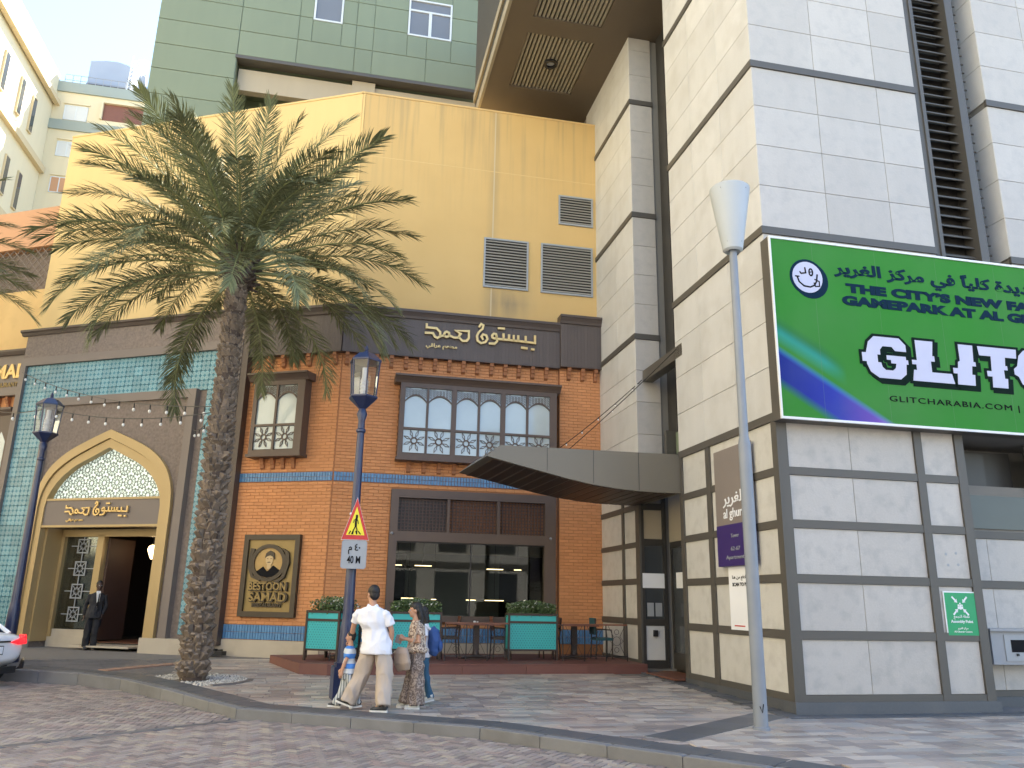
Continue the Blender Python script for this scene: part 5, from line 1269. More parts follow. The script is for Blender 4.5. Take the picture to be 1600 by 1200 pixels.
# tower name sign hanging on the left face
TSF = TL
ts = thing('tower_sign', 'taupe and purple sign board on the tower face behind the light column', 'sign', TL @ Matrix.Translation((-1.5, -.06, 2.3)))
MB().box(-2.15, -.78, .05, .10, 3.02, 4.42).build('upper_panel', 'taupe', ts, TL); MB().box(-2.15, -.78, .05, .105, 2.28, 3.02).build('lower_panel', 'purple', ts, TL)
MB().box(-2.0, -1.9, .0, .05, 2.6, 4.2).box(-1.0, -.9, .0, .05, 2.6, 4.2).build('bracket', 'bronze_dk', ts, TL)
text('الغرير', .20, TL, -1.45, 3.40, .105, 'whiteprint', ts, off=.003, width=.80, align='CENTER', arabic=True)
text('al ghurair', .17, TL, -1.85, 3.14, .105, 'whiteprint', ts, off=.002, width=.98)
text('Tower', .07, TL, -1.45, 2.78, .11, 'signgrey', ts, width=.30, align='CENTER'); text('62-67', .07, TL, -1.45, 2.55, .11, 'signgrey', ts, width=.34, align='CENTER'); text('Apartments', .07, TL, -1.45, 2.40, .11, 'signgrey', ts, width=.72, align='CENTER')
ps = thing('parking_poster', 'narrow white poster below the purple sign board on the tower', 'poster', TL @ Matrix.Translation((-1.45, -.03, 1.2)))
MB().box(-1.92, -1.02, .015, .03, 1.18, 2.27).build('sheet', 'whiteprint', ps, TL)
text('SCAN TO PAY', .06, TL, -1.78, 1.93, .032, 'ink', ps, off=.002, width=.62); text('ادفع من هنا', .06, TL, -1.78, 2.06, .032, 'ink', ps, width=.5, arabic=True); MB().box(-1.78, -1.4, .03, .033, 1.24, 1.26).build('print_line', 'red', ps, TL)
asg = thing('assembly_point_sign', 'green assembly point sign with white arrows on the narrow stone panel', 'sign', T @ Matrix.Translation((3.13, 0, 1.2)))
MB().box(2.83, 3.45, .0, .012, 1.17, 1.89).build('board', 'whiteprint', asg, T); MB().box(2.85, 3.43, .01, .016, 1.19, 1.87).build('face', 'assembly', asg, T)
am = MB(); ax_, az = 3.13, 1.66
for sx, sz in ((1, 1), (-1, 1), (1, -1), (-1, -1)):
    ribbon(am, [(ax_ + sx * .135, az + sz * .135), (ax_ + sx * .08, az + sz * .08)], .028, .015, .020)
    am.prism([(ax_ + sx * .05, az + sz * .05), (ax_ + sx * .11, az + sz * .06), (ax_ + sx * .06, az + sz * .11)], .015, .020)
for ox, oz in ((0, .0), (-.035, .008), (.035, .008), (0, .035)): am.ell((ax_ + ox, .018, az + oz), (.014, .004, .016), 8, 6); am.box(ax_ + ox - .016, ax_ + ox + .016, .015, .020, az + oz - .06, az + oz - .018)
am.build('pictogram', 'whiteprint', asg, T)
text('نقطة التجمع', .045, T, 3.13, 1.47, .017, 'whiteprint', asg, width=.30, align='CENTER', arabic=True); text('Assembly Point', .045, T, 3.13, 1.39, .017, 'whiteprint', asg, off=.001, width=.42, align='CENTER')
text('مركز الغرير', .03, T, 3.13, 1.29, .017, 'whiteprint', asg, width=.2, align='CENTER', arabic=True); text('Al Ghurair Centre', .03, T, 3.13, 1.235, .017, 'whiteprint', asg, width=.34, align='CENTER')
cx_ = thing('electrical_cabinet', 'grey metal cabinet on the tower wall at the right edge', 'cabinet', TB @ Matrix.Translation((4.1, -.3, .7)))
MB().box(3.85, 5.0, 0, .34, .72, 1.26).build('casing', 'gunmetal', cx_, TB); MB().box(3.80, 5.05, .0, .40, 1.26, 1.30).build('hood', 'gunmetal', cx_, TB)
MB().box(4.1, 4.9, .34, .355, .78, 1.2).build('door', 'signgrey', cx_, TB); MB().box(4.22, 4.5, .355, .36, .92, 1.12).build('window', 'ink', cx_, TB); MB().box(4.3, 4.34, .36, .38, .86, .9).build('handle', 'black', cx_, TB)
ub = MB()
for p in ((3.0, 2.5), (3.2, 2.52), (3.02, 2.32), (3.22, 2.33)): ub.lathe([(.028, -.012), (.028, -.008)], (p[0], p[1]), 10)
o = MB()
for p in ((3.0, 2.5), (3.2, 2.52), (3.02, 2.32), (3.22, 2.33)): o.prism([(p[0] + .025 * math.cos(k * .785), p[1] + .025 * math.sin(k * .785)) for k in range(8)], -.012, -.009)
tag(o.build('glue_marks', 'signgrey', None, T), 'four faint round glue spots on the stone panel above the assembly sign', 'marks')
# ------------------------------------------------------------------ terrace
DF = fr(-3.62, 16.95, 13)         # front left corner of the deck; s along the front, d<0 towards the restaurant
dz = .31
dk = thing('wooden_deck', 'low red brown wooden deck in front of the restaurant window', 'deck', DF)
MB().box(0, 6.9, -4.2, -.0, .0, dz - .03).build('frame', 'deck', dk, DF)
for k in range(5): piece('fascia_board', dk, DF, k * 1.38 + .003, (k + 1) * 1.38 - .003, .0, .025, gz(17.2) - .03, dz - .035, 'deck', .004)
for k in range(30): piece('deck_board', dk, DF, 0, 6.9, -(k + 1) * .14 + .004 + .03, -k * .14 + .03, dz - .03, dz, 'deck', .004, 'z')
LFR = MB().prism([(0, .02), (-.55, -.25), (-1.25, -2.6), (0, -2.9)], .02, dz - .005, 'z'); LFR.build('side_wedge', 'deck', dk, DF)
def D2(s, d, z=dz): return DF @ Matrix.Translation((s, -d, z))
def planter(F, w, dp, label, pl_label):
    p = thing('planter', label, 'planter', F, 'teal planters on the deck'); h0, h1 = .24, 1.02
    for sx in (0, 1):
        for sy in (0, 1): MB().box(sx * (w - .045), sx * (w - .045) + .045, -sy * (dp - .045) - .045, -sy * (dp - .045), 0, h1).build('leg', 'wood_dk', p, F)
    MB().box(.045, w - .045, -.04, -.005, h0 - .04, h0).box(.045, w - .045, -.04, -.0, .80, .85).box(.045, w - .045, -.04, -.0, h1 - .05, h1).box(.045, w - .045, -dp, -dp + .04, h1 - .05, h1).box(.0, .045, -dp, -.045, h1 - .04, h1).box(w - .045, w, -dp + .045, -.045, h1 - .05, h1).box(w - .045, w - .005, -dp + .045, -.045, h0 - .04, h0).box(w - .045, w - .005, -dp + .045, -.045, .80, .85).box(0.005, .045, -dp + .045, -.045, h0 - .04, h0).build('rail', 'wood_dk', p, F)
    for nm, a, b_, z0, z1 in (('panel', .045, w - .045, h0, .80), ('panel', .045, w - .045, .85, h1 - .05)):
        MB().box(a, b_, -.035, -.018, z0, z1).build(nm, 'tealpl', p, F)
    MB().box(w - .036, w - .018, -dp + .045, -.045, h0, .80).box(w - .036, w - .018, -dp + .045, -.045, .85, h1 - .05).box(.018, .036, -dp + .045, -.045, h0, h1 - .05).box(.04, w - .04, -dp + .02, -dp + .036, h0, h1 - .05).build('panel', 'tealpl', p, F)
    do = MB(); nx = int((w - .1) / .062)
    for i in range(nx):
        for j in range(11):
            x_ = .075 + i * .062 + (.031 if j % 2 else 0); z = h0 + .035 + j * .05
            if z > .78 or x_ > w - .07: continue
            do.prism([(x_ + .013, z), (x_, z + .016), (x_ - .013, z), (x_, z - .016)], -.018, -.0165)
    do.build('perforation', 'tealdot', p, F)
    MB().box(.04, w - .04, -dp + .04, -.04, h1 - .16, h1 - .07).build('soil', 'trunk2', p, F)
    rr = random.Random(int(w * 1000) + len(label)); lf = MB(); pe = MB()
    for _ in range(int(2600 * w)):
        x_ = rr.uniform(.03, w - .03); y_ = -rr.uniform(.03, dp - .03); u = rr.random(); z = h1 - .08 + u * (.38 - .2 * abs(x_ / w - .5)) ; q = Vector((rr.gauss(0, 1), rr.gauss(0, 1), abs(rr.gauss(0, 1)) + .3)).normalized(); a = q.orthogonal().normalized(); b_ = q.cross(a); L_ = rr.uniform(.025, .05)
        c = Vector((x_ + rr.gauss(0, .02), y_ + rr.gauss(0, .02), z))
        mb = pe if rr.random() < .12 and u > .55 else lf
        mb.add([tuple(c - a * L_ * .4), tuple(c + b_ * L_ * .45), tuple(c + a * L_), tuple(c - b_ * L_ * .45)], [(0, 1, 2, 3)])
    pt_ = thing('planter_bush', pl_label, 'plant', F @ Matrix.Translation((w / 2, dp / 2, h1 - .1)), 'bushes in the planters')
    lf.build('foliage', 'hedge', pt_, F, recalc=False); pe.build('blossom', 'petal', pt_, F, recalc=False)
    return p
planter(fr(-4.33, 17.78, -18, dz), .82, .95, 'leftmost teal planter box, turned at the corner of the deck', 'trimmed green bush with pale flowers in the leftmost planter')
planter(D2(1.30, -1.0) @ Matrix.Translation((0, 0, 0)), 1.15, .38, 'teal planter box behind the walking woman', 'white flowering bush in the planter behind the walking woman')
planter(D2(3.98, -1.05), 1.18, .38, 'teal planter box right of the outdoor table, in front of the brick pier', 'white flowering bush in the planter before the brick pier')
def table(F, label):
    t = thing('cafe_table', label, 'table', F)
    MB().box(-.5, .5, -.38, .38, .74, .77).build('tabletop', 'wood_md', t, F); MB().box(-.06, .06, -.06, .06, .05, .74).build('pedestal', 'wood_dk', t, F)
    MB().lathe([(.34, 0), (.34, .02), (.22, .05), (.09, .09), (.06, .2)], n=14).build('foot', 'wood_dk', t, F); return t
table(D2(3.35, -1.6), 'wooden cafe table between the two right hand planters'); table(D2(5.75, -1.7), 'round footed cafe table near the right end of the deck')
table(D2(.35, -1.8), 'cafe table half hidden behind the blue lamp post and the man')
def chair(F, label, back='wood_md', seat='wood_dk'):
    t = thing('chair', label, 'chair', F, 'terrace chairs')
    for sx in (-.19, .19):
        MB().tube([(sx, .19, 0), (sx, .2, .45)], .018, 6).build('leg', 'wood_dk', t, F); MB().tube([(sx, -.22, 0), (sx, -.19, .45), (sx, -.24, .92)], .018, 6).build('leg', 'wood_dk', t, F)
        MB().tube([(sx, -.2, .68), (sx, .18, .66), (sx, .2, .45)], .015, 6).build('armrest', 'wood_dk', t, F)
    MB().box(-.21, .21, -.21, .22, .42, .48).build('seat', seat, t, F)
    mb = MB().box(-.2, .2, -.25, -.21, .55, .93) if back == 'tealfab' else MB().box(-.2, .2, -.245, -.225, .86, .93).box(-.2, .2, -.24, -.22, .62, .66)
    if back != 'tealfab':
        for k in range(5): mb.box(-.16 + k * .08 - .01, -.16 + k * .08 + .01, -.24, -.225, .66, .86)
    mb.build('backrest', back, t, F); return t
rot = lambda a: Matrix.Rotation(R(a), 4, 'Z')
chair(D2(2.72, -1.65) @ rot(-90), 'chair at the left side of the table between the planters'); chair(D2(3.95, -1.65) @ rot(90), 'chair at the right side of the table between the planters')
chair(D2(5.15, -1.75) @ rot(-90), 'chair behind the planter before the brick pier'); chair(D2(6.45, -1.7) @ rot(90), 'teal backed armchair at the right end of the deck', 'tealfab', 'tealfab')
chair(D2(.95, -1.9) @ rot(100), 'teal backed chair between the man and the woman', 'tealfab', 'tealfab'); chair(D2(-.25, -1.9) @ rot(-90), 'wooden chair behind the blue lamp post')
cd = thing('condiment_set', 'small pale condiment set on the middle cafe table', 'condiments', D2(3.3, -1.6, dz + .77)); MB().lathe([(.03, 0), (.03, .05), (.02, .06)], n=8).build('pot', 'white', cd, W[cd.name]); MB().lathe([(.025, 0), (.02, .05)], (.07, 0), 8).build('pot', 'white', cd, W[cd.name])
def railing(s0, s1, d, label):
    t = thing('terrace_railing', label, 'railing', D2(s0, d)); F = D2(0, d)
    n = max(1, round((s1 - s0) / .45))
    MB().box(s0, s1, -.025, .025, .78, .815).build('top_rail', 'wood_md', t, F); MB().box(s0, s1, -.01, .01, .10, .12).build('bottom_rail', 'black', t, F)
    for k in range(n + 1):
        x_ = s0 + (s1 - s0) * k / n; MB().box(x_ - .01, x_ + .01, -.01, .01, 0, .78).build('post', 'black', t, F)
    mb = MB()
    for k in range(n):
        c = s0 + (s1 - s0) * (k + .5) / n
        for r_, z in ((.10, .44), (.055, .25), (.055, .64)):
            pts = [(c + r_ * math.cos(q / 12 * 6.2832), 0, z + r_ * math.sin(q / 12 * 6.2832)) for q in range(13)]; mb.tube(pts, .006, 4)
        for e in (-1, 1): mb.tube([(c + e * .2, 0, .12), (c + e * .08, 0, .36), (c + e * .16, 0, .44), (c + e * .08, 0, .54), (c + e * .2, 0, .77)], .006, 4)
    mb.build('scrollwork', 'black', t, F)
railing(2.5, 3.93, -.80, 'ornamental terrace railing between the planters'); railing(5.2, 6.75, -.80, 'ornamental terrace railing at the right end of the deck'); railing(.05, 1.25, -.75, 'short terrace railing behind the man')
fl = thing('spotlight', 'small black floodlight lying at the foot of the brick wall by the palm', 'floodlight', C_ @ Matrix.Translation((-2.6, -.35, gz(20))))
F = W[fl.name]; MB().box(-.22, .22, -.1, .1, .02, .12).build('housing', 'black', fl, F); MB().box(-.1, .0, -.06, .06, .12, .17).box(.05, .15, -.05, .05, .12, .16).build('bracket', 'black', fl, F)

# ------------------------------------------------------------------ lamp posts
def blue_lamp(F, label):
    t = thing('lamp_post', label, 'street lamp', F, 'blue lantern lamp posts')
    MB(False).prism([(-.19, -.19), (.19, -.19), (.19, .19), (-.19, .19)], 0, .50, 'z').prism([(-.15, -.15), (.15, -.15), (.15, .15), (-.15, .15)], .50, .56, 'z').build('base', 'lampblue', t, F)
    MB(False).lathe([(.13, .56), (.125, .8), (.115, 1.1), (.10, 1.2), (.092, 1.3), (.075, 3.2), (.062, 4.40), (.085, 4.42), (.085, 4.46), (.062, 4.48), (.06, 4.62), (.095, 4.74), (.075, 4.80), (.06, 4.84)], n=14).build('shaft', 'lampblue', t, F, smooth=True)
    c = MB(False).lathe([(.07, 4.84), (.11, 4.88), (.27, 5.03), (.27, 5.06)], n=6, ph=.52); c.lathe([(.30, 5.70), (.30, 5.73), (.16, 5.86), (.05, 5.90), (.03, 5.93), (.04, 5.96), (.01, 6.03)], n=6, ph=.52)
    for k in range(6):
        a = .52 + k * 1.0472; c.tube([(.235 * math.cos(a), .235 * math.sin(a), 5.05), (.275 * math.cos(a), .275 * math.sin(a), 5.71)], .014, 5)
    la_ = c.build('lantern_frame', 'lampblue', t, F)
    g = MB(False)
    for k in range(6):
        a, b_ = .52 + k * 1.0472, .52 + (k + 1) * 1.0472; g.quad((.23 * math.cos(a), .23 * math.sin(a), 5.06), (.23 * math.cos(b_), .23 * math.sin(b_), 5.06), (.268 * math.cos(b_), .268 * math.sin(b_), 5.70), (.268 * math.cos(a), .268 * math.sin(a), 5.70))
    g.build('glass', 'lampglass', la_, F)
    MB(False).lathe([(.05, 5.06), (.07, 5.1), (.07, 5.12), (.06, 5.13)] + [(.062 + .012 * (k % 2), 5.14 + k * .03) for k in range(9)] + [(.05, 5.42), (.05, 5.6)], n=12).build('lamp_unit', 'white', la_, F)
    return t
lampC = blue_lamp(fr(-2.66, 13.80, 20, gz(13.8)), 'blue lantern lamp post in front of the restaurant carrying the crossing sign')
copy_tree(lampC, fr(-10.85, 18.2, 0, gz(18.2)), 'blue lantern lamp post at the left edge in front of the teal portal')
SG = fr(-2.62, 13.62, 14)     # signs strapped to the shaft
s1_ = thing('warning_sign', 'red edged yellow triangle with a walking figure on the blue lamp post', 'road sign', SG @ Matrix.Translation((.02, 0, 2.55)))
F = W[s1_.name]
def tri(k, c=(0, .235)): return [(c[0] + (x_ - c[0]) * k, c[1] + (z - c[1]) * k) for x_, z in ((-.225, .0), (.225, .0), (0, .70))]
MB().prism(tri(1.0), 0, .012).build('plate', 'red', s1_, F); MB().prism([(x_, z) for x_, z in tri(1.03)], -.004, .003).build('rim', 'whiteprint', s1_, F); MB().prism(tri(.68), .01, .016).build('field', 'sigyel', s1_, F)
pm = MB(); pm.ell((.005, .02, .395), (.020, .004, .022), 8, 6)
ribbon(pm, [(.005, .365), (-.005, .30), (-.002, .23)], .034, .015, .020); ribbon(pm, [(-.002, .23), (-.035, .16), (-.06, .095)], .018, .015, .020); ribbon(pm, [(.0, .23), (.02, .17), (.022, .10)], .018, .015, .020)
ribbon(pm, [(0, .355), (.03, .31), (.035, .27)], .012, .015, .020); ribbon(pm, [(-.002, .355), (-.035, .32), (-.045, .28)], .012, .015, .020)
for k in range(4): ribbon(pm, [(-.105 + k * .062, .095), (-.085 + k * .045, .135)], .018, .015, .019)
pm.build('pictogram', 'ink', s1_, F)
MB().box(-.11, .09, -.14, 0, .42, .45).build('strap', 'whiteprint', s1_, F)
s2_ = thing('distance_plate', 'grey plate reading 40 M under the yellow warning triangle', 'road sign', SG @ Matrix.Translation((.02, 0, 2.07)))
F = W[s2_.name]
MB().prism([(-.21, .03), (-.18, 0), (.18, 0), (.21, .03), (.21, .44), (.18, .47), (-.18, .47), (-.21, .44)], 0, .012).build('plate', 'signgrey', s2_, F)
MB().strip([(-.21, .03), (-.18, 0), (.18, 0), (.21, .03), (.21, .44), (.18, .47), (-.18, .47), (-.21, .44)], [(-.2, .035), (-.175, .01), (.175, .01), (.2, .035), (.2, .435), (.175, .46), (-.175, .46), (-.2, .435)], .010, .016, closed=True).build('edge', 'gunmetal', s2_, F)
text('40 M', .12, F, 0, .09, .014, 'ink', s2_, off=.003, width=.22, align='CENTER'); text('م ٤٠', .11, F, 0, .30, .014, 'ink', s2_, off=.003, width=.20, align='CENTER')
MB().box(-.08, .08, -.14, 0, .2, .24).build('strap', 'signgrey', s2_, F)
pp = thing('light_column', 'tall pale grey blue street light column with a white cone head before the tower', 'street lamp', (3.43, 11.46, 0)); F = W[pp.name]
MB(False).lathe([(.115, 0), (.115, .03), (.095, .04), (.092, 1.0), (.090, 3.86), (.088, 3.90), (.068, 3.99), (.066, 4.02), (.060, 7.0)], n=20).build('shaft', 'pole', pp, F, smooth=True)
MB(False).lathe([(.06, 6.98), (.12, 6.95), (.155, 6.98), (.16, 7.02), (.315, 8.0), (.315, 8.03), (.30, 8.045), (.06, 8.06), (.06, 8.14), (.05, 8.15)], n=32).build('lamp_head', 'polehead', pp, F, smooth=True)
MB(False).box(-.10, -.02, -.30, -.28, 7.93, 7.95).build('fixing', 'black', pp, F) if False else None
mb = MB(False)
for a in (-2.3, -.9):
    for z, r_ in ((7.95, .308), (7.08, .168)): mb.ell((r_ * math.cos(a), r_ * math.sin(a), z), (.009, .009, .009), 6, 5)
mb.build('rivets', 'gunmetal', pp, F)
am = MB(False); am.tube([(-.03, -.093, .30), (.0, -.095, .22), (.02, -.093, .33)], .008, 4); am.build('painted_mark', 'ink', pp, F)

# ------------------------------------------------------------------ string lights
def string(P0, P1, sag, n, label, bulb=.035, drop=.09):
    P0, P1 = Vector(P0), Vector(P1); t = thing('string_light', label, 'string lights', P0, 'festoon strings'); F = I4
    pt = lambda u: P0.lerp(P1, u) - Vector((0, 0, 4 * sag * u * (1 - u)))
    MB(False).tube([tuple(pt(k / 24)) for k in range(25)], .010, 5).build('cable', 'black', t, F)
    bm_ = MB(False).ell((0, 0, -drop - bulb), (bulb, bulb, bulb * 1.2), 8, 7).mesh('bulb'); bm_.materials.append(M['bulb'])
    sm_ = MB(False).tube([(0, 0, 0), (0, 0, -drop)], .018, 6).mesh('socket'); sm_.materials.append(M['black'])
    for k in range(n):
        q = pt((k + .5) / n); link(bpy.data.objects.new('socket', sm_), t, Matrix.Translation(q)); link(bpy.data.objects.new('bulb', bm_), t, Matrix.Translation(q))
pD = lambda s, d, z: tuple(D_ @ Vector((s, -d, z)))
string(pD(-5.55, .15, 7.95), (-6.1, 15.9, 5.35), .30, 14, 'upper festoon string from the portal corner to the palm trunk', .036, .12)
string((-10.85, 18.2, 5.75), (-6.1, 15.8, 5.2), .18, 9, 'lower festoon string from the left lantern to the palm trunk', .032, .11)
string((-10.85, 18.2, 5.8), pD(-6.6, .2, 6.9), .15, 3, 'short festoon string left of the left lantern', .04, .12)
string((-6.1, 15.9, 5.3), pD(.9, .15, 5.9), .18, 4, 'short festoon string from the palm to the right side of the portal', .035, .1)
string(tuple(B_ @ Vector((5.9, -.3, 5.6))), tuple(T @ Vector((-.04, 5.9, 6.9))), .05, 5, 'thin festoon string from the bay window up to the tower beam', .022, .03)
string(tuple(B_ @ Vector((5.9, -.4, 5.35))), tuple(T @ Vector((-.04, 3.8, 7.05))), .05, 1, 'second thin cable from the bay window to the tower beam', .02, .02)

# ------------------------------------------------------------------ palms
def frond_mesh(rr, L=4.2, droop=1.0, nl=120):
    """frond along +X, arching; leaflets both sides"""
    mb = MB(False); pts = []; ang = 0.; p = Vector((0, 0, 0)); n = 22
    for k in range(n + 1):
        u = k / n; pts.append(p.copy()); a = -droop * (u ** 1.7); p = p + Vector((math.cos(a), 0, math.sin(a))) * (L / n)
    rch = MB(False); rch.tube([tuple(q) for q in pts], [(.030 * (1 - k / n) + .005, .022 * (1 - k / n) + .004) for k in range(n + 1)], 5)
    for k in range(nl):
        u = .23 + .77 * k / nl; i = min(n - 1, int(u * n)); q = pts[i].lerp(pts[i + 1], u * n - i); t = (pts[i + 1] - pts[i]).normalized(); upv = Vector((0, 1, 0)).cross(t) * -1
        upv = t.cross(Vector((0, 1, 0))); upv = upv if upv.z > 0 else -upv
        for sd in (-1, 1):
            ll = (.58 * math.sin(math.pi * min(1, (u - .14) * 1.08)) ** .6 + .05) * rr.uniform(.85, 1.12); fw = R(40 + 20 * (1 - u)) + rr.gauss(0, .09) if u < .9 else R(28)
            lift = rr.choice((.10, .38, .62)) + rr.gauss(0, .08)
            d_ = (t * math.cos(fw) + (Vector((0, sd, 0)) * math.cos(lift) + upv * math.sin(lift)) * math.sin(fw)).normalized()
            wv = d_.cross(upv).normalized() * .0100; wv = (wv + upv * rr.uniform(-.006, .006))
            e1 = q + d_ * ll * .55 - Vector((0, 0, .04 * ll)); e2 = q + d_ * ll - Vector((0, 0, .20 * ll))
            mb.add([tuple(q - wv * .6), tuple(q + wv * .6), tuple(e1 + wv), tuple(e2), tuple(e1 - wv)], [(0, 1, 2, 4), (4, 2, 3)])
    return mb, rch
rp = random.Random(5)
FR = []
for droop in (.30, .60, .88, 1.05, 1.18, 1.30):
    for v in range(2):
        mb, rch = frond_mesh(rp, 4.1, droop); me = mb.mesh('leaflets', False); me.materials.append(M['leaf']); m2 = rch.mesh('frond'); m2.materials.append(M['rachis']); FR.append((me, m2))
def palm(base, ht, lean, label, n=58, scale=1.0, seed=2, trunk=True, r0=.262, r1=.205):
    rr = random.Random(seed); bz = gz(base[1]); t = thing('palm_tree', label, 'palm tree', (base[0], base[1], bz))
    top = Vector((base[0] + lean, base[1], bz + ht)); B0 = Vector((base[0], base[1], bz))
    if trunk:
        P = [B0.lerp(top, k / 12) for k in range(13)]; rad = [r1 + (r0 - r1) * (1 - k / 12) ** 1.3 for k in range(13)]
        MB(False).tube([tuple(p) for p in P], [r * .86 for r in rad], 16).build('trunk', 'trunk2', t, I4, smooth=True)
        bt = MB(False); nr = int(ht / .085)
        for i in range(nr):
            u = (i + .5) / nr; c = B0.lerp(top, u); r = r1 + (r0 - r1) * (1 - u) ** 1.3; low = u < .60; m_ = 11 if low else 12
            for k in range(m_):
                a = 6.2832 * (k + .5 * (i % 2)) / m_ + rr.gauss(0, .16); c = c + Vector((0, 0, rr.gauss(0, .02))); o = Vector((math.cos(a), math.sin(a), 0)); s_ = Vector((-o.y, o.x, 0)); w = r * 3.14 / m_ * (1.05 if low else 1.1) * rr.uniform(.8, 1.1); out = (rr.uniform(.015, .095) if low else rr.uniform(.015, .045)); h = (.11 if low else .08) * rr.uniform(.6, 1.4)
                b0 = c + o * r * .84; tip = c + o * (r + out) + Vector((0, 0, h * (.55 if low else .9)))
                bt.add([tuple(b0 - s_ * w - Vector((0, 0, h * .5))), tuple(b0 + s_ * w - Vector((0, 0, h * .5))), tuple(b0 + s_ * w * .8 + Vector((0, 0, h))), tuple(b0 - s_ * w * .8 + Vector((0, 0, h))), tuple(tip + s_ * w * .5), tuple(tip - s_ * w * .5), tuple(tip - s_ * w * .45 + Vector((0, 0, .035)) - o * .03), tuple(tip + s_ * w * .45 + Vector((0, 0, .035)) - o * .03)],
                       [(0, 1, 4, 5), (1, 2, 7, 4), (3, 0, 5, 6), (5, 4, 7, 6), (6, 7, 2, 3)])
        bt.build('leaf_bases', 'trunk', t, I4, recalc=False, kind='stuff')
        fb = MB(False)
        for i in range(1500):
            u = rr.random(); c = B0.lerp(top, u); r = r1 + (r0 - r1) * (1 - u) ** 1.3; a = rr.uniform(0, 6.28); o = Vector((math.cos(a), math.sin(a), 0)); s_ = Vector((-o.y, o.x, 0)); q = c + o * (r + rr.uniform(.0, .05)); L_ = rr.uniform(.05, .16); w = rr.uniform(.003, .008)
            dv = (s_ * rr.gauss(0, .8) + o * rr.uniform(.0, .7) + Vector((0, 0, rr.gauss(0, .7)))).normalized() * L_
            fb.add([tuple(q - s_ * w), tuple(q + Vector((0, 0, w)) + s_ * w), tuple(q + dv)], [(0, 1, 2)])
        fb.build('trunk_fibre', 'fibre', t, I4, recalc=False, kind='stuff')
        hb = MB(False)
        for i in range(240):
            a = rr.uniform(0, 6.28); z = rr.uniform(-.55, .35); o = Vector((math.cos(a), math.sin(a), rr.uniform(-.2, .8))).normalized(); c = top + Vector((0, 0, z)); r = r1 * (1.7 - abs(z + .1) * .8)
            hb.tube([tuple(c + o * r * .5), tuple(c + o * (r + rr.uniform(.05, .20)))], [.045, .02], 4)
        hb.ell(tuple(top + Vector((0, 0, -.15))), (r1 * 1.75, r1 * 1.75, .5), 12, 8); hb.build('crown_shaft', 'trunk2', t, I4, recalc=False)
    for i in range(n):
        u = i / (n - 1); az = i * 2.39996 + rr.gauss(0, .12); el = R(76 - 86 * u ** .92 + rr.gauss(0, 6)); kind = min(5, int(u * 6)); sc_ = scale * rr.uniform(.88, 1.06) * (.84 if u < .12 else .94 if u < .3 else 1.0)
        me, m2 = FR[kind * 2 + (i % 2)]
        w = Matrix.Translation(top + Vector((0, 0, .15 - .45 * u))) @ Matrix.Rotation(az, 4, 'Z') @ Matrix.Translation((.12, 0, 0)) @ Matrix.Rotation(-el, 4, 'Y') @ Matrix.Rotation(rr.gauss(0, .5), 4, 'X') @ Matrix.Scale(sc_, 4)
        if kind >= 2 : w = Matrix.Translation(top + Vector((0, 0, .15 - .45 * u))) @ Matrix.Rotation(az, 4, 'Z') @ Matrix.Translation((.15, 0, 0)) @ Matrix.Rotation(-el, 4, 'Y') @ Matrix.Rotation(rr.gauss(0, .2), 4, 'X') @ Matrix.Scale(sc_, 4)
        f_ = link(bpy.data.objects.new('frond', m2), t, w); link(bpy.data.objects.new('leaflets', me), f_, w)
    return t
palm(PALM, 8.45, -.02, 'tall date palm in the pavement before the restaurant, with a scaly trunk', 80, .95, 7)
palm((-16.6, 18.6), 9.3, 0, 'second palm off the left edge with only its frond tips in view', 40, 1.0, 9, True, .3, .25)

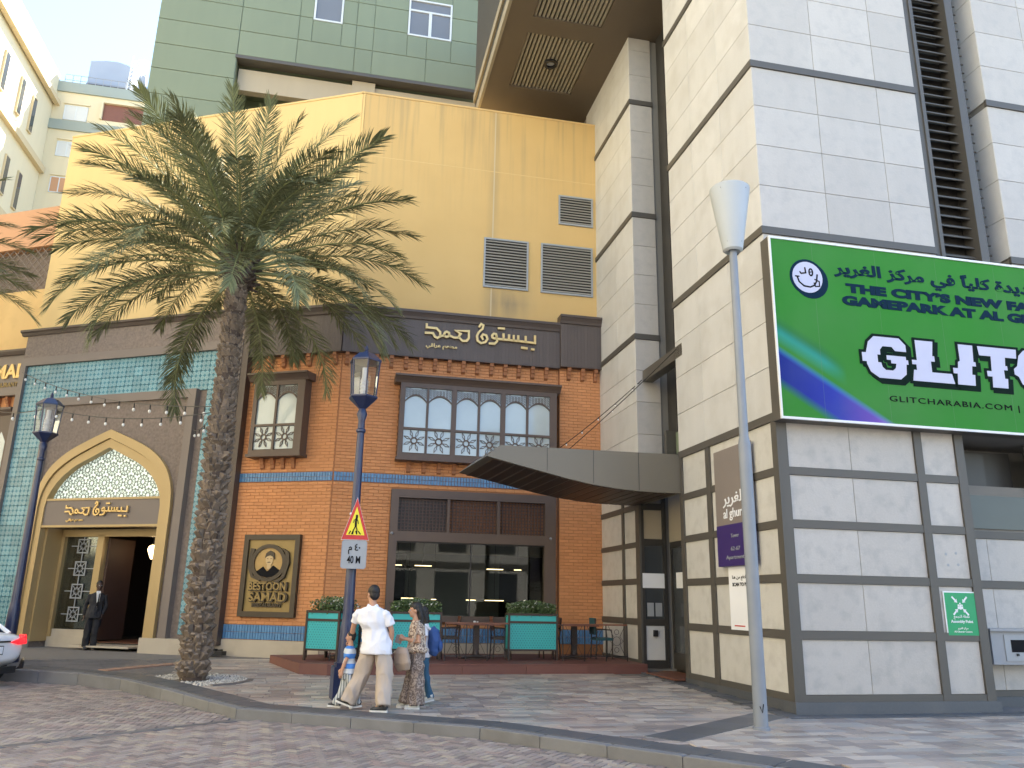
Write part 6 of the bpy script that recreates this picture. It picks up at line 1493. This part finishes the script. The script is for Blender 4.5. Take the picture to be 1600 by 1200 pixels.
# ------------------------------------------------------------------ car at the left edge
def car(F, label):
    t = thing('parked_car', label, 'car', F)
    # local: x across, y forward from the rear bumper, z up (MB without flip)
    st = [(0.0, .50, .30, .84, .62), (.06, .44, .26, .90, .78), (.25, .34, .22, .94, .88), (.7, .26, .20, .95, .915), (1.3, .22, .20, .94, .925), (2.4, .22, .2, .93, .925), (3.4, .24, .22, .90, .92), (4.2, .28, .24, .82, .88), (4.6, .34, .28, .72, .76), (4.72, .40, .34, .62, .6)]
    vs = []; N_ = 16
    for y, zb, z1, zt, hw in st:
        zm = (zb + zt) / 2
        ring = [(-hw * .86, zb - .0), (-hw * .97, zb + .10), (-hw, zm), (-hw * .985, zt - .14), (-hw * .93, zt - .03), (-hw * .80, zt + .015), (-hw * .4, zt + .035), (0, zt + .04)]
        ring = ring + [(-a, b_) for a, b_ in reversed(ring[:-1])]; ring.append((0, zb - .02))
        vs.append([(a, y, b_) for a, b_ in ring])
    mb = MB(False); n = len(vs[0]); fl_ = [v for r_ in vs for v in r_]
    fs = [(i * n + k, i * n + (k + 1) % n, (i + 1) * n + (k + 1) % n, (i + 1) * n + k) for i in range(len(vs) - 1) for k in range(n)] + [tuple(range(n)), tuple(range(len(vs) * n - 1, (len(vs) - 1) * n - 1, -1))]
    mb.add(fl_, fs); o = mb.build('body', 'carpaint', t, F, smooth=True)
    sd = o.modifiers.new('s', 'SUBSURF'); sd.levels = 1; sd.render_levels = 2
    # cabin
    ca = MB(False); cs = [(.55, .95, .95, .74), (1.15, .95, 1.36, .66), (1.7, .95, 1.44, .62), (2.5, .95, 1.44, .61), (3.1, .95, 1.22, .66), (3.55, .93, .94, .74)]
    vs = []
    for y, z0, z1, hw in cs:
        vs.append([(-.80, y, z0 - .05), (-hw - (.10 if z1 > 1 else 0), y, z0 + (z1 - z0) * .5), (-hw, y, z1 - .03), (-hw * .6, y, z1 + .01), (hw * .6, y, z1 + .01), (hw, y, z1 - .03), (hw + (.10 if z1 > 1 else 0), y, z0 + (z1 - z0) * .5), (.80, y, z0 - .05)])
    n = 8; ca.add([v for r_ in vs for v in r_], [(i * n + k, i * n + (k + 1) % n, (i + 1) * n + (k + 1) % n, (i + 1) * n + k) for i in range(5) for k in range(n)] + [tuple(range(n)), tuple(range(6 * n - 1, 5 * n - 1, -1))])
    ca.build('cabin_glass', 'carglass', t, F, smooth=True)
    MB(False).box(-.6, .6, 1.45, 2.6, 1.43, 1.475).tube([(-.80, .5, .94), (-.70, 1.2, 1.33), (-.64, 1.7, 1.44), (-.63, 2.6, 1.44), (-.74, 3.6, .95)], .04, 6).tube([(.80, .5, .94), (.70, 1.2, 1.33), (.64, 1.7, 1.44), (.63, 2.6, 1.44), (.74, 3.6, .95)], .04, 6).build('roof', 'carpaint', t, F, smooth=True)
    for e in (-1, 1):
        tl = MB(False); tl.add([(e * .42, -.005, .80), (e * .62, .0, .86), (e * .80, .05, .92), (e * .90, .16, .93), (e * .915, .22, .86), (e * .88, .10, .78), (e * .80, .02, .76), (e * .60, -.02, .755)] + [(e * .42, .1, .80), (e * .62, .15, .86), (e * .80, .2, .92), (e * .86, .3, .93), (e * .86, .3, .86), (e * .84, .25, .78), (e * .78, .2, .76), (e * .60, .15, .755)], [tuple(range(8))] + [(i, (i + 1) % 8, 8 + (i + 1) % 8, 8 + i) for i in range(8)])
        tl.build('tail_light', 'taillight', t, F)
        MB(False).add([(e * .915, .25, .34), (e * .86, .07, .30), (e * .62, .0, .30), (e * .80, -.0, .44), (e * .89, .1, .50), (e * .915, .2, .48)], [tuple(range(6))]).build('bumper_vent', 'black', t, F)
        for y in (.85, 3.75):
            w = MB(False).lathe([(.20, -.11), (.31, -.11), (.33, -.08), (.33, .08), (.31, .11), (.20, .11)], n=24).build('wheel', 'rubber', t, F @ Matrix.Translation((e * .80, y, .33)) @ Matrix.Rotation(R(90), 4, 'Y'), smooth=True)
            MB(False).lathe([(.0, -.1), (.205, -.09), (.21, .09), (.0, .1)], n=10).build('rim', 'chrome', w, W[w.name] )
    MB(False).box(-.62, .62, -.02, .1, .24, .36).build('rear_valance', 'black', t, F)
    MB(False).box(-.42, .42, -.012, .02, .80, .83).build('trim_bar', 'black', t, F)
    pl_ = MB(False).box(-.26, .26, -.035, .02, .60, .73).build('number_plate', 'whiteprint', t, F); MB(False).box(-.275, .275, -.03, .015, .585, .60).box(-.275, .275, -.03, .015, .73, .745).box(-.275, -.26, -.03, .015, .6, .73).box(.26, .275, -.03, .015, .6, .73).build('plate_frame', 'black', pl_, F)
    return t
car(fr(-9.62, 15.58, 72, -.14), 'white saloon car cut off at the left edge, red tail light showing')
# ------------------------------------------------------------------ people
def fuse(mb, voxel, amp=0., freq=8., smooth=3, stretch=(1, 1, 1), seed=0):
    me = mb.mesh('tmp'); o = bpy.data.objects.new('tmp', me); col.objects.link(o)
    r_ = o.modifiers.new('r', 'REMESH'); r_.mode = 'VOXEL'; r_.voxel_size = voxel; r_.use_smooth_shade = True
    s_ = o.modifiers.new('s', 'SMOOTH'); s_.iterations = smooth; s_.factor = .5
    bpy.context.view_layer.update()
    m2 = bpy.data.meshes.new_from_object(o.evaluated_get(bpy.context.evaluated_depsgraph_get())); bpy.data.objects.remove(o)
    if amp:
        nr = [v.normal.copy() for v in m2.vertices]
        for v, n in zip(m2.vertices, nr):
            p = Vector((v.co.x * stretch[0], v.co.y * stretch[1], v.co.z * stretch[2])) * freq + Vector((seed, seed * 2, 0))
            q = noise.noise(p) ; q = 1 - abs(q) * 2.4
            v.co += n * amp * q
    m2.polygons.foreach_set('use_smooth', [True] * len(m2.polygons))
    return m2
def add_mesh(name, me, m, parent, F):
    me.materials.clear(); me.materials.append(M[m]); return link(bpy.data.objects.new(name, me), parent, F)
def hand(mb, wrist, dirv, side, curl=.5, k=1.0):
    """palm and five unequal fingers; side = direction of the thumb"""
    d = Vector(dirv).normalized(); s = Vector(side); s = (s - d * s.dot(d)).normalized(); n = d.cross(s)
    w = Vector(wrist)
    mb.tube([w - d * .02 * k, w + d * .03 * k, w + d * .085 * k], [(.022 * k, .028 * k), (.017 * k, .040 * k), (.014 * k, .040 * k)] if abs(1) else 0, 10)
    mb.ell(tuple(w + d * .05 * k), (.028 * k, .028 * k, .045 * k), 10, 7, d.to_track_quat('Z', 'Y').to_matrix())
    for i, (off, ln) in enumerate(((.030, .070), (.010, .080), (-.010, .074), (-.029, .058))):
        b0 = w + d * .078 * k + s * off * k; a = 0; P = [b0 - d * .015 * k]; dd = d
        P.append(b0)
        for seg in (.42, .33, .25):
            a += curl * .8; dd = (d * math.cos(a) + n * math.sin(a)); P.append(P[-1] + dd * ln * seg * k)
        mb.tube([tuple(p) for p in P], [.0095 * k, .0092 * k, .0088 * k, .008 * k, .0065 * k], 6)
    b0 = w + d * .02 * k + s * .025 * k; P = [b0, b0 + (s * .7 + d * .5) * .03 * k, b0 + (s * .8 + d * 1.1) * .038 * k + n * .01 * k, b0 + (s * .6 + d * 1.9) * .038 * k + n * .02 * k]
    mb.tube([tuple(p) for p in P], [.013 * k, .011 * k, .010 * k, .0075 * k], 6)
def head(mb, c, face, k=1.0):
    """skull, jaw, nose, brow, lips and ears; face = direction the face looks"""
    f = Vector(face).normalized(); s = Vector((0, 0, 1)).cross(f).normalized(); c = Vector(c); u = f.cross(s)
    rot_ = Matrix((s, f, u)).transposed()
    P = lambda a, b_, z: tuple(c + s * a * k + f * b_ * k + u * z * k)
    mb.ell(P(0, -.012, .03), (.076 * k, .092 * k, .092 * k), 16, 12, rot_); mb.ell(P(0, .018, -.04), (.058 * k, .068 * k, .072 * k), 14, 10, rot_)
    mb.ell(P(0, .052, -.083), (.026 * k, .026 * k, .022 * k), 10, 8, rot_)
    mb.ell(P(0, .098, -.018), (.011 * k, .020 * k, .014 * k), 8, 6, rot_); mb.ell(P(0, .088, .006), (.008 * k, .014 * k, .024 * k), 8, 6, rot_)
    mb.ell(P(0, .070, .028), (.048 * k, .014 * k, .010 * k), 10, 6, rot_); mb.ell(P(0, .080, -.052), (.022 * k, .010 * k, .006 * k), 8, 6, rot_); mb.ell(P(0, .078, -.062), (.019 * k, .010 * k, .006 * k), 8, 6, rot_)
    for e in (-1, 1):
        mb.ell(P(e * .076, -.012, -.005), (.010 * k, .020 * k, .032 * k), 8, 6, rot_); mb.ell(P(e * .035, .055, -.025), (.022 * k, .020 * k, .02 * k), 8, 6, rot_)
def eyes(t, c, face, F, k=1.0):
    f = Vector(face).normalized(); s = Vector((0, 0, 1)).cross(f).normalized(); c = Vector(c); u = f.cross(s); rot_ = Matrix((s, f, u)).transposed()
    mb = MB(False); mp = MB(False)
    for e in (-1, 1):
        mb.ell(tuple(c + s * e * .031 * k + f * .073 * k + u * .008 * k), (.013 * k, .008 * k, .007 * k), 8, 6, rot_); mp.ell(tuple(c + s * e * .031 * k + f * .079 * k + u * .008 * k), (.006 * k, .004 * k, .006 * k), 8, 6, rot_)
        mp.ell(tuple(c + s * e * .033 * k + f * .080 * k + u * .030 * k), (.018 * k, .005 * k, .004 * k), 8, 6, rot_)
    mb.build('eyes', 'whiteprint', t, F, smooth=True); mp.build('pupils_and_brows', 'hair', t, F, smooth=True)
def hairmesh(t, c, face, F, k=1.0, long=None, amp=.004, m='hair'):
    f = Vector(face).normalized(); s = Vector((0, 0, 1)).cross(f).normalized(); c = Vector(c); u = f.cross(s); rot_ = Matrix((s, f, u)).transposed(); P = lambda a, b_, z: tuple(c + s * a * k + f * b_ * k + u * z * k)
    mb = MB(False); mb.ell(P(0, -.026, .052), (.084 * k, .094 * k, .088 * k), 16, 12, rot_); mb.ell(P(0, -.055, .0), (.074 * k, .058 * k, .082 * k), 14, 10, rot_)
    if long:
        mb.tube([P(*q) for q in long], [(.085 * k, .06 * k), (.09 * k, .06 * k), (.085 * k, .05 * k), (.055 * k, .035 * k)][:len(long)], 12)
    add_mesh('hair', fuse(mb, .009, amp, 30, 2, (1, 1, .35)), m, t, F)
def shoe(mb, so, heel, toe, k=1.0):
    h, t = Vector(heel), Vector(toe); d = (t - h).normalized(); L_ = (t - h).length; s = d.cross(Vector((0, 0, 1))).normalized(); u = s.cross(d)
    P = [h + d * L_ * a + u * z for a, z in ((.02, .05), (.15, .062), (.38, .060), (.62, .042), (.85, .034), (.98, .028))]
    mb.tube([tuple(p) for p in P], [(.032 * k, .035 * k), (.038 * k, .050 * k), (.042 * k, .048 * k), (.044 * k, .034 * k), (.042 * k, .026 * k), (.024 * k, .016 * k)], 12)
    mb.tube([tuple(h + d * L_ * .16 + u * .06), tuple(h + d * L_ * .15 + u * .10)], [.044 * k, .042 * k], 10)
    Q = []
    for a, w in ((0, .028), (.1, .036), (.4, .036), (.7, .046), (.9, .04), (1.0, .018)): Q.append((a, w))
    vs = [tuple(h + d * L_ * a + s * w * k + u * z) for z in (-.002, .022) for a, w in Q] ; vs2 = [tuple(h + d * L_ * a - s * w * k + u * z) for z in (-.002, .022) for a, w in reversed(Q)]
    lo = [tuple(h + d * L_ * a + s * w * k - u * .002) for a, w in Q] + [tuple(h + d * L_ * a - s * w * k - u * .002) for a, w in reversed(Q)]
    hi = [tuple(Vector(p) + u * .026) for p in lo]; n = len(lo)
    so.add(lo + hi, [tuple(range(n)), tuple(range(2 * n - 1, n - 1, -1))] + [(i, (i + 1) % n, n + (i + 1) % n, n + i) for i in range(n)])
def V3(*a): return Vector(a)
def lerp(a, b_, t): return tuple(Vector(a).lerp(Vector(b_), t))

def person(label, F, J, st):
    """J: joints in metres in the local frame (x right of the photo, y away, z up)"""
    k = st.get('k', 1.0); t = thing('person', label, 'person', F, st.get('group'))
    g = lambda n: Vector(J[n])
    body = MB(False); head(body, J['head'], st['face'], k)
    hc = g('head'); nk = g('neck')
    body.tube([tuple(hc - Vector((0, 0, .06 * k))), tuple(hc.lerp(nk, .7)), tuple(nk - Vector((0, 0, .03)))], [.052 * k, .054 * k, .07 * k], 12)
    sh = (g('shL') + g('shR')) / 2; hp = (g('hipL') + g('hipR')) / 2; ax = (g('shR') - g('shL')).normalized(); wy = st.get('w', .17) * k
    tor = [(sh + Vector((0, 0, .060 * k)), .42 * wy, .060 * k), (sh + Vector((0, 0, .028 * k)), .80 * wy, .080 * k), (sh - Vector((0, 0, .04 * k)), 1.0 * wy, .100 * k), (sh - Vector((0, 0, .14 * k)), wy * .98, .115 * k), (sh.lerp(hp, .5), wy * .84, .105 * k), (hp + Vector((0, 0, .06 * k)), wy * .92, .11 * k), (hp - Vector((0, 0, .06 * k)), wy * .9, .11 * k)]
    def torso(mb, ex, upto=7, zl=None):
        # elliptical rings oriented to the shoulder axis
        n = 18; vs = []; T_ = tor[:upto]
        if zl is not None: T_ = [x_ for x_ in T_ if x_[0].z > hp.z + .10 * k] + [(Vector((hp.x, hp.y, hp.z + .08 * k)), wy * .99, .135 * k), (Vector((hp.x, hp.y, hp.z)), wy * 1.04, .148 * k), (Vector((hp.x, hp.y, zl)), wy * 1.06, .155 * k)]
        for c, a, b_ in T_:
            q = Vector((-ax.y, ax.x, 0)).normalized(); a2 = Vector((ax.x, ax.y, 0)).normalized()
            for i in range(n): w = 6.2832 * i / n; vs.append(tuple(c + a2 * ((a + ex) * math.cos(w)) + q * ((b_ + ex) * math.sin(w))))
        m_ = len(T_); mb.add(vs, [(i * n + j, i * n + (j + 1) % n, (i + 1) * n + (j + 1) % n, (i + 1) * n + j) for i in range(m_ - 1) for j in range(n)] + [tuple(range(n - 1, -1, -1)), tuple(range((m_ - 1) * n, m_ * n))])
    torso(body, -.012)
    for e in 'LR':
        s_, el, wr = g('sh' + e), g('el' + e), g('wr' + e)
        s_in = s_.lerp(sh, .25)
        body.tube([tuple(s_in - Vector((0, 0, .03 * k))), tuple(s_ - Vector((0, 0, .03 * k))), tuple(s_.lerp(el, .5)), tuple(el), tuple(el.lerp(wr, .3)), tuple(wr)], [.040 * k, .042 * k, .042 * k, .037 * k, .038 * k, .024 * k], 10)
        hand(body, wr, st.get('hd' + e, tuple(wr - el)), st.get('th' + e, st['face']), st.get('curl', .45), k)
        h, kn, an = g('hip' + e), g('kn' + e), g('an' + e)
        body.tube([tuple(h + Vector((0, 0, .05))), tuple(h.lerp(kn, .5)), tuple(kn), tuple(kn.lerp(an, .35)), tuple(an)], [.075 * k, .07 * k, .052 * k, .05 * k, .034 * k], 10)
        tt = g('to' + e); body.tube([tuple(an), tuple(an.lerp(tt, .5)), tuple(tt)], [.03 * k, .028 * k, .02 * k], 8)
    add_mesh('body', fuse(body, .0075, 0, 1, 2), st.get('skin', 'skin'), t, F); eyes(t, J['head'], st['face'], F, k)
    hairmesh(t, J['head'], st['face'], F, k, st.get('long'), .003 if not st.get('long') else .008)
    top = MB(False); zl = st.get('hem'); torso(top, .012, 7, zl)
    ln = st.get('sleeve', .55)
    for e in 'LR':
        s_, el, wr = g('sh' + e), g('el' + e), g('wr' + e); s_in = s_.lerp(sh, .35)
        P = [tuple(s_in - Vector((0, 0, .02 * k))), tuple(s_ - Vector((0, 0, .022 * k))), tuple(s_.lerp(el, min(1, ln)))]; Rr = [.050 * k, .057 * k, (.064 if ln < 1 else .052) * k]
        if ln > 1: P += [tuple(el.lerp(wr, .5)), tuple(el.lerp(wr, ln - 1))]; Rr += [.048 * k, .040 * k]
        top.tube(P, Rr, 12)
    if st.get('collar', True): top.tube([tuple(nk - Vector((0, 0, .05))), tuple(nk + Vector((0, 0, .005 * k)))], [.088 * k, .066 * k], 14)
    add_mesh('shirt' if st['top'] != 'suit' else 'jacket', fuse(top, .009, .015, 9, 2, (1, 1, .55), 3), st['top'], t, F)
    lg = MB(False)
    fl_ = st.get('leg', (.105, .085, .075)); zt = st.get('waist', hp.z + .08)
    lg.tube([(hp.x, hp.y, zt), tuple(hp + Vector((0, 0, .0))), tuple(hp - Vector((0, 0, .10)))], [(.105 * k, wy * .88), (.118 * k, wy * .96), (.110 * k, wy * .9)] if abs(ax.x) > .7 else [(.13 * k, wy * .88)] * 3, 16)
    for e in 'LR':
        h, kn, an = g('hip' + e), g('kn' + e), g('an' + e)
        lg.tube([tuple(h - Vector((0, 0, .01))), tuple(h.lerp(kn, .5)), tuple(kn), tuple(kn.lerp(an, .5)), tuple(an + (an - kn).normalized() * .015)], [fl_[0] * .80 * k, fl_[0] * .96 * k, fl_[1] * k, (fl_[1] + fl_[2]) / 2 * k, fl_[2] * k], 14)
    add_mesh('trousers', fuse(lg, .009, .020, 8, 2, (1, 1, .42), 1), st['leg_mat'], t, F)
    sm, so = MB(False), MB(False)
    for e in 'LR': shoe(sm, so, J['he' + e], J['to' + e], k)
    add_mesh('shoes', fuse(sm, .008, 0, 1, 2), st.get('shoe', 'shoe'), t, F); so.build('soles', st.get('sole', 'sole'), t, F)
    return t

# man in the white polo, striding left, seen from behind
F0 = Matrix.Translation((-1.95, 12.62, 0))
man = person('man in white polo shirt and khaki trousers walking left, seen from behind', F0,
  dict(head=(-.125, .02, 1.655), neck=(-.115, -.01, 1.50), shL=(-.335, .02, 1.405), shR=(.115, -.06, 1.40), elL=(-.41, .10, 1.15), elR=(.20, -.02, 1.12), wrL=(-.445, .20, .97), wrR=(.185, .06, .88),
       hipL=(-.115, .04, .90), hipR=(.07, -.02, .90), knL=(-.23, .06, .50), knR=(.14, -.06, .49), anL=(-.40, .02, .125), anR=(.155, -.20, .105), heL=(-.325, .0, .03), toL=(-.585, .04, .115), heR=(.225, -.20, .003), toR=(-.035, -.17, .003)),
  dict(face=(-.62, .78, .0), top='polo', leg_mat='khaki', leg=(.116, .106, .098), sleeve=.66, hem=.80, waist=.93, w=.200, k=1.06, hdL=(-.25, .3, -.75), thL=(-.6, -.3, .3), hdR=(-.05, .2, -1), thR=(-.3, .9, 0)))
o = MB(False).lathe([(.036, -.012), (.038, -.012), (.038, .012), (.036, .012)], n=12).build('wristwatch', 'black', None, F0 @ Matrix.Translation((-.44, .185, .99)) @ Matrix.Rotation(R(25), 4, 'Y')); tag(o, 'dark wristwatch on the left arm of the man in the white polo', 'watch')
ph = MB(False).box(-.035, .035, -.006, .006, -.07, .07).build('phone', 'black', None, F0 @ Matrix.Translation((.175, .06, .80)) @ Matrix.Rotation(R(35), 4, 'Y') @ Matrix.Rotation(R(20), 4, 'Z')); tag(ph, 'black phone held low in the right hand of the man', 'phone')
# boy in a striped shirt beside him
F1 = Matrix.Translation((-2.42, 12.78, 0)); kb = .70
person('small boy in blue striped shirt and grey track trousers in front of the man', F1,
  dict(head=(.02, .0, 1.02), neck=(.03, .0, .90), shL=(-.02, .09, .84), shR=(.06, -.10, .84), elL=(-.06, .12, .68), elR=(-.01, -.13, .67), wrL=(-.10, .10, .55), wrR=(-.05, -.13, .52),
       hipL=(.03, .05, .52), hipR=(.05, -.05, .52), knL=(-.03, .05, .30), knR=(.10, -.05, .30), anL=(-.13, .04, .07), anR=(.20, -.06, .09), heL=(-.07, .04, .003), toL=(-.27, .04, .02), heR=(.27, -.06, .035), toR=(.08, -.06, .003)),
  dict(face=(-.96, -.1, -.05), top='boyshirt', leg_mat='boytrack', leg=(.105, .088, .075), sleeve=.62, hem=.50, waist=.55, w=.17, k=kb, collar=False))
# woman in profile with a tote bag
F2_ = Matrix.Translation((-1.42, 12.92, 0))
person('woman with long black hair in patterned blouse and wide trousers walking left', F2_,
  dict(head=(-.03, .0, 1.425), neck=(.0, .0, 1.29), shL=(-.02, .15, 1.215), shR=(.05, -.13, 1.21), elL=(-.02, .19, .99), elR=(.07, -.17, .97), wrL=(-.20, .10, 1.00), wrR=(-.155, -.10, 1.01),
       hipL=(.02, .07, .80), hipR=(.03, -.06, .80), knL=(-.02, .07, .45), knR=(.06, -.06, .45), anL=(-.09, .06, .09), anR=(.06, -.08, .08), heL=(-.03, .06, .005), toL=(-.25, .06, .005), heR=(.12, -.08, .003), toR=(-.11, -.10, .003)),
  dict(face=(-.98, -.12, 0), top='floral', leg_mat='snakeskirt', leg=(.115, .105, .125), sleeve=.60, hem=.86, waist=.92, w=.155, k=.95, collar=False, shoe='whiteshoe', long=[(0, -.06, .03), (0, -.10, -.08), (0, -.115, -.24), (.0, -.10, -.42)], hdL=(-1, -.3, .1), hdR=(-1, .2, .1), thR=(0, 0, 1), thL=(0, 0, 1), curl=.8))
bg_ = MB(False).tube([(-.17, -.16, .88), (-.18, -.17, .80), (-.16, -.17, .66), (-.14, -.17, .56)], [(.10, .05), (.15, .075), (.17, .09), (.12, .06)], 16)
tb = thing('tote_bag', 'beige slouchy tote bag hanging at the front of the woman', 'bag', F2_ @ Matrix.Translation((-.16, -.17, .55)))
add_mesh('bag_body', fuse(bg_, .010, .010, 7, 3, (1, 1, .5)), 'bagbeige', tb, F2_); MB(False).tube([(-.10, -.17, .86), (.0, -.21, .98), (.03, -.2, 1.10), (.05, -.18, 1.26), (.06, -.05, 1.285)], .013, 6).build('strap', 'bagbeige', tb, F2_)
kt = MB(False).box(-.05, .05, -.03, .03, -.06, .06).build('drink_cup', 'taupe', None, F2_ @ Matrix.Translation((-.25, -.05, 1.0)) @ Matrix.Rotation(R(15), 4, 'Y')); tag(kt, 'small taupe pouch held in both hands of the woman', 'pouch'); kt.name = 'pouch'
# youngster with the backpack, mostly behind her
F3 = Matrix.Translation((-1.33, 13.42, gz(13.4)))
person('youngster in white shirt and teal jeans walking behind the woman', F3,
  dict(head=(-.06, .0, 1.36), neck=(-.04, .0, 1.235), shL=(-.06, .14, 1.165), shR=(.0, -.14, 1.165), elL=(-.08, .17, .95), elR=(.01, -.17, .94), wrL=(-.14, .15, .76), wrR=(-.06, -.17, .74),
       hipL=(-.03, .06, .76), hipR=(-.01, -.06, .76), knL=(-.10, .06, .42), knR=(.04, -.06, .42), anL=(-.16, .06, .085), anR=(.13, -.06, .11), heL=(-.10, .06, .005), toL=(-.32, .06, .005), heR=(.20, -.06, .06), toR=(-.01, -.06, .005)),
  dict(face=(-.98, .1, 0), top='polo', leg_mat='jean', leg=(.085, .066, .058), sleeve=.62, hem=.70, waist=.86, w=.15, k=.88, collar=False, shoe='whiteshoe', long=[(0, -.05, .02), (0, -.08, -.08), (0, -.09, -.16)]))
bk = thing('backpack', 'blue backpack with pale pocket worn by the youngster behind the woman', 'backpack', F3 @ Matrix.Translation((.15, -.02, .75)))
add_mesh('pack_body', fuse(MB(False).tube([(.13, -.02, .74), (.15, -.02, .80), (.16, -.02, .95), (.14, -.02, 1.10), (.11, -.02, 1.15)], [(.10, .07), (.14, .095), (.15, .105), (.13, .085), (.08, .05)], 16), .010, .008, 9, 2), 'backpack', bk, F3)
add_mesh('front_pocket', fuse(MB(False).ell((.255, -.02, .87), (.045, .11, .09), 14, 10), .010, .004, 9, 2), 'backpack', bk, F3)
MB(False).tube([(.10, -.12, 1.13), (.0, -.16, 1.19), (-.06, -.155, 1.10), (-.03, -.15, .92), (.10, -.12, .80)], .02, 6).build('shoulder_strap', 'white', bk, F3)
# doorman
FD = Matrix.Translation((-11.0, 22.05, gz(20) + .0))
person('doorman in black suit, white shirt and dark tie standing at the restaurant door', FD,
  dict(head=(.035, .0, 1.63), neck=(.03, .0, 1.48), shL=(.17, .10, 1.385), shR=(-.14, -.08, 1.385), elL=(.21, .14, 1.12), elR=(-.22, -.06, 1.12), wrL=(.19, .05, .88), wrR=(-.25, -.02, .86),
       hipL=(.09, .05, .90), hipR=(-.09, -.05, .90), knL=(.08, .0, .48), knR=(-.10, -.03, .48), anL=(.06, .06, .09), anR=(-.12, .0, .09), heL=(.03, .12, .003), toL=(.16, -.10, .003), heR=(-.16, .06, .003), toR=(-.04, -.16, .003)),
  dict(face=(.62, -.78, .0), top='suit', leg_mat='suit', leg=(.095, .078, .07), sleeve=1.93, hem=.80, waist=.95, w=.18, skin='skindk', shoe='shoe', sole='shoe', k=1.0, collar=False))
MB(False).add([(.05, -.148, 1.47), (.115, -.10, 1.46), (.13, -.155, 1.34), (.125, -.168, 1.05), (.095, -.178, 1.05), (.06, -.185, 1.30)], [(0, 1, 2, 3, 4, 5)]) 
fdir = Vector((.62, -.78, 0)).normalized(); sdir = Vector((0, 0, 1)).cross(fdir)
cch = Vector((.012, .0, 0)); Pq = lambda a, b_, z: tuple(cch + sdir * a + fdir * b_ + Vector((0, 0, z)))
dm = [o for o in col.objects if o.name.startswith('person') and 'doorman' in str(o.get('label'))][0]
MB(False).add([Pq(-.05, .075, 1.49), Pq(.05, .075, 1.49), Pq(.042, .136, 1.38), Pq(.012, .146, 1.08), Pq(-.012, .146, 1.08), Pq(-.042, .136, 1.38), Pq(-.05, .03, 1.49), Pq(.05, .03, 1.49), Pq(.042, .09, 1.38), Pq(.012, .1, 1.08), Pq(-.012, .1, 1.08), Pq(-.042, .09, 1.38)], [(0, 1, 2, 3, 4, 5), (11, 10, 9, 8, 7, 6)] + [(i, (i + 1) % 6, 6 + (i + 1) % 6, 6 + i) for i in range(6)]).build('shirt_front', 'white', dm, FD)
MB(False).add([Pq(-.018, .095, 1.455), Pq(.018, .095, 1.455), Pq(.026, .158, 1.12), Pq(0, .16, 1.06), Pq(-.026, .158, 1.12), Pq(-.018, .08, 1.455), Pq(.018, .08, 1.455), Pq(.026, .14, 1.12), Pq(0, .14, 1.06), Pq(-.026, .14, 1.12)], [(0, 1, 2, 3, 4), (9, 8, 7, 6, 5)] + [(i, (i + 1) % 5, 5 + (i + 1) % 5, 5 + i) for i in range(5)]).build('tie', 'ink', dm, FD)
